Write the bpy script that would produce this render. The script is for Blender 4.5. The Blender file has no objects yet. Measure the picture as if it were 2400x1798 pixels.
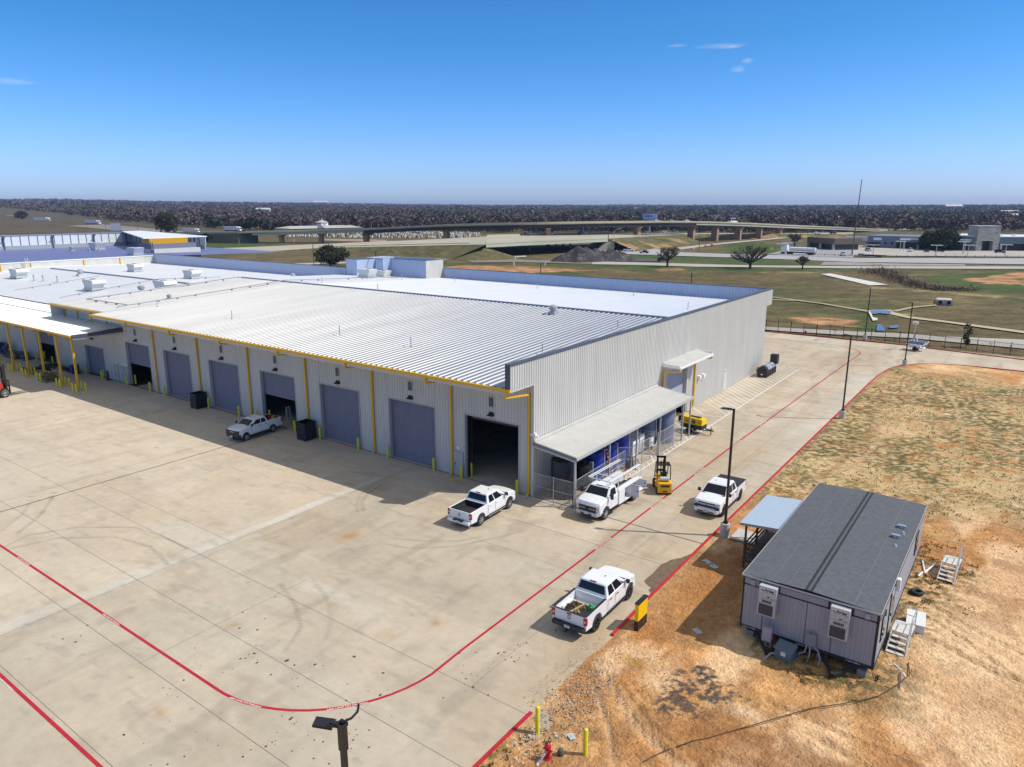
import bpy, math, random
import numpy as np
from mathutils import Vector, Matrix
R = math.radians
C = bpy.context.scene
COL = C.collection
random.seed(7)
# ---------------------------------------------------------------- camera
cam_d = bpy.data.cameras.new('camera'); cam = bpy.data.objects.new('camera', cam_d); COL.objects.link(cam)
cam.location = (29.30, -43.13, 21.8)
cam.rotation_euler = (R(90-13.797), 0, math.asin(0.58789))
cam_d.sensor_width = 36; cam_d.lens = 36*1690/2400.0
cam_d.clip_start = 0.5; cam_d.clip_end = 30000
C.camera = cam
C.render.resolution_x = 1024; C.render.resolution_y = 767
# ---------------------------------------------------------------- sky and sun
SUN = Vector((0.78, 0.43, 1.0)).normalized()
elev = math.asin(SUN.z); azim = math.atan2(SUN.x, SUN.y)
CIRRUS = [((-0.3521,0.9166,0.1893),0.036,0.0035), ((-0.3419,0.9208,0.1878),0.016,0.0025), ((-0.4011,0.8957,0.1921),0.014,0.0022), ((-0.3333,0.9286,0.1630),0.011,0.005), ((-0.3231,0.9307,0.1714),0.009,0.004), ((-0.9262,0.3535,0.1310),0.03,0.004)]
w = bpy.data.worlds.new('World'); C.world = w; w.use_nodes = True
nt = w.node_tree; nt.nodes.clear()
sky = nt.nodes.new('ShaderNodeTexSky'); sky.sky_type = 'NISHITA'; sky.sun_disc = False
sky.sun_elevation = elev; sky.sun_rotation = azim
sky.air_density = 1.0; sky.dust_density = 0.6; sky.ozone_density = 3.0; sky.altitude = 100
hs = nt.nodes.new('ShaderNodeHueSaturation'); hs.inputs['Saturation'].default_value = 1.25
def wmix(blend, fac, a, b):
    q = nt.nodes.new('ShaderNodeMix'); q.data_type = 'RGBA'; q.blend_type = blend; q.clamp_result = False
    if isinstance(fac, float): q.inputs[0].default_value = fac
    else: nt.links.new(fac, q.inputs[0])
    for i, v in ((6, a), (7, b)):
        if isinstance(v, tuple): q.inputs[i].default_value = v
        else: nt.links.new(v, q.inputs[i])
    return q.outputs[2]
nt.links.new(sky.outputs[0], hs.inputs['Color'])
# made-up bright pale zenith, above the view, added to fill the shadows
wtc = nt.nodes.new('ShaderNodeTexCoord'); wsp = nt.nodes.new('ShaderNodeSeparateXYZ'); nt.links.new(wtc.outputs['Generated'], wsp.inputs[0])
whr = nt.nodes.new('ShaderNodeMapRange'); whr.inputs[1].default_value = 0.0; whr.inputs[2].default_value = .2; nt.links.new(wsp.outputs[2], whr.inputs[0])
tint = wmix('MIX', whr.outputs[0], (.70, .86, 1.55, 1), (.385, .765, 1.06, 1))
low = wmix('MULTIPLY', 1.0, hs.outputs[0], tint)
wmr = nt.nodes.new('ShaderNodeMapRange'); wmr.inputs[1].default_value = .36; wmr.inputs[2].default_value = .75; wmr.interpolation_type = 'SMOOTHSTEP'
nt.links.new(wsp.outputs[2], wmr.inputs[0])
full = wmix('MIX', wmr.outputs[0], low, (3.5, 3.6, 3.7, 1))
# a few wisps of cirrus
wmp = nt.nodes.new('ShaderNodeMapping'); wmp.inputs['Scale'].default_value = (1, 1, 5); nt.links.new(wtc.outputs['Generated'], wmp.inputs[0])
wnz = nt.nodes.new('ShaderNodeTexNoise'); wnz.inputs['Scale'].default_value = 60; wnz.inputs['Detail'].default_value = 5; nt.links.new(wmp.outputs[0], wnz.inputs['Vector'])
wis = None
for d_, rad_, th in CIRRUS:
    vd = nt.nodes.new('ShaderNodeVectorMath'); vd.operation = 'SUBTRACT'; nt.links.new(wtc.outputs['Generated'], vd.inputs[0]); vd.inputs[1].default_value = d_
    vs_ = nt.nodes.new('ShaderNodeVectorMath'); vs_.operation = 'MULTIPLY'; nt.links.new(vd.outputs[0], vs_.inputs[0]); vs_.inputs[1].default_value = (1/rad_, 1/rad_, 1/th)
    vl_ = nt.nodes.new('ShaderNodeVectorMath'); vl_.operation = 'LENGTH'; nt.links.new(vs_.outputs[0], vl_.inputs[0])
    mr_ = nt.nodes.new('ShaderNodeMapRange'); mr_.inputs[1].default_value = 1; mr_.inputs[2].default_value = 0; mr_.inputs[3].default_value = 0; mr_.inputs[4].default_value = 1; nt.links.new(vl_.outputs['Value'], mr_.inputs[0])
    ml_ = nt.nodes.new('ShaderNodeMath'); ml_.operation = 'MULTIPLY'; nt.links.new(mr_.outputs[0], ml_.inputs[0]); nt.links.new(wnz.outputs[0], ml_.inputs[1])
    if wis is None: wis = ml_.outputs[0]
    else:
        ad_ = nt.nodes.new('ShaderNodeMath'); ad_.operation = 'ADD'; nt.links.new(wis, ad_.inputs[0]); nt.links.new(ml_.outputs[0], ad_.inputs[1]); wis = ad_.outputs[0]
wsq = nt.nodes.new('ShaderNodeMath'); wsq.operation = 'MULTIPLY'; wsq.inputs[1].default_value = .55; nt.links.new(wis, wsq.inputs[0])
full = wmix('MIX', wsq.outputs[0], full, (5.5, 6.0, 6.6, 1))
bg = nt.nodes.new('ShaderNodeBackground'); bg.inputs['Strength'].default_value = 0.13
wo = nt.nodes.new('ShaderNodeOutputWorld')
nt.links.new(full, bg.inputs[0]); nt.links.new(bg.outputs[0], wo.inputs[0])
sd = bpy.data.lights.new('sun', 'SUN'); sd.energy = 4.0; sd.angle = R(0.53); sd.color = (1.0, 0.95, 0.87)
so = bpy.data.objects.new('sun', sd); COL.objects.link(so)
so.rotation_euler = SUN.to_track_quat('Z', 'Y').to_euler()
C.view_settings.view_transform = 'Standard'; C.view_settings.look = 'None'
C.view_settings.exposure = 0.10; C.view_settings.gamma = 1.0; C.view_settings.use_curve_mapping = False
# ---------------------------------------------------------------- helpers
MATS = {}
def mat(name, col=(.5,.5,.5), rough=.6, metal=0.0, var=0.0, scale=3.0, bump=0.0, bscale=20.0, spec=.5, col2=None, stretch=(1,1,1), trans=0):
    if name in MATS: return MATS[name]
    m = bpy.data.materials.new(name); m.use_nodes = True; MATS[name] = m
    n = m.node_tree.nodes; l = m.node_tree.links; b = n['Principled BSDF']
    b.inputs['Roughness'].default_value = rough; b.inputs['Metallic'].default_value = metal
    b.inputs['Specular IOR Level'].default_value = spec
    b.inputs['Base Color'].default_value = (*col, 1)
    if var > 0 or bump > 0 or col2:
        tc = n.new('ShaderNodeTexCoord'); mp = n.new('ShaderNodeMapping'); l.new(tc.outputs['Object'], mp.inputs[0])
        mp.inputs['Scale'].default_value = stretch
    if var > 0 or col2:
        nz = n.new('ShaderNodeTexNoise'); nz.inputs['Scale'].default_value = scale; nz.inputs['Detail'].default_value = 7; nz.inputs['Roughness'].default_value = .65
        l.new(mp.outputs[0], nz.inputs['Vector'])
        cr = n.new('ShaderNodeValToRGB'); l.new(nz.outputs[0], cr.inputs[0])
        c2 = col2 or tuple(min(1, c*(1+var)) for c in col); c1 = col if col2 else tuple(c*(1-var) for c in col)
        cr.color_ramp.elements[0].position = .32; cr.color_ramp.elements[1].position = .68
        cr.color_ramp.elements[0].color = (*c1, 1); cr.color_ramp.elements[1].color = (*c2, 1)
        l.new(cr.outputs[0], b.inputs['Base Color'])
    if bump > 0:
        nb = n.new('ShaderNodeTexNoise'); nb.inputs['Scale'].default_value = bscale; nb.inputs['Detail'].default_value = 8
        l.new(mp.outputs[0], nb.inputs['Vector'])
        bp = n.new('ShaderNodeBump'); bp.inputs['Strength'].default_value = bump; bp.inputs['Distance'].default_value = .05
        l.new(nb.outputs[0], bp.inputs['Height']); l.new(bp.outputs[0], b.inputs['Normal'])
    return m

class MB:
    def __init__(s): s.v = []; s.f = []; s.m = []; s.mi = 0
    def add(s, vs, fs):
        o = len(s.v); s.v += [tuple(p) for p in vs]; s.f += [tuple(i+o for i in f) for f in fs]; s.m += [s.mi]*len(fs); return s
    def box(s, x0, x1, y0, y1, z0, z1):
        return s.add([(x0,y0,z0),(x1,y0,z0),(x1,y1,z0),(x0,y1,z0),(x0,y0,z1),(x1,y0,z1),(x1,y1,z1),(x0,y1,z1)],
                     [(0,3,2,1),(4,5,6,7),(0,1,5,4),(1,2,6,5),(2,3,7,6),(3,0,4,7)])
    def hexa(s, b, t):   # bottom ring, top ring (same order)
        n = len(b)
        return s.add(list(b)+list(t), [tuple(range(n-1,-1,-1)), tuple(range(n,2*n))]+[(i,(i+1)%n,n+(i+1)%n,n+i) for i in range(n)])
    def cyl(s, p0, p1, r0, r1=None, n=12, caps=True):
        r1 = r0 if r1 is None else r1
        p0 = Vector(p0); p1 = Vector(p1); d = (p1-p0).normalized()
        a = d.orthogonal().normalized(); b = d.cross(a)
        vs = []
        for p, r in ((p0,r0),(p1,r1)):
            for i in range(n):
                t = 2*math.pi*i/n; vs.append(p + a*math.cos(t)*r + b*math.sin(t)*r)
        fs = [(i,(i+1)%n,n+(i+1)%n,n+i) for i in range(n)]
        if caps: fs += [tuple(range(n-1,-1,-1)), tuple(range(n,2*n))]
        return s.add(vs, fs)
    def tube(s, pts, r, n=6):
        pts = [Vector(p) for p in pts]; rings = []
        for i, p in enumerate(pts):
            d = ((pts[i+1] if i < len(pts)-1 else p) - (pts[i-1] if i else p)).normalized()
            up = Vector((0,0,1)) if abs(d.z) < .95 else Vector((1,0,0))
            a = d.cross(up).normalized(); b = d.cross(a)
            rings.append([p + a*math.cos(2*math.pi*k/n)*r + b*math.sin(2*math.pi*k/n)*r for k in range(n)])
        vs = [q for g in rings for q in g]
        fs = [(i*n+k, i*n+(k+1)%n, (i+1)*n+(k+1)%n, (i+1)*n+k) for i in range(len(pts)-1) for k in range(n)]
        fs += [tuple(range(n-1,-1,-1)), tuple((len(pts)-1)*n+k for k in range(n))]
        return s.add(vs, fs)
    def sq(s, p0, p1, w, h=None):  # square bar between points
        h = h or w; p0 = Vector(p0); p1 = Vector(p1); d = (p1-p0).normalized()
        up = Vector((0,0,1)) if abs(d.z) < .95 else Vector((0,1,0))
        a = d.cross(up).normalized()*w/2; b = d.cross(a).normalized()*h/2
        return s.hexa([p0-a-b,p0+a-b,p0+a+b,p0-a+b],[p1-a-b,p1+a-b,p1+a+b,p1-a+b])
    def prism(s, poly, axis, lo, hi):
        def P(a, b, c): return {'y':(a,c,b),'x':(c,a,b),'z':(a,b,c)}[axis]
        n = len(poly)
        vs = [P(a,b,lo) for a,b in poly]+[P(a,b,hi) for a,b in poly]
        return s.add(vs, [tuple(range(n)), tuple(range(2*n-1,n-1,-1))]+[(i,(i+1)%n,n+(i+1)%n,n+i) for i in range(n)])
    def lathe(s, prof, c=(0,0,0), n=24):
        vs = [(c[0]+r*math.cos(2*math.pi*k/n), c[1]+r*math.sin(2*math.pi*k/n), c[2]+z) for r,z in prof for k in range(n)]
        fs = [(i*n+k, i*n+(k+1)%n, (i+1)*n+(k+1)%n, (i+1)*n+k) for i in range(len(prof)-1) for k in range(n)]
        fs += [tuple(range(n-1,-1,-1)), tuple((len(prof)-1)*n+k for k in range(n))]
        return s.add(vs, fs)
    def quad(s, *p): return s.add(p, [tuple(range(len(p)))])
    def xform(s, M):
        s.v = [tuple(M @ Vector(p)) for p in s.v]; return s
    def build(s, name, mats, parent=None, smooth=False, bevel=0, fixn=False):
        me = bpy.data.meshes.new(name); me.from_pydata(s.v, [], s.f)
        if not isinstance(mats, (list, tuple)): mats = [mats]
        for m in mats: me.materials.append(m)
        if len(mats) > 1: me.polygons.foreach_set('material_index', s.m)
        if fixn:
            import bmesh
            bm = bmesh.new(); bm.from_mesh(me); bmesh.ops.recalc_face_normals(bm, faces=bm.faces); bm.to_mesh(me); bm.free()
        if smooth:
            me.polygons.foreach_set('use_smooth', [True]*len(me.polygons))
            try: me.set_sharp_from_angle(angle=R(38))
            except Exception: pass
        me.update()
        o = bpy.data.objects.new(name, me); COL.objects.link(o)
        if parent is not None: o.parent = parent
        if bevel:
            b = o.modifiers.new('bevel', 'BEVEL'); b.width = bevel; b.segments = 2; b.limit_method = 'ANGLE'; b.angle_limit = R(30)
            b.harden_normals = False
        return o

def thing(name, label, cat, loc=(0,0,0), rz=0, group=None):
    o = bpy.data.objects.new(name, None); COL.objects.link(o); o.location = loc; o.rotation_euler = (0,0,rz)
    o.empty_display_size = .2
    o['label'] = label; o['category'] = cat
    if group: o['group'] = group
    return o
def tag(o, label, cat, group=None, kind=None):
    if label: o['label'] = label
    if cat: o['category'] = cat
    if group: o['group'] = group
    if kind: o['kind'] = kind
    return o
def struct(o, kind='structure'): o['kind'] = kind; return o
def at(o, loc, rz=0): o.location = loc; o.rotation_euler = (0,0,rz); return o
def dup(root, loc, rz=0, label=None, group=None):
    r = root.copy(); COL.objects.link(r); r.location = loc; r.rotation_euler = (0,0,rz)
    if label: r['label'] = label
    if group: r['group'] = group
    for ch in KIDS(root):
        c = ch.copy(); COL.objects.link(c); c.parent = r
        for g in KIDS(ch):
            d = g.copy(); COL.objects.link(d); d.parent = c
    return r
def KIDS(o): return [c for c in bpy.data.objects if c.parent == o]
def text_mesh(txt, size, M, mb, extrude=.004, offset=0.0, align='CENTER'):
    cu = bpy.data.curves.new('t', 'FONT'); cu.body = txt; cu.size = size; cu.extrude = extrude; cu.offset = offset
    cu.align_x = align; cu.align_y = 'CENTER'; cu.resolution_u = 2
    o = bpy.data.objects.new('t', cu); COL.objects.link(o)
    dg = bpy.context.evaluated_depsgraph_get(); me = o.evaluated_get(dg).to_mesh()
    mb.add([M @ v.co for v in me.vertices], [tuple(p.vertices) for p in me.polygons])
    o.evaluated_get(dg).to_mesh_clear(); bpy.data.objects.remove(o); bpy.data.curves.remove(cu)
def vnoise(x, y, seed=0):
    x = np.asarray(x, float); y = np.asarray(y, float)
    xi = np.floor(x).astype(np.int64); yi = np.floor(y).astype(np.int64); fx = x-xi; fy = y-yi
    fx = fx*fx*(3-2*fx); fy = fy*fy*(3-2*fy)
    def h(a, b):
        n = (a*374761393 + b*668265263 + seed*1274126177) & 0xffffffff
        n = ((n ^ (n >> 13))*1274126177) & 0xffffffff
        return ((n ^ (n >> 16)) & 0xffff)/65535.0
    return (h(xi,yi)*(1-fx)+h(xi+1,yi)*fx)*(1-fy)+(h(xi,yi+1)*(1-fx)+h(xi+1,yi+1)*fx)*fy
def fbm(x, y, seed=0, o=4):
    s = 0; a = .5; t = 0
    for i in range(o):
        s = s + a*vnoise(np.asarray(x)*2**i, np.asarray(y)*2**i, seed+i*17); t += a; a *= .5
    return s/t
def inpoly(X, Y, poly):
    ins = np.zeros(X.shape, bool); n = len(poly)
    for i in range(n):
        x0, y0 = poly[i][:2]; x1, y1 = poly[(i+1)%n][:2]
        c = ((y0 > Y) != (y1 > Y)) & (X < (x1-x0)*(Y-y0)/((y1-y0) or 1e-9)+x0)
        ins ^= c
    return ins
def grid_obj(name, xs, ys, Z, colr, m, parent=None, smooth=True):
    X, Y = np.meshgrid(xs, ys, indexing='ij'); nx, ny = X.shape
    co = np.stack([X, Y, Z], -1).reshape(-1, 3).astype(np.float32)
    i = np.arange(nx-1)[:,None]*ny + np.arange(ny-1)[None,:]
    q = np.stack([i, i+ny, i+ny+1, i+1], -1).reshape(-1, 4)
    me = bpy.data.meshes.new(name); me.vertices.add(len(co)); me.vertices.foreach_set('co', co.ravel())
    me.loops.add(q.size); me.loops.foreach_set('vertex_index', q.ravel().astype(np.int32))
    me.polygons.add(len(q)); me.polygons.foreach_set('loop_start', np.arange(0, q.size, 4, dtype=np.int32))
    try: me.polygons.foreach_set('loop_total', np.full(len(q), 4, np.int32))
    except Exception: pass
    me.update(calc_edges=True); me.validate()
    if colr is not None:
        a = me.color_attributes.new('Col', 'FLOAT_COLOR', 'POINT')
        cc = np.ones((len(co), 4), np.float32); cc[:, :3] = colr.reshape(-1, 3); a.data.foreach_set('color', cc.ravel())
    if smooth: me.polygons.foreach_set('use_smooth', np.ones(len(q), bool))
    me.materials.append(m); o = bpy.data.objects.new(name, me); COL.objects.link(o)
    if parent: o.parent = parent
    return o
def raw_mesh(name, V, F, colr, m):
    """V (n,3), F (k,nv) equal-size faces"""
    V = np.asarray(V, np.float32); F = np.asarray(F, np.int32); nv = F.shape[1]
    me = bpy.data.meshes.new(name); me.vertices.add(len(V)); me.vertices.foreach_set('co', V.ravel())
    me.loops.add(F.size); me.loops.foreach_set('vertex_index', F.ravel())
    me.polygons.add(len(F)); me.polygons.foreach_set('loop_start', np.arange(0, F.size, nv, dtype=np.int32))
    try: me.polygons.foreach_set('loop_total', np.full(len(F), nv, np.int32))
    except Exception: pass
    me.update(calc_edges=True)
    if colr is not None:
        a = me.color_attributes.new('Col', 'FLOAT_COLOR', 'POINT')
        cc = np.ones((len(V), 4), np.float32); cc[:, :3] = colr; a.data.foreach_set('color', cc.ravel())
    me.materials.append(m); o = bpy.data.objects.new(name, me); COL.objects.link(o); return o
def attr_mat(name, rough=.95, nscale=1.0, nvar=.25, bump=.3, bscale=8.0, dist=.1, spec=.2, nscale2=None):
    m = bpy.data.materials.new(name); m.use_nodes = True; n = m.node_tree.nodes; l = m.node_tree.links; b = n['Principled BSDF']
    b.inputs['Roughness'].default_value = rough; b.inputs['Specular IOR Level'].default_value = spec
    at_ = n.new('ShaderNodeAttribute'); at_.attribute_name = 'Col'
    tc = n.new('ShaderNodeTexCoord')
    prev = at_.outputs['Color']
    for sc in (nscale, nscale2):
        if not sc: continue
        nz = n.new('ShaderNodeTexNoise'); nz.inputs['Scale'].default_value = sc; nz.inputs['Detail'].default_value = 8; nz.inputs['Roughness'].default_value = .7
        l.new(tc.outputs['Object'], nz.inputs['Vector'])
        mr = n.new('ShaderNodeMapRange'); mr.inputs[1].default_value = .3; mr.inputs[2].default_value = .7; mr.inputs[3].default_value = 1-nvar; mr.inputs[4].default_value = 1+nvar
        l.new(nz.outputs[0], mr.inputs[0])
        vm = n.new('ShaderNodeVectorMath'); vm.operation = 'SCALE'; l.new(prev, vm.inputs[0]); l.new(mr.outputs[0], vm.inputs['Scale']); prev = vm.outputs[0]
    l.new(prev, b.inputs['Base Color'])
    if bump:
        nb = n.new('ShaderNodeTexNoise'); nb.inputs['Scale'].default_value = bscale; nb.inputs['Detail'].default_value = 6; l.new(tc.outputs['Object'], nb.inputs['Vector'])
        bp = n.new('ShaderNodeBump'); bp.inputs['Strength'].default_value = bump; bp.inputs['Distance'].default_value = dist
        l.new(nb.outputs[0], bp.inputs['Height']); l.new(bp.outputs[0], b.inputs['Normal'])
    return m
# ---------------------------------------------------------------- common materials
M_yel = mat('yellow_paint', (.72,.40,.01), .5, var=.06, scale=6)
M_gut = mat('gutter_yellow', (.74,.42,.02), .45, var=.06, scale=2)
M_bol = mat('bollard_yellow', (.70,.60,.02), .45, var=.1, scale=6)
M_wall = mat('ribbed_wall_metal', (.56,.545,.50), .5, 0.0, var=.07, scale=.8, stretch=(1,1,.15))
M_walld = mat('wall_trim', (.42,.42,.41), .5)
M_cap = mat('dark_coping', (.075,.085,.11), .5)
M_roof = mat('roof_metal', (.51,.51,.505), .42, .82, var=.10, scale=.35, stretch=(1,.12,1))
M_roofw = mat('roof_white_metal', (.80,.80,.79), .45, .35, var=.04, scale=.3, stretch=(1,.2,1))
M_roofb = mat('roof_back_metal', (.66,.67,.68), .42, .45, var=.04, scale=.3, stretch=(1,.2,1))  # same roof metal, lightened: grazing sky reflection put into the back slope's colour
M_parin = mat('parapet_inside', (.44,.52,.70), .5, .2, var=.04, scale=.5)
M_door = mat('roller_door_slate', (.20,.195,.245), .55, var=.09, scale=2)
M_black = mat('black_rubber', (.02,.02,.021), .7)
M_blackp = mat('black_paint', (.015,.015,.017), .4)
M_steel = mat('galvanised_steel', (.48,.49,.50), .45, .55, var=.1, scale=3)
M_white = mat('white_paint', (.80,.80,.80), .4)
M_conc = mat('pedestal_concrete', (.48,.46,.43), .85, var=.1, scale=3, bump=.3)
M_red = mat('red_paint', (.40,.006,.018), .6, col2=(.46,.02,.03), scale=2.5)
M_dark = mat('interior_dark', (.03,.03,.03), .9)
M_glass = mat('dark_glass', (.010,.012,.020), .08, spec=.28)
M_chrome = mat('chrome', (.75,.75,.76), .18, 1.0)

# ================================================================ SETTING: ground, yard, lot, roads
def dist_poly(X, Y, pts):
    D = np.full(X.shape, 1e9)
    for (x0,y0),(x1,y1) in zip(pts[:-1], pts[1:]):
        dx, dy = x1-x0, y1-y0; t = np.clip(((X-x0)*dx+(Y-y0)*dy)/(dx*dx+dy*dy+1e-9), 0, 1)
        D = np.minimum(D, np.hypot(X-x0-t*dx, Y-y0-t*dy))
    return D
def nonuni(lo, a, b, hi, st, g=1.06):
    mid = list(np.arange(a, b, st)); l = []; s = st; x = a
    while x > lo: s *= g; x -= s; l.append(x)
    r = []; s = st; x = mid[-1]
    while x < hi: s *= g; x += s; r.append(x)
    return np.array(l[::-1]+mid+r)
def hillz(X, Y):
    dx, dy = X-29.3, Y+43.1; r = np.hypot(dx, dy); az = np.arctan2(dx*.809+dy*.588, -dx*.588+dy*.809)  # right positive
    h = np.clip((r-900)/4500, 0, 1.15)
    left = np.clip(-az/.55, 0, 1)
    return h**1.3*(18+34*left**1.3) + 10*(fbm(X/900, Y/900, 3)-.5)*np.clip((r-900)/1500, 0, 1)
# dry field with its greener, redder and worn areas
GREEN = [[(-4.58,221.83),(1.40,231.62),(24.43,277.51),(29.02,186.57),(26.72,184.89),(18.32,182.95),(9.92,197.10),(2.98,202.84)],
         [(-122.40,266.91),(-101.26,267.45),(-42.51,270.62),(-38.16,247.79),(-87.80,235.76),(-112.82,247.46)],
         [(-95.97,213.25),(-73.01,214.23),(-25.10,240.18),(-22.96,229.50),(-56.31,207.64),(-73.05,205.33),(-85.24,191.47)],
         [(-167.16,173.96),(-155.61,184.63),(-112.01,201.65),(-81.10,219.25),(-76.81,209.19),(-101.73,192.35),(-142.65,182.94),(-152.77,167.16)],
         [(-190.04,147.06),(-187.69,157.53),(-164.86,140.19),(-170.40,133.11),(-183.18,134.43)],
         [(-113.58,161.08),(-102.17,172.75),(-84.07,160.79),(-96.65,156.54)],
         [(-0.59,116.38),(0.44,126.13),(5.41,105.00),(6.32,98.74),(3.95,97.01)],
         [(-135.59,261.72),(-111.87,263.84),(-104.81,248.61),(-124.33,245.27)],
         [(-389.67,206.00),(-401.36,255.90),(-321.43,200.01),(-341.46,178.40)],
         [(-427.82,241.00),(-377.22,233.25),(-341.30,232.47),(-328.99,220.06),(-335.19,182.95)],
         [(-124.97,388.15),(-122.95,435.66),(-87.64,375.84),(-72.58,322.75),(-93.46,307.58)],
         [(14.08,100.33),(28.65,106.32),(28.70,104.44),(16.10,99.46)]]
ORANGE = [[(12.36,221.38),(19.25,256.09),(27.80,269.63),(28.63,212.79),(18.11,211.61)],
          [(-148.87,159.37),(-149.94,174.09),(-132.25,179.36),(-105.98,182.98),(-96.78,181.86),(-117.35,152.87),(-136.00,153.95)],
          [(-83.69,197.59),(-76.98,210.27),(-72.00,201.09),(-78.04,191.84)],
          [(-9.45,107.81),(-4.95,114.29),(0.35,112.86),(1.80,102.37),(-3.91,101.91)]]
TAN = [[(-49.41,213.52),(-31.66,222.71),(-30.69,218.61),(-48.15,209.51)], [(-15.12,181.83),(0.98,181.40),(26.92,176.82),(27.03,172.24),(1.64,176.60),(-11.36,179.57)],
       [(-0.17,128.07),(6.44,132.87),(10.50,120.24),(4.49,122.24)]]
RED = [[(-1217.97,335.95),(-1125.70,403.01),(-768.96,318.20),(-596.61,244.09),(-586.55,193.30),(-635.87,157.46)]]
def field_col(X, Y):
    n = fbm(X/14, Y/14, 1, 5); n2 = fbm(X/3.5, Y/3.5, 9, 3); n3 = fbm(X/45, Y/45, 5, 3)
    c = np.stack([.122+.09*(n-.5), .094+.065*(n-.5), .040+.03*(n-.5)], -1)
    dry = np.clip((n3-.45)*3, 0, 1)[..., None]; c = c*(1-dry*.35)+np.array([.17,.125,.062])*dry*.35
    gr = np.clip((fbm(X/25, Y/25, 21, 4)-.55)*5, 0, .4)[..., None]; c = c*(1-gr)+np.array([.062,.078,.02])*gr
    r = np.hypot(X-29.3, Y+43.1)
    jx = (n-.5)*9*np.clip(r/250, .3, 2); jy = (n2-.5)*9*np.clip(r/250, .3, 2)
    def ap(polys, col, amt):
        nonlocal c
        for p in polys:
            m = inpoly(X+jx, Y+jy, p)*amt*np.clip(.55+(n2-.35)*1.6, .2, 1); m = m[..., None]; c = c*(1-m)+np.array(col)*m
    ap(RED, (.15,.085,.052), .8); ap(GREEN, (.042,.088,.014), .9); ap(ORANGE, (.42,.215,.10), .95); ap(TAN, (.27,.22,.10), .8)
    far = np.clip((r-450)/400, 0, 1)[..., None]; c = c*(1-far*.6)+np.array([.075,.066,.045])*far*.6
    st = fbm((X*.81+Y*.59)/9, (Y*.81-X*.59)/2.2, 41, 4); return c*(.35+.75*n2[..., None]+.6*st[..., None])
def base_z(X, Y): return -0.16+hillz(X, Y)
M_field = attr_mat('field_ground', nscale=.35, nscale2=2.2, nvar=.42, bump=.9, bscale=1.5, dist=.3)
xs = nonuni(-9000, -300, 70, 9000, 1.9, 1.045); ys = nonuni(-2500, 60, 330, 9500, 1.9, 1.045)
X, Y = np.meshgrid(xs, ys, indexing='ij')
Z = base_z(X, Y)
Zn = Z + .25*(fbm(X/6, Y/6, 31)-.5)*np.clip((Y-95)/30, 0, 1)*(np.hypot(X, Y) < 500)
struct(grid_obj('ground', xs, ys, Zn, field_col(X, Y), M_field))

# ---------------- concrete yard and drives
M_slab = attr_mat('yard_concrete', rough=.85, nscale=.22, nscale2=1.7, nvar=.085, bump=.12, bscale=9, dist=.02, spec=.3)
ARC1 = [(-23.36,-27.81),(-24.06,-25.84),(-22.69,-23.33),(-19.41,-20.95),(-16.31,-20.57),(-13.43,-20.59)]
ARC2 = [(-22.75,-27.36),(-21.98,-24.87),(-18.96,-22.50),(-15.65,-21.86),(-12.43,-22.46)]
ARC3 = [(-4.74,-19.82),(-2.06,-20.78),(0.09,-22.07),(1.14,-23.85)]
ARC4 = [(-3.53,-18.38),(-1.30,-19.21),(0.84,-20.61),(2.00,-21.98)]
ARC5 = [(-25.00,-26.18),(-27.02,-23.95),(-29.85,-21.98),(-30.94,-21.44)]
ARC6 = [(-26.58,-26.43),(-28.32,-24.60),(-30.12,-23.47),(-31.49,-22.85)]
ARC7 = [(-11.38,-4.86),(-10.84,-7.10),(-9.92,-8.54),(-8.63,-9.59)]
ARC8 = [(-12.08,-4.98),(-11.07,-7.63),(-9.86,-9.17),(-8.77,-10.02)]
ARC9 = [(-3.33,-12.42),(-1.72,-12.02),(0.45,-10.19),(1.72,-7.95),(2.93,-5.42)]
ARC10 = [(-3.56,-11.52),(-1.68,-10.69),(0.29,-9.26),(1.06,-7.89)]
JY = [-4.27,-8.3,-12.4,-16.5,-20.54,-24.6,-28.65,-32.8,-36.9,-41,-45,-49,-53]
JX = [-112,-92,-72,-52,-32.1,-12.0,10.5]
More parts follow.
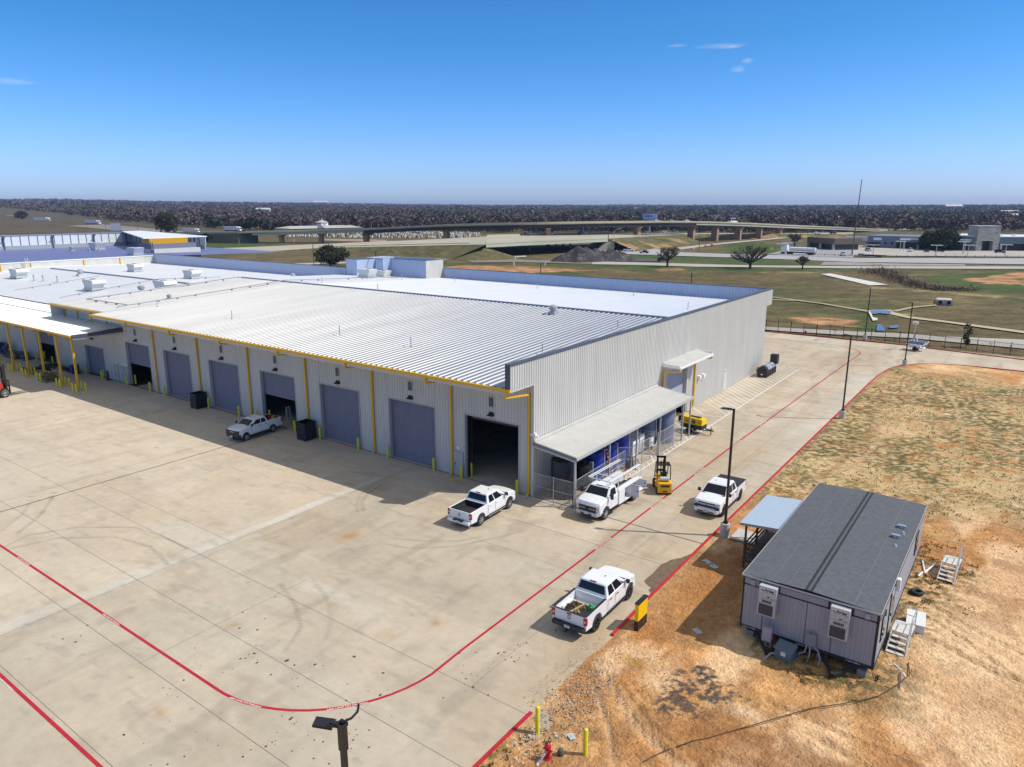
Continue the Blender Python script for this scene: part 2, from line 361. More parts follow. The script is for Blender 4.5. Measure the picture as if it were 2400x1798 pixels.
def slab_col(X, Y):
    n = fbm(X/6, Y/6, 2, 5); n2 = fbm(X/1.1, Y/1.1, 12, 4); st = fbm(X/2.2, Y/16, 44, 4); n5 = fbm(X/22, Y/22, 8, 3)
    ix = np.searchsorted(JX, X); iy = np.searchsorted(np.array(JY[::-1]), Y)
    ph = (((ix*73856093) ^ (iy*19349663)) & 1023)/1023.0
    t = .95+.24*(n-.5)+.20*(st-.5)+.13*(n2-.5)+.13*(ph-.5)
    c = np.stack([.53*t, .445*t, .335*t], -1)
    def mix(m, col):
        nonlocal c
        m = np.clip(m, 0, 1)[..., None]; c = c*(1-m)+np.array(col)*m
    mix(np.clip((n5-.48)*4, 0, .45)*np.ones_like(X), (.43,.33,.215)); mix(np.clip((fbm(X/1.2, Y/5, 88)-.6)*5, 0, .5), (.30,.25,.19)); mix(np.clip((fbm(X/4, Y/1.1, 89)-.62)*5, 0, .4), (.33,.28,.21))
    mix(np.clip((fbm(X/9, Y/5, 55)-.55)*5, 0, .4), (.50,.45,.37))
    # west of the long joint the slab is paler, its edge a chalky strip
    mix(.45*(X < -12.3), (.60,.51,.385)); mix(.3*((X > -12.3) & (X < 14) & (Y < -4.3)), (.41,.345,.255))
    strip = (X < -11.95+.25*(n2-.5)) & (X > -12.75-.5*n2+.012*(Y+20)) & (Y > -33) & (Y < -4)
    mix(np.clip(.15+1.1*(fbm(X/1.3, Y/3.5, 19)-.25), .1, .85)*strip, (.56,.54,.49))
    mix(.5*np.clip(1-np.hypot((X+15.5)/4.5, (Y+19.6)/1.9), 0, .5)*2*n, (.56,.54,.50))
    mix(.45*np.clip((-18.28-Y)*9, 0, 1)*np.clip((Y+19.6+1.8*(n-.5)+.25*(X+4)*.2)*3, 0, 1)*np.clip((X+4.3)*2, 0, 1)*np.clip((5-X)/5, 0, 1), (.56,.52,.44))
    mix(.45*np.clip((X-9.2-2.5*n-.6*n2), 0, 1)*np.clip((Y-4)/14, 0, 1)*np.clip((64-Y)/4, 0, 1), (.53,.50,.44))
    mix(.35*np.clip((fbm(X/3, Y/14, 77)-.5)*5, 0, 1)*(X > 0)*(Y > -4), (.36,.28,.18))
    for a, s in ((ARC1,.5),(ARC2,.5),(ARC3,.5),(ARC4,.35),(ARC5,.6),(ARC6,.45),(ARC7,.6),(ARC8,.4),(ARC9,.4),(ARC10,.4)):
        mix(s*np.exp(-(dist_poly(X, Y, a)/.09)**2)*(.3+1.2*n2), (.17,.155,.13))
    mix(.8*np.exp(-np.hypot((X+6.2)/.5, (Y+13.2)/.9)**2)*n2*1.6, (.42,.21,.06))
    mix(.45*np.clip(.7-np.hypot((X-5.0)/3.0, (Y+1.5)/2.2), 0, 1)*1.4, (.44,.30,.14))
    for (sx, sy, r) in ((-3,-24,.35),(4.2,-19.8,.5),(5.6,-17.5,.35),(0.5,-30,.3)):
        mix(.6*np.exp(-np.hypot((X-sx)/r, (Y-sy)/r)**2)*n2*1.5, (.40,.23,.09))
    # soil dragged onto the slab where the lot has no kerb
    e = np.clip((X-11.2+2.2*(n-.5)+1.5*(n2-.5))/2.6, 0, 1)*(Y < -12.5)*(Y > -20)*(.3+n2)
    mix(e*.8, (.46,.33,.20))
    mix(.4*((Y > -3.2) & (Y < 1) & (X < 0)), (.41,.38,.33))
    mix(.3*np.clip((fbm(X/1.5, Y/.5, 66)-.62)*6, 0, 1), (.27,.23,.18))
    sp = np.clip((vnoise(X*2.2, Y*2.2, 5)-.93)*14, 0, 1)*(fbm(X/5, Y/5, 15) > .5); mix(.55*sp, (.16,.14,.12))
    return c
def slab(name, x0, x1, y0, y1, st, z=0):
    xs = np.arange(x0, x1+st*.5, st); ys = np.arange(y0, y1+st*.5, st); X, Y = np.meshgrid(xs, ys, indexing='ij')
    return struct(grid_obj(name, xs, ys, np.full(X.shape, float(z)), slab_col(X, Y), M_slab))
slab('concrete_yard', -30, 15.0, -46, 0, .16)
slab('concrete_yard', -140, -30, -46, 0, .35)
slab('side_drive', 0, 14.2, 0, 58, .2)
slab('rear_drive', -60, 62, 58, 86.6, .35)
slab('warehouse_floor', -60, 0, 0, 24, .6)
# joints sawn in the slabs
j = MB()
def hl(y, x0, x1, w=.03): j.quad((x0,y-w/2,.004),(x1,y-w/2,.004),(x1,y+w/2,.004),(x0,y+w/2,.004))
def vl(x, y0, y1, w=.03): j.quad((x-w/2,y0,.004),(x+w/2,y0,.004),(x+w/2,y1,.004),(x-w/2,y1,.004))
hl(-4.27,.1,13.7,.045)
for y in JY[1:]:
    x0 = -110 if y < -16 else -11
    if y in (-20.54,-24.6,-28.65,-32.8,-36.9,-41): hl(y, -112, 13.7, .026)
hl(-18.3,-31,-12.2,.022); hl(-8.3,-8,13.7,.018)
vl(-12.0,-46,-.1,.035); vl(-32.1,-46,-.1,.04)
for x in (-52,-72,-92): vl(x,-46,-1,.04)
vl(10.5,-20.5,58,.02); vl(-3.8,-28.6,-18.2,.02)
for y in (5.8,12,18,24,30,36,42,48,54,60,66): hl(y, 4.4, 13.7, .02)
vl(4.3,58,74,.025); vl(-2,60,86,.03); hl(74.5,-30,60,.03); vl(20,75,86,.03)
struct(j.build('slab_joint', mat('joint_dark', (.17,.145,.12), .9)))
# specks of spilt oil and mud
s = MB(); rr = random.Random(3)
for cx, cy, sp, n in ((0,-25.5,1.6,16),(3.5,-24,1.4,12),(-1,-29.5,2,12),(7,-24,1.6,16),(8.5,-26.5,1.2,14),(-9,-30,1.2,6),(6.2,-27.8,.9,16),(3,-31,1.5,10),(11,-16,1.4,18),(-3,-22.5,1.2,8),(10.2,-20,1.3,22)):
    for k in range(n):
        x = cx+rr.gauss(0,sp*.5); y = cy+rr.gauss(0,sp); r = rr.choice([.02,.03,.03,.05,.07])*rr.uniform(.7,1.3); m = rr.randint(6,9); a0 = rr.random()*6
        el = rr.uniform(.4,1)
        s.quad(*[(x+math.cos(a0+t*6.283/m)*r*rr.uniform(.6,1.3), y+math.sin(a0+t*6.283/m)*r*el*rr.uniform(.6,1.3)*1.6, .005) for t in range(m)])
struct(s.build('oil_stain', mat('oil_dark', (.075,.062,.05), .7)))
# wet patch along the kerb
wet = [(13.70,-1.63),(13.31,-2.70),(12.88,-3.40),(12.79,-3.90),(12.64,-4.26),(12.66,-4.87),(12.72,-5.66),(12.67,-6.51),(12.71,-6.82),(12.89,-7.03),(13.14,-7.18),(13.40,-7.32),(13.35,-7.63),(13.60,-7.83),(13.67,-8.14),(13.70,-7.43)]
wet = [(min(x,13.72),y) for x,y in wet]
wb = MB(); wb.quad(*[(x,y,.006) for x,y in wet]); struct(wb.build('wet_patch', mat('wet_concrete', (.15,.10,.062), .75, var=.3, scale=3)))
# ---------------- painted lines
def ribbon(mb, pts, wd, z):
    n = len(pts); L = []; Rr = []
    for i, p in enumerate(pts):
        a = pts[max(i-1,0)]; b = pts[min(i+1,n-1)]; dx, dy = b[0]-a[0], b[1]-a[1]; q = math.hypot(dx,dy) or 1
        nx, ny = -dy/q*wd/2, dx/q*wd/2; L.append((p[0]+nx,p[1]+ny,z)); Rr.append((p[0]-nx,p[1]-ny,z))
    o = len(mb.v); mb.v += L+Rr; mb.f += [(o+n+i,o+n+i+1,o+i+1,o+i) for i in range(n-1)]; mb.m += [mb.mi]*(n-1)
def arc(cx, cy, r, a0, a1, n=14): return [(cx+r*math.cos(R(a0+(a1-a0)*i/n)), cy+r*math.sin(R(a0+(a1-a0)*i/n))) for i in range(n+1)]
RL = [(-112,-27.65),(1.0,-27.6)] + arc(1.2,-20.4,7.2,-87,-4) + [(8.3,-18.5),(8.3,0),(8.25,20),(8.5,50),(8.75,68)] + arc(2.6,74.4,6.3,-8,88,12) + [(-8,80.3),(-30,79.6)]
m = MB(); ribbon(m, RL, .15, .008); struct(m.build('fire_lane_line', M_red))
m = MB(); ribbon(m, [(-60,-33.1),(13.0,-33.1)], .16, .008); struct(m.build('fire_lane_line', M_red))
# lettering stencilled along the red line
M_stencil = mat('stencil_white', (.78,.76,.74), .6)
tx = MB()
def along(px, py, ang, L=1.75):
    M = Matrix.Translation((px,py,.0125)) @ Matrix.Rotation(ang,4,'Z') @ Matrix.Diagonal((1.0,.72,1,1))
    text_mesh('FIRE LANE NO PARKING', .165, M, tx, extrude=.0004, offset=.002)
for px in (-20.2,-8.9): along(px, -27.63, 0)
for a_ in (-76,-38): along(1.2+7.2*math.cos(R(a_)), -20.4+7.2*math.sin(R(a_)), R(a_+90))
along(*(-7.42,-33.22), 0)
for yy in ((8.25,-3.89)[1],(8.26,4.39)[1],(8.23,12.79)[1],(8.14,22.03)[1],(8.21,29.95)[1],(8.32,38.74)[1],(8.36,46.76)[1],(8.47,53.80)[1],(8.54,61.13)[1]):
    tx.box(8.24,8.37,yy-1.0,yy-.93,.009,.0092); tx.box(8.24,8.37,yy+.93,yy+1.0,.009,.0092)
    along(8.3, yy, R(90))
struct(tx.build('fire_lane_lettering', M_stencil))
# white hatching by the tank shed and the compactor
h = MB()
def ln(a, b, w=.1): ribbon(h, [a,b], w, .008)
ribbon(h, [(3.75,-.3),(4.12,-.3),(4.15,10),(4.2,29.7),(4.28,56.5)]+arc(2.9,58.2,1.45,5,80,6)+[(1.5,59.8),(-1.2,59.4),(-6,58.6)], .1, .008)
ribbon(h, [(.05,-.25),(3.5,-.3)], .1, .008)
y = .9
while y < 24.5:
    if y < 22: ln((3.68,y+.45),(4.12,y), .08)
    y += .84
ln((2.0,13.4),(3.3,11.9)); ln((2.9,14.4),(4.1,12.9)); ln((1.6,12.9),(3.4,14.0)); ln((2.2,15.6),(3.5,14.4))
y = 20.5
while y < 25: ln((.4,y+3.7),(4.1,y)); y += 1.1
ln((.1,31.4),(2.1,29.3)); ln((2.1,29.3),(4.2,29.7))
y = 30.8
while y < 60:
    x0 = .15; y0 = y+4.0
    if y0 < 59.4: ln((x0,y0),(4.2,y), .09)
    else: ln((4.2-(59.4-y),59.4),(4.2,y), .09)
    y += 1.08
struct(h.build('white_hatching', mat('line_white', (.74,.74,.72), .6, var=.08, scale=4)))
h = MB()
for a, b in (((-8.25,-1.3),(-8.3,-.55)),((-8.27,-1.35),(-6.7,-1.25)),((-7.7,-1.3),(-7.75,-.15)),((-6.75,-1.3),(-6.85,-.5)),((-6.75,-1.25),(-7.7,-.2))):
    ribbon(h, [a,b], .1, .008)
struct(h.build('yellow_marking', mat('marking_yellow', (.62,.38,.05), .7, var=.2, scale=5)))
# ---------------- earth lot on the right with its kerb
EDGE = [(13.9,-60),(13.9,-20.2),(13.5,-19.4),(12.9,-18.3),(13.1,-17.2),(13.6,-16),(13.9,-14.5),(13.95,-13.0),(13.9,-10),(13.85,0),(13.85,55),(13.95,61),(14.4,66),(15.4,69.2),(17.3,72),(20.2,73.8),(24,74.6),(40,75.2),(62,75.6)]
def edge_x(Y):
    pts = [(x,y) for x,y in EDGE if y <= 73.8]; return np.interp(Y, [p[1] for p in pts], [p[0] for p in pts])
TR = (19.2, 25.6, -9.1, 6.1)
def lot_fields(X, Y):
    n = fbm(X/5, Y/5, 4, 5); n2 = fbm(X/.9, Y/.9, 14, 4); n3 = fbm(X/18, Y/18, 24, 3); n4 = fbm(X/.28, Y/.28, 34, 3)
    return n, n2, n3, n4
RUTS = (([(20,-18.5),(26,-17.0),(32,-17.2),(40,-18.6)],.2),([(20.5,-19.4),(26,-17.9),(32,-18.1),(40,-19.5)],.18),([(22,-13.5),(27,-13.9),(33,-15.0),(40,-15.3)],.14),([(15.2,-17.2),(17,-19.2),(19,-22)],.16),([(16.3,-16.4),(18.6,-18.2),(22,-19.4)],.14),([(26.2,-1),(28.5,-2.6),(32,-6),(38,-7)],.16),([(19,62),(22,50),(24,36)],.2),([(20.6,62),(23.6,50),(25.6,36)],.2),([(16,-26),(20,-21.5),(25,-19.6),(31,-19.8),(40,-21)],.3),([(15,-25),(19.5,-20.6),(25,-18.7),(31,-18.9),(40,-20)],.3),([(24,-14.5),(28,-15.4),(33,-16.5),(40,-17)],.2),([(14.5,-15.5),(18,-18.5),(22,-20.5)],.3),([(27,-3.5),(30,-5),(34,-5.2),(40,-3)],.25),([(26.5,.5),(29,-1.5),(33,-3.5),(40,-4.6)],.2),([(18.5,40),(17.5,28),(17,14),(16.5,8)],.3),([(20,42),(19,28),(18.6,14)],.3))
def lot_col(X, Y):
    n, n2, n3, n4 = lot_fields(X, Y)
    t = .88+.4*(n-.5)+.4*(n2-.5)+.4*(n4-.5)
    c = np.stack([.64*t,.345*t,.14*t], -1)
    def mix(m, col):
        nonlocal c
        m = np.clip(m, 0, 1)[..., None]; c = c*(1-m)+np.array(col)*m
    mix(np.clip((n3-.48)*4, 0, .5), (.78,.53,.29))
    mix(.8*np.clip((fbm(X/7, Y/7, 61)-.48)*6, 0, 1)*(.5+n2), (.44,.19,.06)); mix(.6*np.clip((fbm(X/2.5, Y/5, 62)-.55)*7, 0, 1), (.82,.58,.34)); mix(.5*np.clip((fbm(X/1.6, Y/1.6, 63)-.56)*8, 0, 1), (.25,.13,.055))
    # upper field: dried grass over earth
    g = np.clip((Y-9)/5+(n-.5)*3, 0, 1)*np.clip((68-Y)/6+(n-.5)*2, 0, 1)
    mix(g*.8*np.clip((n2-.30)*5, 0, 1), (.58,.44,.23))
    mix(g*np.clip((n-.36)*4, .25, .95)*np.clip((n4*.7+n2*.3-.43)*10, 0, 1)*.9, (.115,.098,.036))
    mix(g*.5*np.clip((fbm(X/4, Y/4, 71)-.52)*8, 0, 1)*np.clip((n4-.4)*6, 0, 1), (.075,.08,.022))
    # dark loam by the porch and behind the truck
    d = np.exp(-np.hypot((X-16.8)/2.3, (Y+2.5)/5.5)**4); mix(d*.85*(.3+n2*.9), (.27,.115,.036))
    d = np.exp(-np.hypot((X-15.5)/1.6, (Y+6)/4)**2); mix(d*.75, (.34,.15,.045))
    for cx, cy, rx, ry in ((19.4,-14.6,1.5,1.4),(18.6,-16.6,.9,1.2),(20.1,-16.0,.9,.6),(19.0,-13.2,.5,.6)):
        d = 1-np.hypot((X-cx)/rx, (Y-cy)/ry)+(n2-.5)*1.9+(n4-.5)*1.1; mix(np.clip(d*4, 0, .93)*np.clip((fbm(X/.2, Y/.2, 97)-.36)*6, 0, 1), (.085,.07,.055))
    d = np.clip(1-np.hypot((X-15.6)/1.1, (Y+14.4)/.5), 0, 1); mix(d*.9, (.42,.22,.03))
    mix(.7*np.clip((fbm(X/6, Y/2.5, 81)-.5)*5, 0, 1)*(Y < -17)*(X > 17.5), (.34,.165,.06))
    mix(.75*np.clip(1-np.abs((Y+17.9+.25*(X-24))/(1.2+n)), 0, 1)*(X > 20), (.32,.15,.055))
    # weeds near the trailer
    dd = np.minimum(np.hypot(np.clip(np.abs(X-22.4)-3.2, 0, 9), np.clip(np.abs(Y+1.5)-7.6, 0, 9)), 9)
    wz = np.exp(-(dd/1.3)**2)*(X > 20)
    mix(wz*np.clip((n4-.40)*7, 0, 1)*.85*((Y < -8.8) | (X > 25.3)), (.13,.105,.045)); 
    for cx, cy, rx, ry in ((24.5,-10.2,3.2,1.3),(26.2,-8.6,1.3,1.6),(27.6,5.0,1.4,2.2),(26.9,1.5,1.2,2.6),(27.1,-3.2,.6,1.4)):
        mix(np.exp(-np.hypot((X-cx)/rx, (Y-cy)/ry)**2)*np.clip((n4-.42)*7, 0, 1)*.9, (.11,.095,.035))
    d = np.exp(-np.hypot((X-29.3)/2.8, (Y+4.6)/4.2)**2); mix(d*.65*(n2*.7+.5), (.74,.56,.35))
    d = np.exp(-np.hypot((X-31)/4, (Y+10)/3)**2); mix(d*.5, (.66,.43,.23))
    d = np.exp(-np.hypot((X-33)/5, (Y-3)/4.5)**2); mix(d*.5, (.47,.235,.10))
    d = np.exp(-np.hypot((X-13.9)/.5, (Y+24)/2.2)**2)*np.clip((n4-.4)*8, 0, 1); mix(d*.8, (.075,.10,.025))
    mix(.8*np.clip(1.2-np.hypot((X-23.5)/3.6, (Y+16.2)/1.3)+(n2-.5)*1.6+(n4-.5)*.6, 0, 1), (.27,.125,.05)); mix(.7*np.clip(1-np.hypot((X-21.5)/1.2, (Y+14.9)/.7)+(n2-.5), 0, 1), (.74,.55,.35))
    # wheel ruts
    for k, (p, wd) in enumerate(RUTS):
        mix(.55*np.exp(-(dist_poly(X, Y, p)/wd)**2)*(.4+n2), (.33,.185,.085) if k % 2 == 0 else (.62,.43,.25))
    d = np.exp(-(np.abs(X-edge_x(Y)-.25)/.35)**2)*(Y > -14); mix(d*.45, (.30,.19,.10))
    return np.clip(c, .01, .9)
M_lot = attr_mat('earth_lot_soil', rough=.95, nscale=3.0, nscale2=14, nvar=.3, bump=1.0, bscale=7, dist=.14)
def lot(name, xa, xb, y0, y1, st, amp):
    us = np.linspace(0, 1, int((xb-xa)/st)); ys = np.arange(y0, y1+st*.5, st)
    U, Y = np.meshgrid(us, ys, indexing='ij'); e = edge_x(Y)
    xa_ = np.maximum(e, xa) if xa < 20 else np.full(Y.shape, float(xa)); X = xa_+(xb-xa_)*U
    n, n2, n3, n4 = lot_fields(X, Y)
    z = .09+amp*((n-.5)*.22+(n2-.5)*.09+(n4-.5)*.045)*np.clip((X-xa_+.15)/.8, 0.15, 1)
    if xb < 45:
        for p, wd in RUTS:
            dd = dist_poly(X, Y, p); z = z-.07*np.exp(-(dd/wd)**2)*(1+.5*np.sin((X+Y*.6)*16))+.03*np.exp(-((dd-wd*1.8)/wd)**2)
    near = (Y > -20.3) & (Y < -13) & (X < 15); z = np.where(near, .012+(z-.09)*.35+np.clip((X-xa_)/1.6, 0, 1)*.07, z)
    # sink the verge under the far edge
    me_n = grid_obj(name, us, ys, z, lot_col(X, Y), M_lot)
    co = np.stack([X, Y, z], -1).reshape(-1, 3).astype(np.float32); me_n.data.vertices.foreach_set('co', co.ravel()); me_n.data.update()
    return struct(me_n)
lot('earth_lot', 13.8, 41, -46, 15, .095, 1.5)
lot('earth_lot', 13.8, 62, 15, 73.8, .22, 1.3)
k = MB(); k.mi = 0
def kerb(pts, w=.16, h=.13):
    n = len(pts)
    for a, b in zip(pts[:-1], pts[1:]):
        dx, dy = b[0]-a[0], b[1]-a[1]; q = math.hypot(dx,dy); nx, ny = -dy/q*w/2, dx/q*w/2
        k.hexa([(a[0]-nx,a[1]-ny,-.02),(b[0]-nx,b[1]-ny,-.02),(b[0]+nx,b[1]+ny,-.02),(a[0]+nx,a[1]+ny,-.02)],[(a[0]-nx,a[1]-ny,h),(b[0]-nx,b[1]-ny,h),(b[0]+nx,b[1]+ny,h),(a[0]+nx,a[1]+ny,h)])
kerb([(x-.07,y) for x,y in [(13.9,-45),(13.9,-20.4)]]); kerb([(x-.07,y) for x,y in EDGE[7:]])
struct(k.build('red_kerb', M_red))
k = MB(); kerb([(-40,83.2),(-20,85.4),(-9,86.6),(0.3,87.6),(12,86.9),(29,84.3),(62,79.5)]); struct(k.build('red_kerb', M_red))
# stones strewn over the earth: nobody could count them
V = []; F = []; CC = []; rr = np.random.RandomState(5)
def stones(cx, cy, sx, sy, n, r0, r1, pale=.5):
    for i in range(n):
        x = cx+rr.randn()*sx; y = cy+rr.randn()*sy
        if x < 14.1 and not (-20 < y < -13 and x > 12.8): continue
        if y > -9.3 and y < 6.3 and 19 < x < 25.8: continue
        r = rr.uniform(r0, r1)*rr.uniform(.5, 1); o = len(V); a = rr.rand()*6
        ring = [(x+math.cos(a+t*1.2566)*r*rr.uniform(.7,1.2), y+math.sin(a+t*1.2566)*r*rr.uniform(.7,1.2), .06) for t in range(5)]
        V.extend(ring); V.append((x+r*.2*rr.randn(), y, .09+r*rr.uniform(.4,.9)))
        F.extend([(o+t, o+(t+1)%5, o+5) for t in range(5)])
        g = rr.uniform(.25,.6) if rr.rand() < pale else rr.uniform(.1,.3); CC.extend([(g, g*.88, g*.74)]*6)
stones(15.0,-18.0,.7,1.6,900,.012,.055,.6); stones(17.5,-19.5,2.8,1.8,1400,.01,.045,.6); stones(16.5,-14.2,1.5,.5,220,.015,.05,.8)
stones(19,-14.8,1.6,1.8,420,.01,.04,.3); stones(22,-18,4,1.6,700,.01,.04,.5); stones(24,-13,6,4,600,.01,.03,.5); stones(30,-6,5,8,500,.01,.03,.7)
stones(16.5,-6,1.2,6,260,.015,.05,.5); stones(20,-20.5,.7,.6,120,.04,.11,.9); stones(22,30,6,22,700,.02,.06,.6); stones(14.6,-21.8,.7,1.0,160,.02,.09,.8)
stones(13.9,-17,.4,1.6,120,.01,.035,.6)
o = raw_mesh('loose_stones', V, F, np.array(CC), attr_mat('loose_stone', nscale=0, nvar=0, bump=0)); tag(o, 'loose pale stones and clods strewn over the orange earth', 'stones', kind='stuff')
# tufts of dry grass on the lot: little blades
V = []; F = []; CC = []
def tufts(n, x0, x1, y0, y1, thr, hgt, seed, cols, mask=None):
    rs = np.random.RandomState(seed); X = rs.uniform(x0,x1,n); Y = rs.uniform(y0,y1,n)
    a, n2, n3, n4 = lot_fields(X, Y); keep = (n4*.5+a*.3+n2*.3 > thr) & (X > edge_x(Y)+.1)
    keep &= ~((Y > -9.3) & (Y < 6.3) & (X > 19) & (X < 25.7))
    if mask is not None: keep &= mask(X, Y)
    for x, y in zip(X[keep], Y[keep]):
        c = cols[rs.randint(len(cols))]; 
        for b in range(3):
            an = rs.rand()*6.28; w = hgt*rs.uniform(.25,.5); h = hgt*rs.uniform(.5,1.2); dx, dy = math.cos(an)*w, math.sin(an)*w; lx, ly = rs.randn()*hgt*.5, rs.randn()*hgt*.5
            o = len(V); V.extend([(x-dx,y-dy,.06),(x+dx,y+dy,.06),(x+lx,y+ly,.09+h)]); F.append((o,o+1,o+2)); CC.extend([c]*3)
G1 = [(.13,.105,.042),(.17,.135,.06),(.085,.085,.028),(.10,.085,.035)]; G2 = [(.05,.08,.018),(.065,.09,.025),(.10,.10,.035)]
tufts(30000, 13.9, 60, 9, 66, .55, .075, 1, G1)
tufts(16000, 13.9, 45, 14, 56, .58, .08, 2, G1+G2)
tufts(9000, 20.5, 28.5, -12.5, -8.7, .52, .055, 3, G1+G2, lambda X, Y: np.exp(-np.hypot((X-24.6)/3.4, (Y+10.1)/1.5)**2) > .25+.5*fbm(X/.8, Y/.8, 95))
tufts(9000, 25.4, 29, -8, 9, .53, .055, 4, G1+G2, lambda X, Y: fbm(X/1.1, Y/1.1, 96)+.08*(27-X) > .55)
tufts(500, 13.9, 15.6, -27, -21, .50, .09, 5, G2, lambda X, Y: fbm(X/.5, Y/.5, 91) > .52)
tufts(500, 20, 25.8, -9.25, -8.6, .3, .12, 6, G1)
o = raw_mesh('dry_grass', V, F, np.array(CC), attr_mat('grass_blade', nscale=0, nvar=0, bump=0)); tag(o, 'sparse dry grass and weeds on the earth lot', 'grass', kind='stuff')
# ---------------- roads beyond
M_road = mat('pale_road', (.40,.365,.315), .85, var=.1, scale=.05, stretch=(1,1,1)); M_road2 = mat('grey_road', (.36,.35,.345), .85, var=.08, scale=.05); M_asph = mat('asphalt', (.075,.075,.08), .8, var=.15, scale=.2)
M_tan = mat('worn_track', (.36,.30,.19), .9, var=.2, scale=.3)
def strip(name, A, B, m, z=.0):
    mb = MB(); n = len(A); mb.v = [(x,y,z) for x,y in A]+[(x,y,z) for x,y in B]; mb.f = [(i,i+1,n+i+1,n+i) for i in range(n-1)]; mb.m = [0]*(n-1)
    return struct(mb.build(name, m))
strip('service_road', [(-119.57,214.69),(-102.95,222.91),(-78.83,228.66),(-58.35,234.82),(-27.89,254.14),(24.15,289.02)], [(-111.79,203.94),(-96.79,210.61),(-73.86,216.32),(-55.76,226.77),(-25.55,242.42),(24.48,275.56)], M_road, .06)
strip('wide_road', [(-156.97,288.65),(-138.78,316.16),(-125.39,305.89),(-112.44,293.78),(-87.06,296.03),(-66.38,300.91),(-37.12,300.24),(24.14,341.85),(35.87,346.75)], [(-139.87,263.89),(-115.99,267.76),(-108.69,268.51),(-101.78,268.67),(-78.77,272.21),(-58.84,274.32),(-32.07,274.99),(25.00,301.78),(35.53,307.68)], M_road2, .10)
strip('slip_road', [(-132.32,331.45),(-132.20,375.90),(-131.05,413.59),(-126.08,487.84),(-124.82,558.99)], [(-122.66,314.12),(-125.42,367.37),(-124.00,410.95),(-119.61,477.07),(-118.20,547.18)], M_road, .12)
strip('dealer_forecourt', [(-62.77,314.60),(-48.10,325.25),(-40.40,318.18),(-13.08,332.37),(29.10,355.20)], [(-73.46,355.24),(-57.96,366.51),(-57.02,414.52),(-19.86,388.87),(28.62,413.80)], M_road, .11)
strip('dealer_forecourt', [(-74.92,303.13),(-53.97,301.82),(-37.51,302.20)], [(-77.95,338.33),(-67.88,378.29),(-61.21,420.68)], mat('forecourt_grey', (.29,.285,.28), .85, var=.1, scale=.1), .13)
strip('concrete_apron', [(-41.95,269.76),(-19.76,276.46),(5.45,286.98)], [(-38.76,250.22),(-17.47,262.29),(6.19,277.81)], mat('stained_concrete', (.28,.25,.2), .9, var=.3, scale=.15), .14)
strip('concrete_path', [(-29.50,211.95),(-9.40,183.05)], [(-27.53,216.23),(-5.52,187.96)], mat('white_concrete', (.60,.58,.52), .85, var=.08, scale=.5), .05)
strip('footpath', [(-12.56,91.58),(-10.91,92.24),(0.68,95.48),(12.24,99.47),(30.27,101.06)], [(-11.37,87.90),(-9.81,88.70),(1.65,91.14),(12.88,94.85),(30.36,94.82)], M_road, .02)
strip('footpath', [(4.66,96.54),(6.88,95.57),(16.10,99.46),(30.21,104.96)], [(4.83,95.68),(7.08,94.46),(16.34,97.37),(30.27,101.06)], M_road, .03)
strip('farm_track', [(-24.34,140.53),(-10.76,134.61),(-0.09,127.65),(4.17,131.71)], [(-23.87,138.97),(-10.31,132.74),(0.38,125.14),(4.79,129.29)], M_tan, .02)
strip('farm_track', [(-22.35,133.95),(-16.95,136.69),(-10.01,133.78)], [(-21.98,132.73),(-16.56,135.22),(-9.68,132.39)], M_tan, .04)
strip('farm_track', [(4.57,129.13),(8.55,123.02),(15.95,120.18),(22.34,117.31),(30.08,114.36)], [(4.87,124.29),(8.95,120.14),(16.18,117.83),(22.50,114.76),(30.12,111.51)], mat('track_pale', (.44,.39,.26), .9, var=.15, scale=.5), .03)
strip('farm_track', [(4.57,129.13),(6.86,138.64),(11.07,146.93)], [(5.82,128.87),(7.75,137.52),(11.43,144.81)], M_tan, .05)
M_water = mat('still_water', (.10,.12,.17), .22, spec=.8)
for k_, p in enumerate(([(0.98,126.52),(2.47,128.55),(4.14,128.82),(5.16,125.40),(4.81,123.14),(3.31,123.61),(2.53,121.26),(1.83,122.53)],[(5.66,107.93),(6.51,106.71),(7.55,103.02),(8.47,99.31),(7.56,98.65),(6.87,99.14)],[(7.83,105.86),(8.90,108.44),(9.65,106.29),(9.14,104.18),(8.34,103.94)])):
    mb = MB(); mb.quad(*[(x,y,.12) for x,y in p]); struct(mb.build('pond_water', M_water))
mb = MB(); mb.quad(*[(x,y,.1) for x,y in [(0.80,125.22),(1.35,125.15),(3.17,116.99),(4.31,115.74),(4.68,112.98),(4.13,111.60)]]); struct(mb.build('concrete_channel', mat('white_concrete', (.5,.5,.5))))

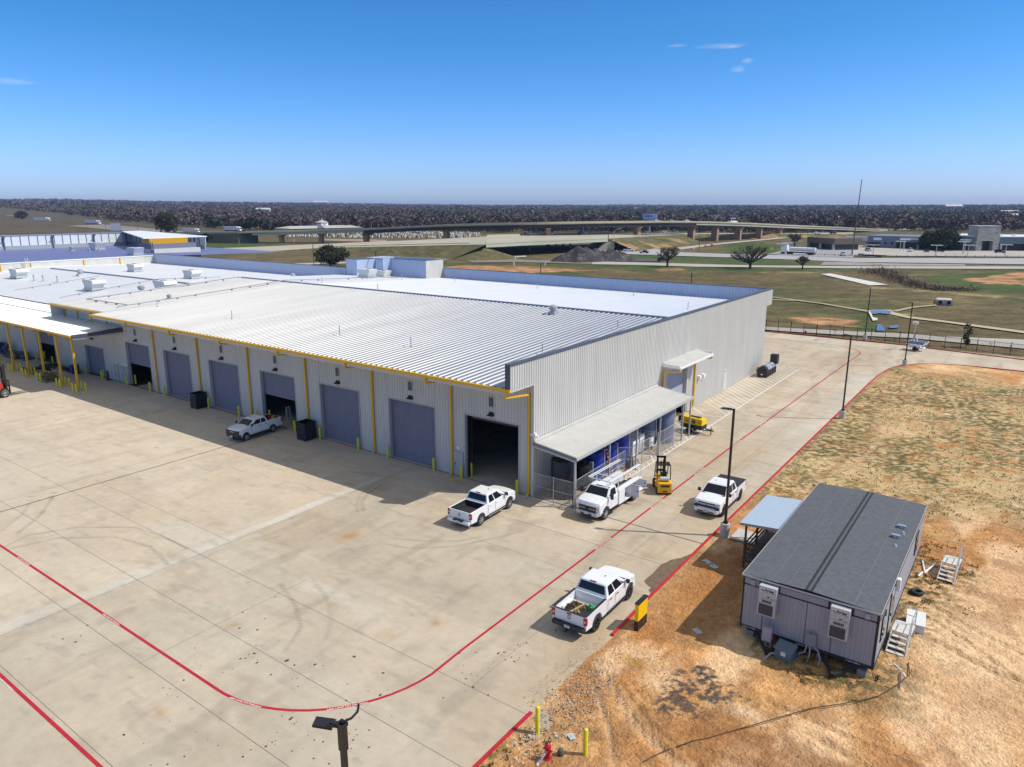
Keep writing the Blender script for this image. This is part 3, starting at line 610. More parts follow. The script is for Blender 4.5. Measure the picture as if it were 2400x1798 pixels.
# ================================================================ WAREHOUSE
def ribbed(mb, P0, dirv, length, outn, zlo, zhi, holes=(), pitch=.305, depth=.05, ztop=None):
    """ribbed sheet wall: profile along dirv, outn outward normal; holes (a,b,z0,z1) along length"""
    P0 = Vector(P0); d = Vector(dirv); n = Vector(outn)
    prof = [(0,0),(.55,0),(.68,-1),(.86,-1)]
    us = []; k = 0
    while k*pitch < length:
        for a, b in prof: us.append((k*pitch+a*pitch, b*depth))
        k += 1
    us = [u for u in us if u[0] < length-1e-4] + [(length, 0)]
    cuts = sorted(set([h[0] for h in holes]+[h[1] for h in holes]))
    pts = []
    for (u, w_) in us: pts.append((u, w_))
    for c in cuts: pts.append((c, 0.0))
    pts.sort()
    for (u0,w0),(u1,w1) in zip(pts[:-1], pts[1:]):
        if u1-u0 < 1e-5: continue
        um = (u0+u1)/2; segs = [(zlo, zhi if ztop is None else None)]
        zs = [zlo]; 
        hh = sorted([(h[2],h[3]) for h in holes if h[0] < um < h[1]])
        cur = zlo; ivs = []
        for a, b in hh:
            if a > cur: ivs.append((cur, a))
            cur = max(cur, b)
        ivs.append((cur, None))
        for a, b in ivs:
            t0 = (zhi if ztop is None else ztop(u0)) if b is None else b; t1 = (zhi if ztop is None else ztop(u1)) if b is None else b
            q0 = P0+d*u0+n*w0; q1 = P0+d*u1+n*w1
            mb.add([(q0.x,q0.y,a),(q1.x,q1.y,a),(q1.x,q1.y,t1),(q0.x,q0.y,t0)], [(0,1,2,3)])
def ribroof(mb, x0, x1, y0, z0, y1, z1, pitch=.61, h=.072, prof=None):
    prof = prof or [(0,0),(.48,0),(.60,1),(.80,1),(.92,0)]
    x = x0; xs_ = []
    while x < x1:
        for a, b in prof:
            if x+a*pitch < x1: xs_.append((x+a*pitch, b*h))
        x += pitch
    xs_.append((x1, 0)); n = len(xs_)
    ny = max(2, int(abs(y1-y0)/6)+1)
    V = [(xx, y0+(y1-y0)*j/(ny-1), z0+(z1-z0)*j/(ny-1)+hh) for j in range(ny) for xx, hh in xs_]
    mb.add(V, [(j*n+i, j*n+i+1, (j+1)*n+i+1, (j+1)*n+i) for j in range(ny-1) for i in range(n-1)])

WH = thing('warehouse', 'long grey ribbed metal warehouse with white standing seam roof, yellow gutter and slate roller doors', 'warehouse')
DOORS = [(-6.75,-1.42,5.45),(-15.42,-10.05,5.45),(-24.7,-19.3,5.45),(-34.0,-28.52,5.45),(-43.3,-37.87,5.45),(-52.65,-47.1,5.45),(-61.5,-55.95,5.45),(-72.7,-67.6,3.85),(-87.6,-82.1,4.35)]
PDOOR = [(-7.95,-7.05,2.1),(-65.0,-64.1,2.1),(-63.3,-62.45,2.1),(-62.35,-61.7,2.1)]
FX = -110.0
holes = [(a-FX, b-FX, 0, h) for a, b, h in DOORS]
mb = MB(); ribbed(mb, (FX,0,0), (1,0,0), -FX, (0,-1,0), 0, 9.1, holes, ztop=lambda u: 9.05 if u+FX > -77.7 else 7.45)
mb.build('front_wall', M_wall, WH)
for a, b, h in DOORS:      # deep jambs and head of each opening
    mb = MB(); mb.box(a-.10,a+.0,-.03,.42,0,h+.1); mb.box(b,b+.10,-.03,.42,0,h+.1); mb.box(a,b,-.03,.42,h,h+.1); mb.build('door_jamb', M_walld, WH)
OPEN = {0:5.45, 3:3.03, 6:2.8, 8:2.6}
for i, (a, b, h) in enumerate(DOORS):
    if i == 0: continue
    z0 = OPEN.get(i, .06)
    d = MB(); z = z0; k = 0
    while z < h-.001:
        z2 = min(z+.10, h); d.add([(a,.36,z),(b,.36,z),(b,.335,z+.05),(a,.335,z+.05),(b,.36,z2),(a,.36,z2)],[(0,1,2,3),(3,2,4,5)]); z = z2
    d.box(a,b,.325,.40,z0-.06,z0+.04); d.box(a,a+.07,.27,.36,0,h); d.box(b-.07,b,.27,.36,0,h)
    o = d.build('roller_door', M_door, WH)
    if i in OPEN: o['label'] = 'slate roller door raised halfway'
d = MB(); a, b, h = DOORS[0]; d.box(a+.02,a+.12,.25,.36,0,h); d.box(a+.3,b,.45,.9,h-.35,h-.02); d.tube([(a+.45,.3,5.2),(a+.45,.3,.3)],.02); d.build('roller_door', M_blackp, WH)
for a, b, h in PDOOR:
    d = MB(); d.box(a,b,-.075,-.02,.03,h); d.box(a-.07,a,-.09,-.0,0,h+.07); d.box(b,b+.07,-.09,-.0,0,h+.07); d.box(a,b,-.09,0,h,h+.07)
    o = d.build('personnel_door', M_walld, WH)
    hd = MB(); hd.box(a+.10,a+.16,-.13,-.075,1.0,1.12); hd.build('handle', M_blackp, o)
    pl = MB(); pl.box((a+b)/2-.15,(a+b)/2+.15,-.06,0,h+.22,h+.5); pl.build('door_lamp', M_white, WH)
CX = [(-4.02),(-12.75),(-22.0),(-31.3),(-40.6),(-49.9),(-58.7)]
for x in CX:
    l = MB(); l.box(x-.29,x+.29,-.06,0,6.53,7.37); l.mi = 1
    for k in range(7): l.add([(x-.22,-.03,6.62+k*.105),(x+.22,-.03,6.62+k*.105),(x+.22,-.10,6.57+k*.105),(x-.22,-.10,6.57+k*.105)],[(0,1,2,3)]); 
    l.mi = 2; l.box(x-.23,x+.23,-.064,-.06,6.59,7.31)
    l.build('louvre', [M_wall, M_walld, mat('louvre_shadow', (.06,.065,.075), .8)], WH)
for x in CX+[-70.2]:
    zz = 5.95 if x > -60 else 5.0
    l = MB(); l.hexa([(x-.27,-.36,zz-.10),(x+.27,-.36,zz-.10),(x+.27,0,zz-.16),(x-.27,0,zz-.16)],[(x-.16,-.26,zz+.02),(x+.16,-.26,zz+.02),(x+.2,0,zz+.17),(x-.2,0,zz+.17)]); l.build('wall_light', M_blackp, WH)
# end wall with its tall flat parapet
ew = MB()
EH = [(24.1+3.0, 29.35+3.0, 0, 5.5)]


ribbed(ew, (0,0,0), (0,1,0), 55.9, (1,0,0), 0, 10.82, [(24.1,29.35,0,5.45)])
ribbed(ew, (0,-3.05,0), (0,1,0), 3.05, (1,0,0), 8.95, 10.82)
ribbed(ew, (0,55.9,0), (0,1,0), 2.2, (1,0,0), 8.7, 10.82)
ew.build('end_wall', M_wall, WH)
tr = MB(); tr.box(-.42,.05,-3.08,58.15,10.82,10.95)
tr.box(-.42,-.37,-3.08,58,9.2,10.82)
tr.box(-.40,.05,-3.12,-3.07,9.0,10.9); tr.build('parapet_coping', M_cap, WH)
tr = MB(); tr.box(-.365,.0,-3.04,.0,8.88,8.95); tr.box(.005,.05,-3.06,-2.96,8.95,10.82); tr.box(.003,.05,-.08,.06,0,8.95); tr.box(-.25,.0,-.06,-.005,0,8.9); tr.build('corner_trim', M_wall, WH)
sf = MB(); sf.box(-77.7,-.42,-3.0,-.0,8.82,8.86) ; sf.hexa([(-62.8,-2.98,8.8),(-.4,-2.98,8.8),(-.4,-2.9,8.8),(-62.8,-2.9,8.8)],[(-62.8,-2.98,9.05),(-.4,-2.98,9.05),(-.4,-2.9,9.05),(-62.8,-2.9,9.05)])
sf = MB(); sf.box(-62.8,-.42,-2.95,0,8.80,8.85); sf.box(-77.7,-62.8,-1.45,0,8.80,8.85); sf.box(-62.8,-.42,-2.99,-2.93,8.66,9.0); sf.build('soffit', M_wall, WH)
# roofs
RS = (10.5-9.13)/29.6
rz = lambda y: 9.13+(y+3)*RS if y < 26.6 else 10.5-(y-26.6)*.0487
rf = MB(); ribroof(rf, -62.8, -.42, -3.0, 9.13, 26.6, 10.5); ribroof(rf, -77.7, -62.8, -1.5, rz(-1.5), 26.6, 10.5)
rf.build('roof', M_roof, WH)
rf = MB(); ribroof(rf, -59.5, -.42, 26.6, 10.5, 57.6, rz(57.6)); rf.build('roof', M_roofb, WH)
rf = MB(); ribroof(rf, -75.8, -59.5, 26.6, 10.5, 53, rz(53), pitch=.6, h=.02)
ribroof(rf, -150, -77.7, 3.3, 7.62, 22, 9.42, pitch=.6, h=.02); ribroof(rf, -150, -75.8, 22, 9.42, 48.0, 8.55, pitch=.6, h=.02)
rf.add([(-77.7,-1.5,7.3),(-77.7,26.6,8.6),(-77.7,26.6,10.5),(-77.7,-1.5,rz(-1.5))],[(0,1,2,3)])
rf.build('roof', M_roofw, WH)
rc = MB()
def ridge(x0, x1, y, z):
    x = x0
    while x < x1:
        rc.hexa([(x,y-.28,z-.03),(x+.30,y-.28,z-.03),(x+.30,y+.28,z-.03),(x,y+.28,z-.03)],[(x,y-.28,z+.07),(x+.30,y-.28,z+.07),(x+.30,y+.28,z+.07),(x,y+.28,z+.07)]); x += .38
    rc.box(x0,x1,y-.2,y+.2,z+.03,z+.13)
ridge(-75.8,-.45,26.6,10.52); ridge(-134.7,-76,22,9.44); rc.build('ridge_cap', mat('ridge_metal', (.20,.23,.31), .45, .4), WH)
rl = MB()      # lap joints across the sheets
for y in (4.2,11.5,19):
    rl.add([(-62,y,rz(y)+.012),(-8,y,rz(y)+.012),(-8,y+.07,rz(y)+.012),(-62,y+.07,rz(y)+.012)],[(0,1,2,3)])
for y in (34,42,50): rl.add([(-59,y,rz(y)+.012),(-2,y,rz(y)+.012),(-2,y+.08,rz(y)+.012),(-59,y+.08,rz(y)+.012)],[(0,1,2,3)])
rl.build('roof_lap', mat('lap_grey', (.42,.43,.46), .6), WH)
# back parapets, ribs on the inside
bp = MB(); ribbed(bp, (-59.7,57.6,0), (1,0,0), 59.4, (0,-1,0), 8.6, 10.82, pitch=.4, depth=.05)
bp.build('parapet', M_parin, WH)
bp = MB(); bp.box(-59.7,-.02,57.75,57.8,8.6,10.82); bp.box(-59.7,-.42,57.55,57.85,10.82,10.9); bp.build('parapet_coping', M_cap, WH)
bp = MB(); ribbed(bp, (-143,48,0), (1,0,0), 68, (0,-1,0), 8.3, 10.75, pitch=.8, depth=.02); bp.build('parapet', mat('parapet_blue_grey', (.42,.48,.64), .5, .2), WH)
bp = MB(); bp.box(-143,-75,48.06,48.3,0,10.75); bp.box(-143,-75,47.96,48.34,10.75,10.82); bp.build('parapet_coping', M_cap, WH)
# raised screen box where the two parapets meet
sb = MB(); T = 12.4
ribbed(sb, (-68.3,53,0), (1,0,0), 8.6, (0,-1,0), 8.9, T, pitch=.4, depth=.05)
ribbed(sb, (-68.3,51.0,0), (0,1,0), 2.0, (1,0,0), 9, T, pitch=.4, depth=.05)
ribbed(sb, (-70.2,51.0,0), (1,0,0), 1.9, (0,-1,0), 9, T, pitch=.4, depth=.05)
ribbed(sb, (-72.0,52.6,0), (1,0,0), 1.8, (0,-1,0), 9, T, pitch=.4, depth=.05)
sb.box(-74.9,-72.0,48,57.6,8.5,T); sb.box(-72,-59.7,57.6,57.8,8,T); sb.build('screen_wall', M_parin, WH)
sb = MB(); sb.box(-59.72,-59.55,53,57.62,8.6,T); sb.build('screen_wall', M_wall, WH)
sb = MB(); sb.box(-68.4,-59.5,52.9,53.1,T,T+.08); sb.box(-59.8,-59.5,53.1,57.7,T,T+.08); sb.box(-75,-71.9,47.9,52,T,T+.08); sb.box(-71.9,-68.3,50.9,51.1,T,T+.08); sb.build('parapet_coping', M_cap, WH)
# outer walls that close the building
for q_ in ((-59.7,-.05,55.85,55.9,0,8.75),(-150,-149.8,0,48,0,8.2),(-77.6,-77.4,0,26,7,rz(0)-.1),(-150,-110,3.2,3.3,0,7.4)): MB().box(*q_).build('rear_wall', M_wall, WH)
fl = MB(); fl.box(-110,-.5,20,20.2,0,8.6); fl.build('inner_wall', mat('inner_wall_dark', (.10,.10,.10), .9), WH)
# gutter, eave brackets and downspouts
g = MB(); g.box(-62.9,.06,-3.20,-3.0,8.93,9.15); g.box(-77.8,-62.95,-1.68,-1.5,rz(-1.5)-.22,rz(-1.5)-.02); g.build('gutter', M_gut, WH)
for x in (-.36,-8.12,-17.36,-26.57,-35.85,-45.2,-54.5,-62.8):
    d = MB(); d.sq((x,-3.08,8.95),(x,-3.08,8.46),.15); d.sq((x,-3.08,8.50),(x,-.16,8.12),.13); 
    if x > -60: d.sq((x,-.14,8.18),(x,-.14,.25),.17,.14); d.sq((x,-.14,.28),(x,-.38,.06),.15,.12)
    d.build('downspout', M_gut, WH)
    if x > -60:
        sp = MB(); sp.box(x-.17,x+.17,-.75,-.22,.01,.07); sp.build('splash_block', M_conc, WH)
for x in (-77,-73.3,-69.6,-65.5):
    d = MB(); d.sq((x,-1.6,rz(-1.5)-.2),(x,-.1,rz(-1.5)-.75),.12); d.sq((x,-.12,rz(0)-.4),(x,-.12,7.3),.14); d.build('eave_bracket', M_gut, WH)
# low canopy over the western yard
lc = MB(); ribroof(lc, -77.8, -61.75, -6.0, 7.02, 0, 7.28, pitch=.38, h=.05); ribroof(lc, -112, -77.8, -6.0, 7.02, 3.4, 7.45, pitch=.38, h=.05); lc.build('canopy_roof', M_roofw, WH)
lc = MB(); lc.box(-61.74,-61.62,-6.0,0,6.72,7.12); lc.build('canopy_fascia', M_cap, WH)
lc = MB(); lc.box(-61.9,-61.76,-5.8,-.05,6.50,6.66); lc.box(-112,-61.9,-5.2,0,6.72,6.76); lc.box(-112,-61.8,-.15,0,6.3,6.7); lc.build('canopy_soffit', M_wall, WH)
lc = MB(); lc.box(-112,-61.7,-6.16,-6.0,6.84,7.03); lc.build('canopy_gutter', M_gut, WH)
for x in (-63.3,-67.6,-72.5,-77.4,-82.2,-87.0,-91.8):
    p = MB(); p.sq((x,-5.35,0),(x,-5.35,6.75),.22,.22); p.sq((x,-6.05,6.85),(x,-6.05,6.55),.14); p.sq((x,-6.05,6.58),(x,-5.4,6.4),.12); p.sq((x,-5.2,6.72),(x,0,6.72),.18,.3); p.build('canopy_post', M_yel, WH)
    p = MB(); p.box(x-.3,x+.3,-5.65,-5.05,.005,.04); p.build('post_base', M_conc, WH)
# roller door, canopy and fittings of the end wall
d = MB(); z = 1.05
a, b = 24.1, 29.35
while z < 5.45: d.add([(-.36,a,z),(-.36,b,z),(-.335,b,z+.05),(-.335,a,z+.05),(-.36,b,z+.1),(-.36,a,z+.1)],[(0,1,2,3),(3,2,4,5)]); z += .1
d.box(-.40,-.32,a,b,.98,1.06); o = d.build('roller_door', mat('roller_door_grey', (.33,.34,.39), .5), WH)
d = MB(); d.box(-.42,.03,a-.1,a,0,5.55); d.box(-.42,.03,b,b+.3,0,5.55); d.box(-.42,.03,a,b,5.45,5.55); d.build('door_jamb', M_wall, WH)
d = MB(); ribroof(d, 22.8, 31.5, 0, 0, 1, 1, pitch=.305, h=.03)
d.v = [(y_*1.9+.0, x_, 6.62-.30*y_+(z_-y_)) for x_, y_, z_ in d.v]; d.build('door_canopy', M_wall, WH)
d = MB(); d.box(1.86,1.98,22.75,31.55,6.14,6.34); d.box(0,1.86,22.72,22.80,6.2,6.55); d.box(0,1.86,31.5,31.58,6.2,6.6); d.box(0,1.86,22.8,31.5,6.12,6.15); d.build('canopy_fascia', M_white, WH)
for y in (22.95,31.3):
    d = MB(); d.sq((1.88,y,6.2),(1.88,y,5.85),.14); d.sq((1.88,y,5.88),(.1,y,5.62),.12); d.sq((.12,y,5.7),(.12,y,.2),.16); d.build('downspout', M_gut, WH)
d = MB(); d.box(.0,.07,40.75,41.75,.02,2.15); o = d.build('personnel_door', M_wall, WH)
d = MB(); d.box(0,.05,40.66,40.75,0,2.22); d.box(0,.05,41.75,41.84,0,2.22); d.box(0,.06,41.15,41.35,2.4,2.6); d.build('door_frame', M_white, WH)
for y in (32.57,33.7):
    d = MB(); d.box(0,.34,y-.22,y+.22,3.1,3.45); d.box(.1,.3,y-.12,y+.12,2.95,3.1); d.build('wall_vent', M_white, WH)
d = MB(); d.box(.05,.2,-.1,.12,4.9,5.15); d.box(.2,.36,-.02,.1,4.86,4.98); d.box(-.25,.05,-.15,-.03,4.95,5.1); d.build('security_camera', M_white, WH)
d = MB(); d.box(-55.2,-54.9,-.5,-.1,6.7,6.9); d.cyl((-55.05,-.5,6.8),(-55.05,-.8,6.7),.08); d.build('security_camera', M_white, WH)
# pipes that run over the roof on small sleepers
def rwest(y): return 7.62+(y-3.3)*.0963 if y < 22 else 9.42-(y-22)*.0335
def pipe(pts, r=.05, sl=True, name='roof_pipe'):
    d = MB(); d.tube(pts, r)
    if sl:
        for (a, b) in zip(pts[:-1], pts[1:]):
            a = Vector(a); b = Vector(b); n = int((b-a).length/2.6)
            for i in range(1, n):
                p = a.lerp(b, i/n); d.box(p.x-.1,p.x+.1,p.y-.1,p.y+.1,p.z-.22,p.z)
    d.build(name, mat('pipe_grey', (.22,.22,.24), .6), WH)
E_ = lambda y: rz(y)+.25
pipe([(-63.9,.6,E_(.6)-.2),(-63.9,.9,E_(.9)),(-64.0,14,E_(14)),(-64.2,26.2,E_(26.2)+.1),(-64.3,36,E_(36)),(-64.6,45.5,E_(45.5)),(-61,47.5,E_(47.5))])
pipe([(-64.3,2.2,E_(2.2)),(-74.9,2.0,E_(2.0)),(-75.1,14,E_(14)),(-75.5,26,E_(26)),(-80.5,27.5,rwest(27.5)+.25),(-80.9,41,rwest(41)+.25)])
W_ = lambda y: rwest(y)+.22
pipe([(-93,6,W_(6)),(-93.5,12,W_(12)),(-93,22,W_(22)+.1),(-92,33,W_(33))]); pipe([(-110,6,W_(6)),(-110,20,W_(20))]); pipe([(-77.9,0,8.2),(-77.9,10,8.9),(-77.9,21.5,9.6)], .05, False)
# ================================================================ things on the roof
def rtu(loc, label, rz_=0, s=1.0):
    t = thing('rooftop_unit', label, 'rooftop unit', loc, rz_, 'packaged units on the warehouse roof')
    a, b, c = 1.35*s, .95*s, 1.45*s
    m_ = MB(); m_.box(-a*.8,a*.8,-b,b,.45,c+.1); m_.hexa([(-a*.8,-b,.45),(-a*.8,b,.45),(-a*.8-.02,b,.45),(-a*.8-.02,-b,.45)],[(-a*.8,-b,c+.1),(-a*.8,b,c+.1),(-a*1.28,b,c+.05),(-a*1.28,-b,c+.05)])
    m_.build('cabinet', mat('unit_paint', (.66,.67,.66), .5), t, bevel=.02)
    m_ = MB(); m_.hexa([(a*.8,-b,c*.55),(a*1.2,-b,c*.75),(a*1.2,b,c*.75),(a*.8,b,c*.55)],[(a*.8,-b,c+.08),(a*1.02,-b,c+.02),(a*1.02,b,c+.02),(a*.8,b,c+.08)]); m_.build('intake_hood', mat('unit_paint', (0,0,0)), t)
    m_ = MB(); m_.box(-a*1.0,a*.95,-b*1.05,b*1.05,.1,.45); m_.box(-a*1.1,a*1.1,-b-.15,-b,.05,.16); m_.build('curb', M_steel, t)
    m_ = MB()
    for k_ in range(3): MB().box(-a*.8+.1+k_*.72*s,-a*.8+.14+k_*.72*s,-b-.012,-b,.5,c).build('panel_seam', mat('unit_grille', (.12,.12,.13), .6), t)
    m_.cyl((-a*.3,0,c+.1),(-a*.3,0,c+.16),.42*s,n=16); m_.build('fan_guard', mat('unit_grille', (0,0,0)), t)
    return t
rtu((-116.5,30,rwest(30)), 'white packaged unit farthest up the pale back slope, near the beige wall')
rtu((-93.5,28.5,rwest(28.5)), 'white packaged unit behind the ridge beside the tall blue parapet roof')
rtu((-95.5,12.5,rwest(12.5)), 'large white packaged unit in the middle of the front white slope', 0, 1.12)
rtu((-81.0,16.5,rwest(16.5)), 'large white packaged unit right at the ridge, beside the small grey fan', 0, 1.1)
rtu((-127.5,13.5,rwest(13.5)), 'white packaged unit cut by the left edge of the photo', 0, 1.12)
rtu((-66.5,45.3,rz(45.3)), 'white packaged unit in front of its twin below the tall ribbed screen', R(180))
rtu((-68.3,50.8,9.0), 'white packaged unit set back against the tall ribbed screen', R(180), .9)
def fan(loc, label, s=1, name='roof_fan', cat='roof fan'):
    t = thing(name, label, cat, loc)
    m_ = MB(); m_.box(-.45*s,.45*s,-.45*s,.45*s,0,.3*s); m_.build('curb', M_steel, t)
    m_ = MB(); m_.lathe([(.35*s,.3*s),(.35*s,.55*s),(.5*s,.6*s),(.5*s,.95*s),(.2*s,1.1*s)], n=14); m_.build('cowl', M_steel, t)
fan((-78.7,11.5,rwest(11.5)+.9), 'small grey mushroom fan in front of the unit at the ridge')
fan((-13.2,23.0,rz(23)), 'galvanised round exhaust stack by the ridge near the end wall', .95)
fan((-116.2,19.4,rwest(19.4)), 'boxy grey fan on the pale left slope', 1.1)
fan((-83.4,42.4,rwest(42.4)), 'small condenser leftmost along the blue parapet', .9)
fan((-78.3,45.0,rwest(45)), 'small fan second along the blue parapet', .7)
fan((-76.9,46.6,rwest(46.6)), 'small fan nearest the ribbed screen along the blue parapet', .9)
fan((-65.2,8.3,rz(8.3)), 'low pale curb hatch near the hooked pipe', .6)
vp = [(-43.93,3.77,9.44),(-25.76,3.72,9.44),(-15.92,3.53,9.43),(-3.91,6.96,9.59),(-3.22,19.12,10.15),
      (-60.48,4.05,9.46),(-59.80,29.79,10.34),(-44.71,27.04,10.48),(-59.80,47.11,9.50),(-50.03,49.72,9.37),
      (-33.51,49.95,9.36),(-17.04,50.07,9.36),(-3.60,37.32,9.98)]
VL = ['thin vent pipe on the front slope above the third roller door from the left','thin vent pipe mid slope above the half open door','thin vent pipe low on the front slope above the black bin','thin vent pipe close behind the near parapet corner','tall thin vent pipe high on the front slope near the end parapet','short vent pipe beside the low pale curb hatch','thin vent pipe behind the ridge, leftmost','thin vent pipe sticking up right behind the ridge','thin vent pipe below the beige side of the screen','thin vent pipe at the start of the ribbed back parapet','thin vent pipe halfway along the back parapet','thin vent pipe by the back parapet, right of the middle','thin vent pipe nearest the far end of the back slope']
for p, lb in zip(vp, VL):
    d = MB(); d.tube([(0,0,-.05),(0,0,.95)], .045, 8); d.lathe([(.16,-.02),(.13,.10),(.05,.16)], n=10); o = d.build('vent_pipe', mat('vent_pipe_grey', (.42,.44,.47), .6)); at(o, p); tag(o, lb, 'vent pipe', 'vent pipes through the warehouse roof')
for (x,y,z),lb in (((-119.5,12.8,rwest(12.8)),'short grey flue left of its twin on the white slope'),((-116.9,13.3,rwest(13.3)),'short grey flue right of its twin on the white slope'),((-112.8,14,rwest(14)),'T shaped grey flue near the boxy fan')):
    d = MB(); d.tube([(0,0,-.05),(0,0,1.1)], .10, 8); d.tube([(-.3,0,.95),(.3,0,.95)], .09, 8); d.box(-.3,.3,-.3,.3,-.02,.08); o = d.build('flue', M_steel); at(o, (x,y,z)); tag(o, lb, 'flue', 'flues on the western roof')
# ================================================================ ANNEX behind on the left
AX = thing('annex_building', 'adjoining building with blue roof, open framed parapet and a yellow band', 'building')
a = MB(); ribbed(a, (-143,-10,0), (0,1,0), 58, (1,0,0), 0, 10.35, pitch=.4, depth=.04); a.build('wall', M_wall, AX)
a = MB(); a.box(-143.5,-142.9,-10,48.2,10.35,10.5); a.build('coping', M_white, AX)
for y in (9.0,15.9,21.5,32.1,40.0):
    a = MB(); a.sq((-142.9,y,10.3),(-142.9,y,8.0),.22); a.build('downspout', M_gut, AX)
a = MB(); a.add([(-143.4,-10,10.2),(-143.4,48.2,10.2),(-143.4,86,9.4),(-215,86,9.4),(-215,-10,9.7)],[(0,1,2,3,4)]); a.build('roof', mat('annex_roof_blue', (.17,.19,.37), .55, .25, var=.05, scale=.1), AX)
# framed parapet: far side (x=-215) and back side (y=77)
fx = -214.0; y1 = 79.0
a = MB(); a.box(fx-.3,fx,-20,y1,9.5,10.6); a.box(fx,-172,y1,y1+.3,9.5,10.6); a.build('parapet', mat('annex_parapet', (.33,.36,.38), .6), AX)
a = MB(); a.box(fx-.5,fx-.35,-20,y1,10.6,13.4); a.box(fx,-172,y1+.4,y1+.55,10.6,13.3); a.build('translucent_panel', mat('pale_panel', (.66,.70,.70), .5), AX)
a = MB(); y = -18
while y < y1: a.box(fx-.34,fx-.2,y,y+.12,10.6,13.4); y += 2.3
x = fx+2
while x < -173: a.box(x,x+.12,y1+.2,y1+.36,10.6,13.3); x += 2.3
a.build('mullion', mat('frame_steel', (.10,.12,.16), .6), AX)
for y in (-10,3,16,29,42,55,67,77):
    a = MB(); a.sq((fx+.1,y,9.4),(fx+.1,y,13.4),.4,.3); a.sq((fx+.1,y,12.4),(fx+1.4,y,13.4),.2); a.build('frame_column', mat('frame_steel', (0,0,0)), AX)
for x in (-206,-196,-187,-180):
    a = MB(); a.sq((x,y1-.1,9.4),(x,y1-.1,13.3),.35,.3); a.build('frame_column', mat('frame_steel', (0,0,0)), AX)
a = MB(); a.box(fx-1.0,fx-.2,-20,y1+1.0,13.4,13.7); a.build('parapet_coping', mat('annex_cap', (.25,.27,.33), .6), AX)
a = MB(); a.hexa([(fx,y1-3,13.76),(-160.5,55,13.62),(-160.5,73,13.55),(fx,y1+3,13.76)],[(fx,y1-3,14.0),(-160.5,55,13.85),(-160.5,73,13.78),(fx,y1+3,14.0)]); a.build('canopy_slab', M_white, AX)
a = MB(); a.box(-164,-160,56.3,66.9,12.25,13.6); a.build('yellow_band', mat('ochre_band', (.60,.30,.005), .5), AX)
a = MB(); a.box(-165,-158.5,55.8,68.3,11.0,12.25); a.build('upper_wall', mat('slate_wall', (.16,.165,.22), .6), AX)
a = MB(); a.box(-166,-157,55.7,68.6,0,11.0); a.build('rear_wall', M_wall, AX)
a = MB(); 
for x in (-161.5,-159.6): a.sq((x,69.6,9.5),(x,69.6,13.5),.25)
a.build('canopy_post', M_cap, AX)
a = MB()
for x in (-157.0,-156.0): a.sq((x,54.9,9.6),(x,54.9,12.9),.14)
for k_ in range(6): a.sq((-157,54.9,10.0+k_*.5),(-156,54.9,10.0+k_*.5),.07)
a.build('roof_ladder', mat('ladder_blue', (.03,.05,.12), .5), AX)
rtu((-189.5,56.5,9.6), 'tall white unit with slanted hood on the blue annex roof, left', R(180), 1.45)
rtu((-153.3,48.9,9.95), 'tall white unit with slanted hood by the right edge of the blue annex roof', R(180), 1.3)
fan((-189,49.5,9.7), 'small white condenser alone on the blue annex roof', 1.3); fan((-184,51.8,9.8), 'first of two tiny white vents beside the annex hooded unit', .7); fan((-181.5,53.2,9.8), 'second of two tiny white vents, nearer the annex hooded unit', .7)
t = MB(); 
for s_ in (0,.5): t.sq((s_,0,-1.8),(s_,-.1,1.2),.07)
for k_ in range(9): t.sq((0,0,-1.6+k_*.3),(.5,0,-1.6+k_*.3),.05)
o = t.build('roof_ladder', mat('ladder_pale', (.6,.55,.4), .6)); at(o, (-142.2,20.2,10.2), R(90)); tag(o, 'short striped ladder up the beige wall of the annex', 'ladder')
# ================================================================ TANK SHED canopy and its fence
SH = thing('tank_canopy', 'ribbed lean-to canopy on steel posts along the end wall over the tanks', 'canopy')
d = MB(); ribroof(d, -.15, 21.6, 0, 0, 1, 1, pitch=.305, h=.035); d.v = [(y_*3.85+.03, x_, 4.48-.50*y_+(z_-y_)) for x_, y_, z_ in d.v]; d.build('roof', M_wall, SH)
d = MB(); d.box(.04,.22,-.15,21.6,4.50,4.62); d.build('flashing', M_wall, SH)
d = MB(); d.hexa([(.05,-.24,4.28),(3.9,-.24,3.80),(3.9,-.15,3.80),(.05,-.15,4.28)],[(.05,-.24,4.52),(3.9,-.24,4.02),(3.9,-.15,4.02),(.05,-.15,4.52)]); d.build('gable_trim', mat('trim_grey', (.20,.20,.19), .5), SH)
d = MB(); d.box(3.86,3.98,-.24,21.65,3.78,3.98); d.hexa([(.05,-.30,4.12),(3.9,-.30,3.66),(3.9,-.24,3.66),(.05,-.24,4.12)],[(.05,-.30,4.28),(3.9,-.30,3.80),(3.9,-.24,3.80),(.05,-.24,4.28)]); d.hexa([(.05,21.6,4.3),(3.9,21.6,3.8),(3.9,21.7,3.8),(.05,21.7,4.3)],[(.05,21.6,4.5),(3.9,21.6,4.02),(3.9,21.7,4.02),(.05,21.7,4.5)]); d.build('edge_beam', M_walld, SH)
d = MB()
for y in (0,4.9,10,14.6,19.7): d.sq((.1,y+.05,4.3),(3.8,y+.05,3.84),.12,.12)
d.build('rafter', M_walld, SH)
for y in (-.05,5.2,10.0,14.6,19.7,21.5):
    d = MB(); d.sq((3.72,y,0),(3.72,y,3.85),.12); d.box(3.57,3.87,y-.15,y+.15,.006,.03); d.build('post', M_steel, SH)
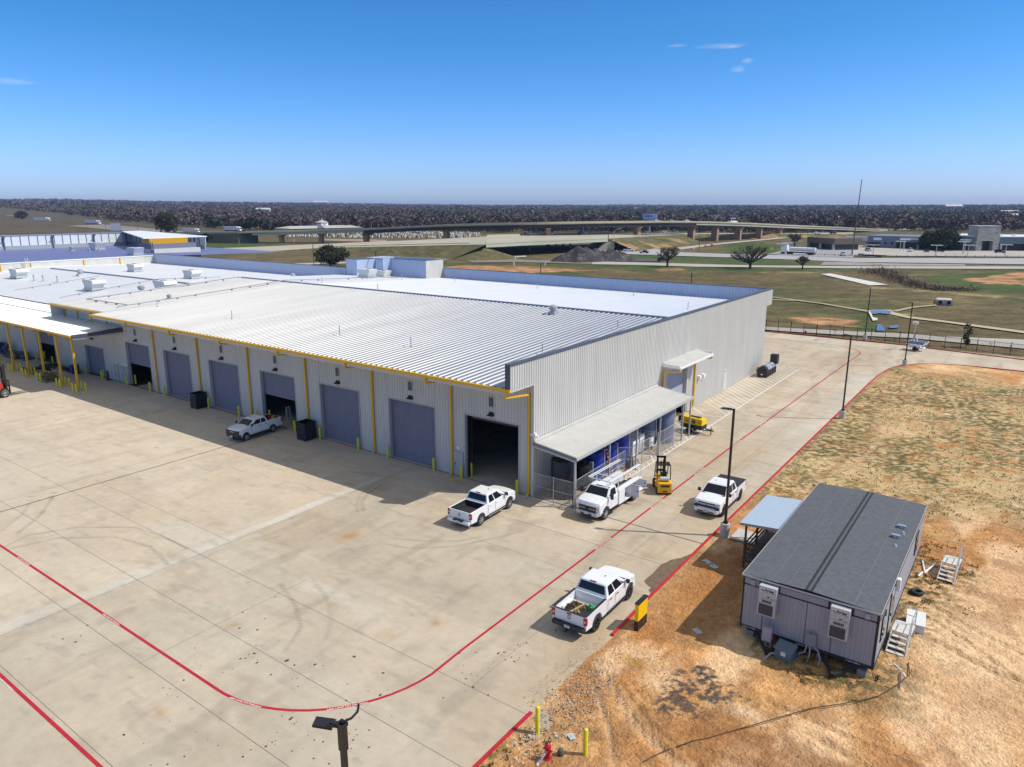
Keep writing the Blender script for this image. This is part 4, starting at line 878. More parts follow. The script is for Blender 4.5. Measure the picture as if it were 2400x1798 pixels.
def mesh_mat():
    m = bpy.data.materials.new('chain_link'); m.use_nodes = True; n = m.node_tree.nodes; l = m.node_tree.links
    tc = n.new('ShaderNodeTexCoord'); sp = n.new('ShaderNodeSeparateXYZ'); l.new(tc.outputs['Object'], sp.inputs[0])
    def M(op, a, b=None, v=None):
        q = n.new('ShaderNodeMath'); q.operation = op; l.new(a, q.inputs[0])
        if b is not None: l.new(b, q.inputs[1])
        if v is not None: q.inputs[1].default_value = v
        return q.outputs[0]
    h = M('ADD', sp.outputs[0], sp.outputs[1]); outs = []
    for op in ('ADD', 'SUBTRACT'):
        s_ = M(op, h, sp.outputs[2]); f = M('FRACT', M('MULTIPLY', s_, v=11.0)); outs.append(M('LESS_THAN', f, v=.13))
    mx = M('MAXIMUM', outs[0], outs[1])
    tr_ = n.new('ShaderNodeBsdfTransparent'); mix = n.new('ShaderNodeMixShader'); b = n['Principled BSDF']; b.inputs['Base Color'].default_value = (.42,.43,.44,1); b.inputs['Roughness'].default_value = .5; b.inputs['Metallic'].default_value = .5
    l.new(mx, mix.inputs[0]); l.new(tr_.outputs[0], mix.inputs[1]); l.new(b.outputs[0], mix.inputs[2]); l.new(mix.outputs[0], n['Material Output'].inputs[0])
    return m
M_link = mesh_mat()
def clfence(pts, label, H=2.05, mid=True, posts=None, name='chain_link_fence'):
    t = thing(name, label, 'fence', (pts[0][0],pts[0][1],0)); ox, oy = pts[0]
    for p in (posts or pts):
        d = MB(); d.tube([(p[0]-ox,p[1]-oy,0),(p[0]-ox,p[1]-oy,H+.03)], .032, 8); d.build('post', M_steel, t)
    d = MB()
    for a, b in zip(pts[:-1], pts[1:]):
        d.tube([(a[0]-ox,a[1]-oy,H-.03),(b[0]-ox,b[1]-oy,H-.03)], .022); 
        if mid: d.tube([(a[0]-ox,a[1]-oy,H*.48),(b[0]-ox,b[1]-oy,H*.48)], .02)
        d.tube([(a[0]-ox,a[1]-oy,.07),(b[0]-ox,b[1]-oy,.07)], .012)
    d.build('rail', M_steel, t)
    d = MB()
    for a, b in zip(pts[:-1], pts[1:]): d.quad((a[0]-ox,a[1]-oy,.06),(b[0]-ox,b[1]-oy,.06),(b[0]-ox,b[1]-oy,H-.04),(a[0]-ox,a[1]-oy,H-.04))
    d.build('wire_mesh', M_link, t); return t
clfence([(.15,-.12),(1.9,-.12),(3.6,-.12)], 'short chain link fence closing the near end of the tank shed')
clfence([(3.6,-.12),(3.5,2.7),(3.45,5.1),(3.4,7.6),(3.4,8.55)], 'chain link fence between the shed corner and the open gate, behind the service truck')
clfence([(3.45,9.6),(3.5,11.6),(3.55,13.1)], 'chain link panel in the middle of the shed front, before the white cabinets')
clfence([(3.55,14.7),(3.6,16.0),(3.6,17.9),(3.62,19.85)], 'chain link fence in front of the tall grey tanks')
clfence([(3.5,9.6),(2.4,8.9),(1.3,8.9)], 'chain link gate leaf swung inward beside the tallest blue tank', name='chain_link_gate')
clfence([(3.5,14.7),(1.8,14.7),(.2,14.7)], 'chain link partition from the wall to the grey tank fence')
# ================================================================ boundary fence at the far side
def iron_fence(P, Q, n, label):
    t = thing('iron_fence', label, 'fence', (P[0],P[1],0)); P = Vector((*P,0)); Q = Vector((*Q,0)); D = Q-P
    for i in range(n+1):
        p = D*(i/n); d = MB(); d.sq(p,(p.x,p.y,2.1),.09); d.build('post', M_blackp, t)
    d = MB(); d.sq((0,0,1.85),(D.x,D.y,1.85),.05); d.sq((0,0,.25),(D.x,D.y,.25),.05); d.build('rail', M_blackp, t)
    d = MB(); k_ = int(D.length/.17)
    for i in range(k_): p = D*(i/k_); d.box(p.x-.011,p.x+.011,p.y-.011,p.y+.011,.12,1.95)
    o = d.build('pickets', M_blackp, t); o['kind'] = 'stuff'
iron_fence((-13.5,87.3),(7.9,88.6),10,'black iron picket fence left of the fourth lamp post along the far kerb')
iron_fence((7.9,88.6),(62,83.5),25,'black iron picket fence running right past the solar trailer')

# ================================================================ VEHICLES
P_white = mat('car_white', (.74,.75,.76), .25, spec=.6); P_blue = mat('trim_black', (.02,.02,.022), .5); P_lamp = mat('head_lamp', (.55,.57,.60), .1, .3); P_tail = mat('tail_lamp', (.40,.01,.015), .2)
P_rim = mat('alloy_rim', (.55,.56,.57), .3, .8); P_rimk = mat('black_rim', (.03,.03,.033), .35, .3); P_plate = mat('plate', (.65,.65,.66), .5); P_liner = mat('bed_liner', (.018,.019,.022), .75)
def wheel(par, x, y, r, w_, side, rimm, dual=False, style='spoke'):
    t = MB(); prof = [(r*.62,-w_/2),(r*.92,-w_/2),(r,-w_*.32),(r,w_*.32),(r*.92,w_/2),(r*.62,w_/2)]
    n = 22; vs = []
    rim = MB()
    o_ = []
    for rr_, yy in prof:
        for k in range(n): vs.append((rr_*math.cos(6.2832*k/n), yy, rr_*math.sin(6.2832*k/n)))
    t.add(vs, [(i*n+k, (i+1)*n+k, (i+1)*n+(k+1)%n, i*n+(k+1)%n) for i in range(len(prof)-1) for k in range(n)])
    R_ = r*.63; yo = w_*.30*side
    rim.cyl((0,yo-.02*side,0),(0,yo-.10*side,0),R_,n=n)
    ring = []
    for k in range(n): pass
    rim.add([(R_*math.cos(6.2832*k/n), w_*.49*side, R_*math.sin(6.2832*k/n)) for k in range(n)]+[(R_*.88*math.cos(6.2832*k/n), w_*.44*side, R_*.88*math.sin(6.2832*k/n)) for k in range(n)]+[(R_*.86*math.cos(6.2832*k/n), yo-.02*side, R_*.86*math.sin(6.2832*k/n)) for k in range(n)],
            [(k,(k+1)%n,n+(k+1)%n,n+k) for k in range(n)]+[(n+k,n+(k+1)%n,2*n+(k+1)%n,2*n+k) for k in range(n)])
    ns_ = 6 if style == 'spoke' else 8
    yf = w_*.42*side
    for k in range(ns_):
        a = 6.2832*k/ns_; ca, sa = math.cos(a), math.sin(a); q = .17 if style == 'spoke' else .10
        rim.sq((ca*R_*.15,yf,sa*R_*.15),(ca*R_*.9,yf,sa*R_*.9), R_*q*1.6, .05)
    rim.cyl((0,yo,0),(0,yf+.03*side,0),R_*.24,n=12)
    rim.mi = 1; rim.cyl((0,yo-.005*side,0),(0,yo+.006*side,0),R_*.84,n=n)
    wo_ = rim.build('wheel', [rimm, P_blue], par, smooth=True, fixn=False); wo_.location = (x, y, r)
    ty = t.build('tyre', M_black, wo_, smooth=True); return wo_
def arch(cx, r, zc, zb, n=10, rev=True):
    th0 = math.asin(max(-1, min(1, (zb-zc)/r))); pts = [(cx+r*math.cos(th0+(math.pi-2*th0)*i/n), zc+r*math.sin(th0+(math.pi-2*th0)*i/n)) for i in range(n+1)]
    return pts  # from front (+x) to rear
def pickup(label, loc, rz_, wb=3.75, W=2.03, H=1.93, crew=True, front='bar', rimm=None, style='spoke', liner='dark', rails=True, chrome=False, boards='black', lift=0.0, r=.41, bump='white', emblem=None, bed='open', mirror=P_blue, tailbump='white', fov=.93, glassr=True):
    rimm = rimm or P_rim
    t = thing('pickup_truck', label, 'pickup truck', loc, rz_)
    fx = wb/2; rx = -wb/2; xf = fx+fov; xr = rx-1.18; hw = W/2; zb = .47+lift; zt = 1.31+lift; zh = 1.30+lift; ar = r+.10; zc = r+.03
    cab = fx-2.78 if crew else fx-2.15; cowl = fx-.42; wst = fx-1.18; RZ = H+lift
    # cab and nose: one solid with wheel arch
    poly = [(cab,zb),(cab,zt),(cowl,zt+.04),(fx+.2,zh-.02),(xf-.16,zh-.10),(xf-.04,zh-.22),(xf,zb+.22),(xf-.02,zb+.02)] + arch(fx, ar, zc, zb)[0:]
    b = MB(); ys_ = [-hw,-hw+.10,-hw*.5,0,hw*.5,hw-.10,hw]; n = len(poly); vs = []
    for y in ys_:
        for (x, z) in poly:
            e = abs(y)/hw; zz = z
            if z > 1.0+lift and e > .95: zz = z-.035
            if z > 1.15+lift and x > cowl-.1: zz += .03*(1-e*e)
            xx = x-(.13*e**3 if x > fx+.5 else 0)
            yy = y*(.955 if (x > xf-.25) else 1.0)*(.975 if z > 1.2+lift else 1.0)
            vs.append((xx, yy, zz))
    m_ = len(ys_)
    b.add(vs, [tuple(range(n-1,-1,-1)), tuple((m_-1)*n+i for i in range(n))]+[(j_*n+i,j_*n+(i+1)%n,(j_+1)*n+(i+1)%n,(j_+1)*n+i) for j_ in range(m_-1) for i in range(n)])
    # greenhouse
    tw = hw*.77; bw = hw*.955; x0, x1 = cab+.02, cowl-.02; X0, X1 = cab+.22, wst
    zb_ = zt-.02
    G0 = [(x0,-bw,zb_),(x1,-bw,zb_+.02),(x1,bw,zb_+.02),(x0,bw,zb_)]; G1 = [(X0,-tw,RZ-.04),(X1,-tw,RZ-.04),(X1,tw,RZ-.04),(X0,tw,RZ-.04)]
    b.hexa(G0, G1); b.hexa(G1, [(X0+.1,-tw+.14,RZ),(X1-.12,-tw+.14,RZ),(X1-.12,tw-.14,RZ),(X0+.1,tw-.14,RZ)])
    bo = b.build('body', P_white, t, bevel=.035, fixn=True)
    # bed
    d = MB(); bz = .78+lift
    side = [(xr,zb+.05),(xr,zt),(cab-.03,zt),(cab-.03,zb)] + arch(rx, ar, zc, zb+.0)
    for s_ in (-1, 1):
        a_, b_ = (hw-.13, hw) if s_ > 0 else (-hw, -hw+.13)
        d.prism(side, 'y', a_, b_)
    d.box(cab-.10,cab-.03,-hw+.13,hw-.13,bz-.2,zt); d.box(xr+.06,cab-.10,-hw+.13,hw-.13,bz-.08,bz)
    for s_ in (-1,1): d.box(rx-.48,rx+.48,s_*(hw-.13)-(.16 if s_ > 0 else 0),s_*(hw-.13)+(.16 if s_ < 0 else 0),bz,bz+.24)
    d.build('bed', P_white, t, bevel=.018, fixn=True)
    d = MB(); d.box(xr-.02,xr+.05,-hw+.14,hw-.14,zb+.22,zt-.01); tg = d.build('tailgate', P_white, t, bevel=.015)
    e = MB(); e.box(xr-.035,xr-.02,-.14,.14,zt-.13,zt-.06); e.build('handle', P_blue if not chrome else P_white, tg)
    if emblem:
        e = MB(); e.mi = 0; e.quad(*[(xr-.030, math.sin(a*.7854+.39)*.105, (zb+zt)/2+.13+math.cos(a*.7854+.39)*.115) for a in range(8)])
        e.mi = 1; e.quad(*[(xr-.036, y_, (zb+zt)/2+.13+z_) for y_, z_ in ((-.03,-.07),(-.05,.0),(-.085,.02),(-.06,.06),(0,.045),(.06,.06),(.085,.02),(.05,.0),(.03,-.07))])
        e.build('emblem', [P_blue, P_rim], tg)
    if liner == 'dark':
        d = MB(); d.box(xr+.07,cab-.11,-hw+.135,hw-.135,bz,bz+.012)
        for s_ in (-1,1): d.box(xr+.07,cab-.11,s_*(hw-.145)-.008,s_*(hw-.145)+.008,bz,zt-.01); d.box(rx-.5,rx+.5,min(s_*(hw-.13),s_*(hw-.31)),max(s_*(hw-.13),s_*(hw-.31)),bz+.01,bz+.26)
        d.box(cab-.125,cab-.11,-hw+.14,hw-.14,bz,zt-.02); d.box(xr+.055,xr+.065,-hw+.14,hw-.14,bz,zt-.02)
        for k in range(8): d.box(xr+.1,cab-.15,-.7+k*.2,-.63+k*.2,bz+.012,bz+.03)
        d.build('bed_liner', P_liner, t)
    elif liner == 'cover':
        d = MB(); d.box(xr+.03,cab-.04,-hw+.09,hw-.09,zt-.01,zt+.025); d.build('bed_cover', P_liner, t, bevel=.01)
    if rails:
        for s_ in (-1,1):
            d = MB(); a_, b_ = sorted((s_*(hw-.14), s_*(hw-.005))); d.box(xr,cab-.05,a_,b_,zt,zt+.022); d.build('bed_rail', P_blue, t)
        d = MB(); d.box(xr-.03,xr+.06,-hw+.14,hw-.14,zt-.01,zt+.018); d.build('tailgate_cap', P_blue, t)
    # glass, set into the tapering cab
    def lerp(a, b_, k): return tuple(a[i]+(b_[i]-a[i])*k for i in range(3))
    def pane(A, B, Cc, D, nm, off):   # A,B bottom, D,C top; inset and offset
        d = MB(); n_ = (Vector(B)-Vector(A)).cross(Vector(D)-Vector(A)).normalized()*off
        P = [tuple(Vector(p)+n_) for p in (A,B,Cc,D)]; Q = [tuple(Vector(p)-n_*2) for p in (A,B,Cc,D)]
        d.hexa(Q, P); return d.build(nm, M_glass, t)
    def onf(u0, u1, v0, v1, A, B, Cc, D):  # on quad
        def pt(u, v): return lerp(lerp(A,B,u), lerp(D,Cc,u), v)
        return pt(u0,v0), pt(u1,v0), pt(u1,v1), pt(u0,v1)
    FA = (G0[1],G0[2],G1[2],G1[1]); pane(*onf(.055,.945,.04,.93,*FA), 'windscreen', .006)
    BA = (G0[3],G0[0],G1[0],G1[3]); pane(*onf(.06,.94,.20,.90,*BA), 'rear_window', .006)
    RA = (G0[0],G0[1],G1[1],G1[0]); LA = (G0[2],G0[3],G1[3],G1[2])
    spl = [(.10,.385),(.43,.80)] if crew else [(.12,.78)]
    if not crew: spl = [(.16,.80)]
    for (u0,u1) in spl:
        pane(*onf(u0,u1,.07,.86,*RA), 'side_window', .006); pane(*onf(1-u1,1-u0,.07,.86,*LA), 'side_window', .006)
    Lc = cowl-cab
    # quarter light in front of the front door glass
    for q_, F_ in ((0,RA),(1,LA)):
        p = [(.82,.07),(.90,.07),(.82,.55)] if q_ == 0 else [(.18,.07),(.10,.07),(.18,.55)]
        d = MB(); P = [Vector(lerp(lerp(F_[0],F_[1],u), lerp(F_[3],F_[2],u), v)) for u, v in p]; s_ = -1 if q_ == 0 else 1
        d.quad(*[(v.x, v.y+s_*.006, v.z) for v in (P if q_ == 0 else P)]); d.build('side_window', M_glass, t)
    # door seams, handles, mirrors
    for s_ in (-1,1):
        d = MB(); xs_ = [cab+.10, cab+Lc*.40, fx-.60] if crew else [cab+.12, fx-.60]
        for x in xs_: d.box(x-.007,x+.007,min(s_*(hw-.005),s_*(hw+.003)),max(s_*(hw-.005),s_*(hw+.003)),zb+.12,zt-.05)
        d.box(xs_[0],xs_[-1],min(s_*(hw-.005),s_*(hw+.003)),max(s_*(hw-.005),s_*(hw+.003)),zb+.10,zb+.115)
        d.build('door_seam', mat('seam', (.12,.12,.13), .7), t)
        for x in xs_[1:]:
            d = MB(); xx = x-.30 if x == xs_[-1] and crew else x-.22; 
            if x == xs_[-1]: xx = cab+Lc*.40+.12 if crew else cab+.25
            else: xx = cab+.30
            a_, b_ = sorted((s_*hw, s_*(hw+.035))); d.box(xx,xx+.2,a_,b_,zt-.20,zt-.165); d.build('door_handle', P_blue if boards == 'black' else P_white, t)
        d = MB(); a_, b_ = sorted((s_*(hw+.04), s_*(hw+.24))); d.hexa([(cowl-.28,a_,zt+.0),(cowl-.12,a_,zt+.0),(cowl-.12,b_,zt+.0),(cowl-.28,b_,zt+.0)],[(cowl-.28,a_,zt+.24),(cowl-.16,a_,zt+.24),(cowl-.16,b_,zt+.24),(cowl-.28,b_,zt+.24)])
        a_, b_ = sorted((s_*(hw-.05), s_*(hw+.06))); d.box(cowl-.22,cowl-.14,a_,b_,zt+.04,zt+.10); d.build('mirror', mirror, t, bevel=.02)
        d = MB(); a_, b_ = sorted((s_*(hw-.12), s_*(hw+.08))); d.box(cab+.0,fx-ar-.10,a_,b_,.36+lift,.42+lift); d.box(cab+.3,cab+.36,min(s_*.6,s_*hw),max(s_*.6,s_*hw),.38+lift,.5+lift); d.build('running_board', P_blue, t)
        if chrome:
            d = MB(); a_, b_ = sorted((s_*(hw+.055), s_*(hw+.09))); d.box(cab,fx-ar-.1,a_,b_,.415+lift,.435+lift); d.build('step_trim', M_chrome, t)
    # front: grille, lamps, bumper
    d = MB(); gz0, gz1 = zb+.30, zh-.20
    if front == 'bar':      # body colour bar between two dark slots
        d.box(xf-.20,xf-.0,-hw*.62,hw*.62,zh-.26,zh-.18); d.box(xf-.14,xf+.02,-hw*.82,hw*.82,zb+.30,zb+.46); d.box(xf-.3,xf-.02,-hw*.92,-hw*.62,zb+.24,zb+.40); d.box(xf-.3,xf-.02,hw*.62,hw*.92,zb+.24,zb+.40)
        d.box(xf-.14,xf+.015,-hw*.7,hw*.7,zb-.02,zb+.10)
    elif front == 'black':
        d.box(xf-.20,xf+.005,-hw*.90,hw*.90,zb+.02,zh-.20); d.box(xf-.5,xf-.06,-hw*.975,hw*.975,zb-.04,zb+.26)
    else:
        d.box(xf-.14,xf+.01,-hw*.66,hw*.66,gz0,gz1)
    d.build('grille', P_blue, t, bevel=.02)
    if front == 'black':
        d = MB(); d.box(xf,xf+.02,-.28,.28,zh-.34,zh-.30); d.build('badge_bar', P_rim, t)
    if front == 'truckbar':
        d = MB(); d.box(xf+.0,xf+.03,-hw*.66,hw*.66,(gz0+gz1)/2-.02,(gz0+gz1)/2+.03); d.box(xf-.05,xf+.03,-hw*.67,hw*.67,gz1-.03,gz1+.01); d.box(xf-.05,xf+.03,-hw*.67,hw*.67,gz0-.02,gz0+.01); d.build('grille_trim', M_chrome, t)
    if front in ('truckbar','bar'):
        e = MB(); zc_ = (gz0+gz1)/2+.01 if front == 'truckbar' else zb+.46; e.box(xf+.03,xf+.042,-.13,.13,zc_-.022,zc_+.022); e.box(xf+.03,xf+.042,-.05,.05,zc_-.045,zc_+.045); e.build('badge', P_blue if front == 'bar' else mat('badge_dark', (.05,.045,.03), .4), t)
    for s_ in (-1,1):
        d = MB(); a_, b_ = sorted((s_*hw*.66, s_*hw*.93)); d.hexa([(xf-.30,a_,zh-.40),(xf-.03,a_,zh-.40),(xf-.03,b_,zh-.40),(xf-.30,b_,zh-.40)],[(xf-.42,a_,zh-.17),(xf-.12,a_,zh-.17),(xf-.16,b_,zh-.17),(xf-.42,b_,zh-.17)]) ; d.build('headlight', P_lamp, t)
    d = MB(); bm_ = {'white':P_white,'chrome':M_chrome,'black':P_blue,'grey':mat('bumper_grey', (.45,.46,.46), .4, .4)}[bump]
    d.hexa([(xf-.35,-hw*.97,zb-.06),(xf+.10,-hw*.80,zb-.06),(xf+.10,hw*.80,zb-.06),(xf-.35,hw*.97,zb-.06)],[(xf-.35,-hw*.98,zb+.24),(xf+.08,-hw*.84,zb+.22),(xf+.08,hw*.84,zb+.22),(xf-.35,hw*.98,zb+.24)])
    if front != 'black': d.build('front_bumper', bm_, t, bevel=.03)
    if front != 'black':
        d = MB(); d.box(xf+.02,xf+.115,-hw*.6,hw*.6,zb-.02,zb+.06); d.build('air_intake', P_blue, t)
    d = MB(); d.box(xf+.11,xf+.125,-.16,.16,zb+.02,zb+.18); d.mi = 1
    for k in range(5): d.box(xf+.125,xf+.128,-.11+k*.045,-.085+k*.045,zb+.075,zb+.125)
    d.build('number_plate', [P_plate, P_blue], t)
    # rear
    for s_ in (-1,1):
        d = MB(); a_, b_ = sorted((s_*(hw-.17), s_*(hw+.006))); d.box(xr-.03,xr+.12,a_,b_,zt-.48,zt-.06); o_ = d.build('tail_light', P_tail, t); 
        e = MB(); a_, b_ = sorted((s_*(hw-.14), s_*(hw-.04))); e.box(xr-.035,xr-.03,a_,b_,zt-.34,zt-.22); e.build('reverse_lamp', P_lamp, o_)
    d = MB(); d.hexa([(xr-.22,-hw*.90,zb-.02),(xr+.3,-hw*.97,zb-.02),(xr+.3,hw*.97,zb-.02),(xr-.22,hw*.90,zb-.02)],[(xr-.22,-hw*.92,zb+.20),(xr+.3,-hw*.97,zb+.20),(xr+.3,hw*.97,zb+.20),(xr-.22,hw*.92,zb+.20)]); d.build('rear_bumper', P_white if tailbump == 'white' else P_blue, t, bevel=.03)
    d = MB(); d.box(xr-.24,xr-.04,-.42,.42,zb+.12,zb+.22); d.box(xr-.40,xr-.2,-.05,.05,zb-.14,zb-.06); d.build('hitch_step', P_blue, t)
    d = MB(); d.box(xr-.245,xr-.23,-.16,.16,zb+.04,zb+.18); d.mi = 1
    for k in range(5): d.box(xr-.248,xr-.245,-.11+k*.045,-.085+k*.045,zb+.09,zb+.13)
    d.build('number_plate', [P_plate, P_blue], t)
    d = MB(); d.box(xr+.3,xf-.3,-.45,.45,.38+lift,.55+lift); d.cyl((fx,-hw+.3,r),(fx,hw-.3,r),.07); d.cyl((rx,-hw+.3,r),(rx,hw-.3,r),.07)
    for x in (fx,rx): d.box(x-ar,x+ar,-hw+.28,hw-.28,.5+lift,.9+lift)
    d.build('chassis', P_liner, t)
    d = MB(); d.box(X0+.02,X0+.06,-.19,.19,RZ-.05,RZ+.012); d.build('brake_lamp', P_tail, t)
    if glassr:
        d = MB(); d.hexa([(X1-.55,-.33,RZ),(X1-.47,-.33,RZ),(X1-.47,-.29,RZ),(X1-.55,-.29,RZ)],[(X1-.55,-.33,RZ+.07),(X1-.51,-.33,RZ+.07),(X1-.51,-.29,RZ+.07),(X1-.55,-.29,RZ+.07)]); d.build('roof_antenna', P_blue, t)
    for x in (fx, rx):
        for s_ in (-1,1): wheel(t, x, s_*(hw-.15), r, .29, s_, rimm, style=style)
    # wiper cowl
    d = MB(); d.box(cowl-.04,cowl+.09,-hw*.86,hw*.86,zt+.0,zt+.055); d.build('cowl', P_blue, t)
    return t
# crew cab nearest the camera, with junk in its bed
T1 = pickup('white crew cab pickup with a messy open bed beside the yellow and black sign', (11.95,-11.15,0), R(91), wb=3.88, W=2.05, H=1.93, front='chr', rimm=P_rimk, liner='none', boards='black', lift=.06, r=.45, bump='black', emblem='ram', tailbump='black')
def spread(nm, lab, cat, parts, mt, loc):
    d = MB()
    for p in parts: d.sq(*p[:2], p[2], p[3] if len(p) > 3 else p[2])
    o = d.build(nm, mt); tag(o, lab, cat); return o
bx, bz_ = 11.95, .86
for i, (a, b_, lab) in enumerate((((-.35,-14.0,.05),(.25,-12.9,.42),'upper of two wooden posts in the bed of the nearest pickup'),((-.5,-14.05,.06),(.1,-13.0,.16),'lower wooden post in the bed of the nearest pickup'))):
    d = MB(); d.sq((bx+a[0],a[1],bz_+a[2]),(bx+b_[0],b_[1],bz_+b_[2]),.075,.07); o = d.build('wooden_post', mat('pine', (.55,.38,.12), .7, var=.15, scale=8)); tag(o, lab, 'post', 'posts in the pickup bed')
for i, (x, y, s_, cc, lab) in enumerate(((-.35,-12.95,.30,(.14,.09,.05),'brown heap of rope and brush against the bed front of the nearest pickup'),(.1,-13.0,.22,(.25,.17,.09),'tan rope coil in the bed of the nearest pickup'),(-.55,-13.3,.2,(.06,.05,.04),'dark rags at the left wall of the nearest pickup bed'),(.05,-13.5,.2,(.33,.27,.2),'grey brown sack in the middle of the nearest pickup bed'))):
    d = MB(); rq = random.Random(i)
    for k in range(16):
        a = rq.random()*6.28; q = rq.random()*s_; d.tube([(bx+x+math.cos(a)*q,y+math.sin(a)*q,bz_+.02+rq.random()*.05),(bx+x+math.cos(a+1.2)*s_*.6,y+math.sin(a+1.2)*s_*.6,bz_+.12+rq.random()*.15),(bx+x+math.cos(a+2.4)*q,y+math.sin(a+2.4)*q,bz_+.04)],.022+.02*rq.random(),5)
    o = d.build('cargo_heap', mat('cargo%d' % i, cc, .9, var=.4, scale=6)); tag(o, lab, 'cargo heap')
d = MB(); rq = random.Random(9)
for k in range(9): d.cyl((bx+.52+rq.uniform(-.1,.12),-12.75+rq.uniform(-.22,.22),bz_+.02),(bx+.52+rq.uniform(-.12,.12),-12.75+rq.uniform(-.25,.2),bz_+.22+rq.random()*.16),.13,.05,7)
o = d.build('green_bag', mat('green_plastic', (.01,.33,.06), .35, var=.3, scale=5)); tag(o, 'bright green bag in the front corner of the nearest pickup bed', 'bag')
d = MB(); d.lathe([(.14,0),(.15,.06),(.09,.08),(.02,.06)],(bx+.05,-13.85,bz_-.02),12); o = d.build('hub_cap', P_liner); tag(o, 'small black disc lying near the tailgate of the nearest pickup', 'disc')
# crew cab with black bed liner at the building corner
pickup('white pickup with black bed liner and silver wheels by the open corner door', (-1.08,-4.72,0), R(92), wb=3.55, W=2.03, H=1.93, front='chr', rimm=P_rim, liner='dark', rails=False, chrome=True, boards='w', bump='white', emblem='ram')
pickup('white pickup facing the camera on the drive, black bed cover and black grille slots', (12.2,6.85,0), R(-89.5), wb=3.6, W=2.03, H=1.92, front='bar', rimm=P_rimk, liner='cover', bump='white')
T4 = pickup('white pickup parked in the shade by the half open door, black front', (-31.0,-3.35,0), R(-84), wb=3.25, W=1.93, H=1.80, front='black', rimm=P_rim, style='steel', liner='dark', rails=False, boards='black', bump='black', r=.37, fov=.85, mirror=P_blue)
for i, (x, y, cc, lab) in enumerate(((-31.35,-1.05,(.45,.01,.015),'red fuel can in the bed of the shaded pickup'),(-30.75,-1.2,(.55,.38,.02),'yellow tool in the bed of the shaded pickup'),(-31.2,-.65,(.02,.02,.02),'black tool bag in the bed of the shaded pickup'))):
    d = MB(); d.box(-.18,.18,-.14,.14,.86,1.30); d.cyl((-.1,0,1.3),(.1,0,1.42),.05); d.box(-.05,.15,-.1,.2,1.3,1.48); o = d.build('fuel_can' if i == 0 else 'tool_bag', mat('cargo_c%d' % i, cc, .5)); at(o, (x,y,0)); tag(o, lab, 'fuel can' if i == 0 else 'tool')
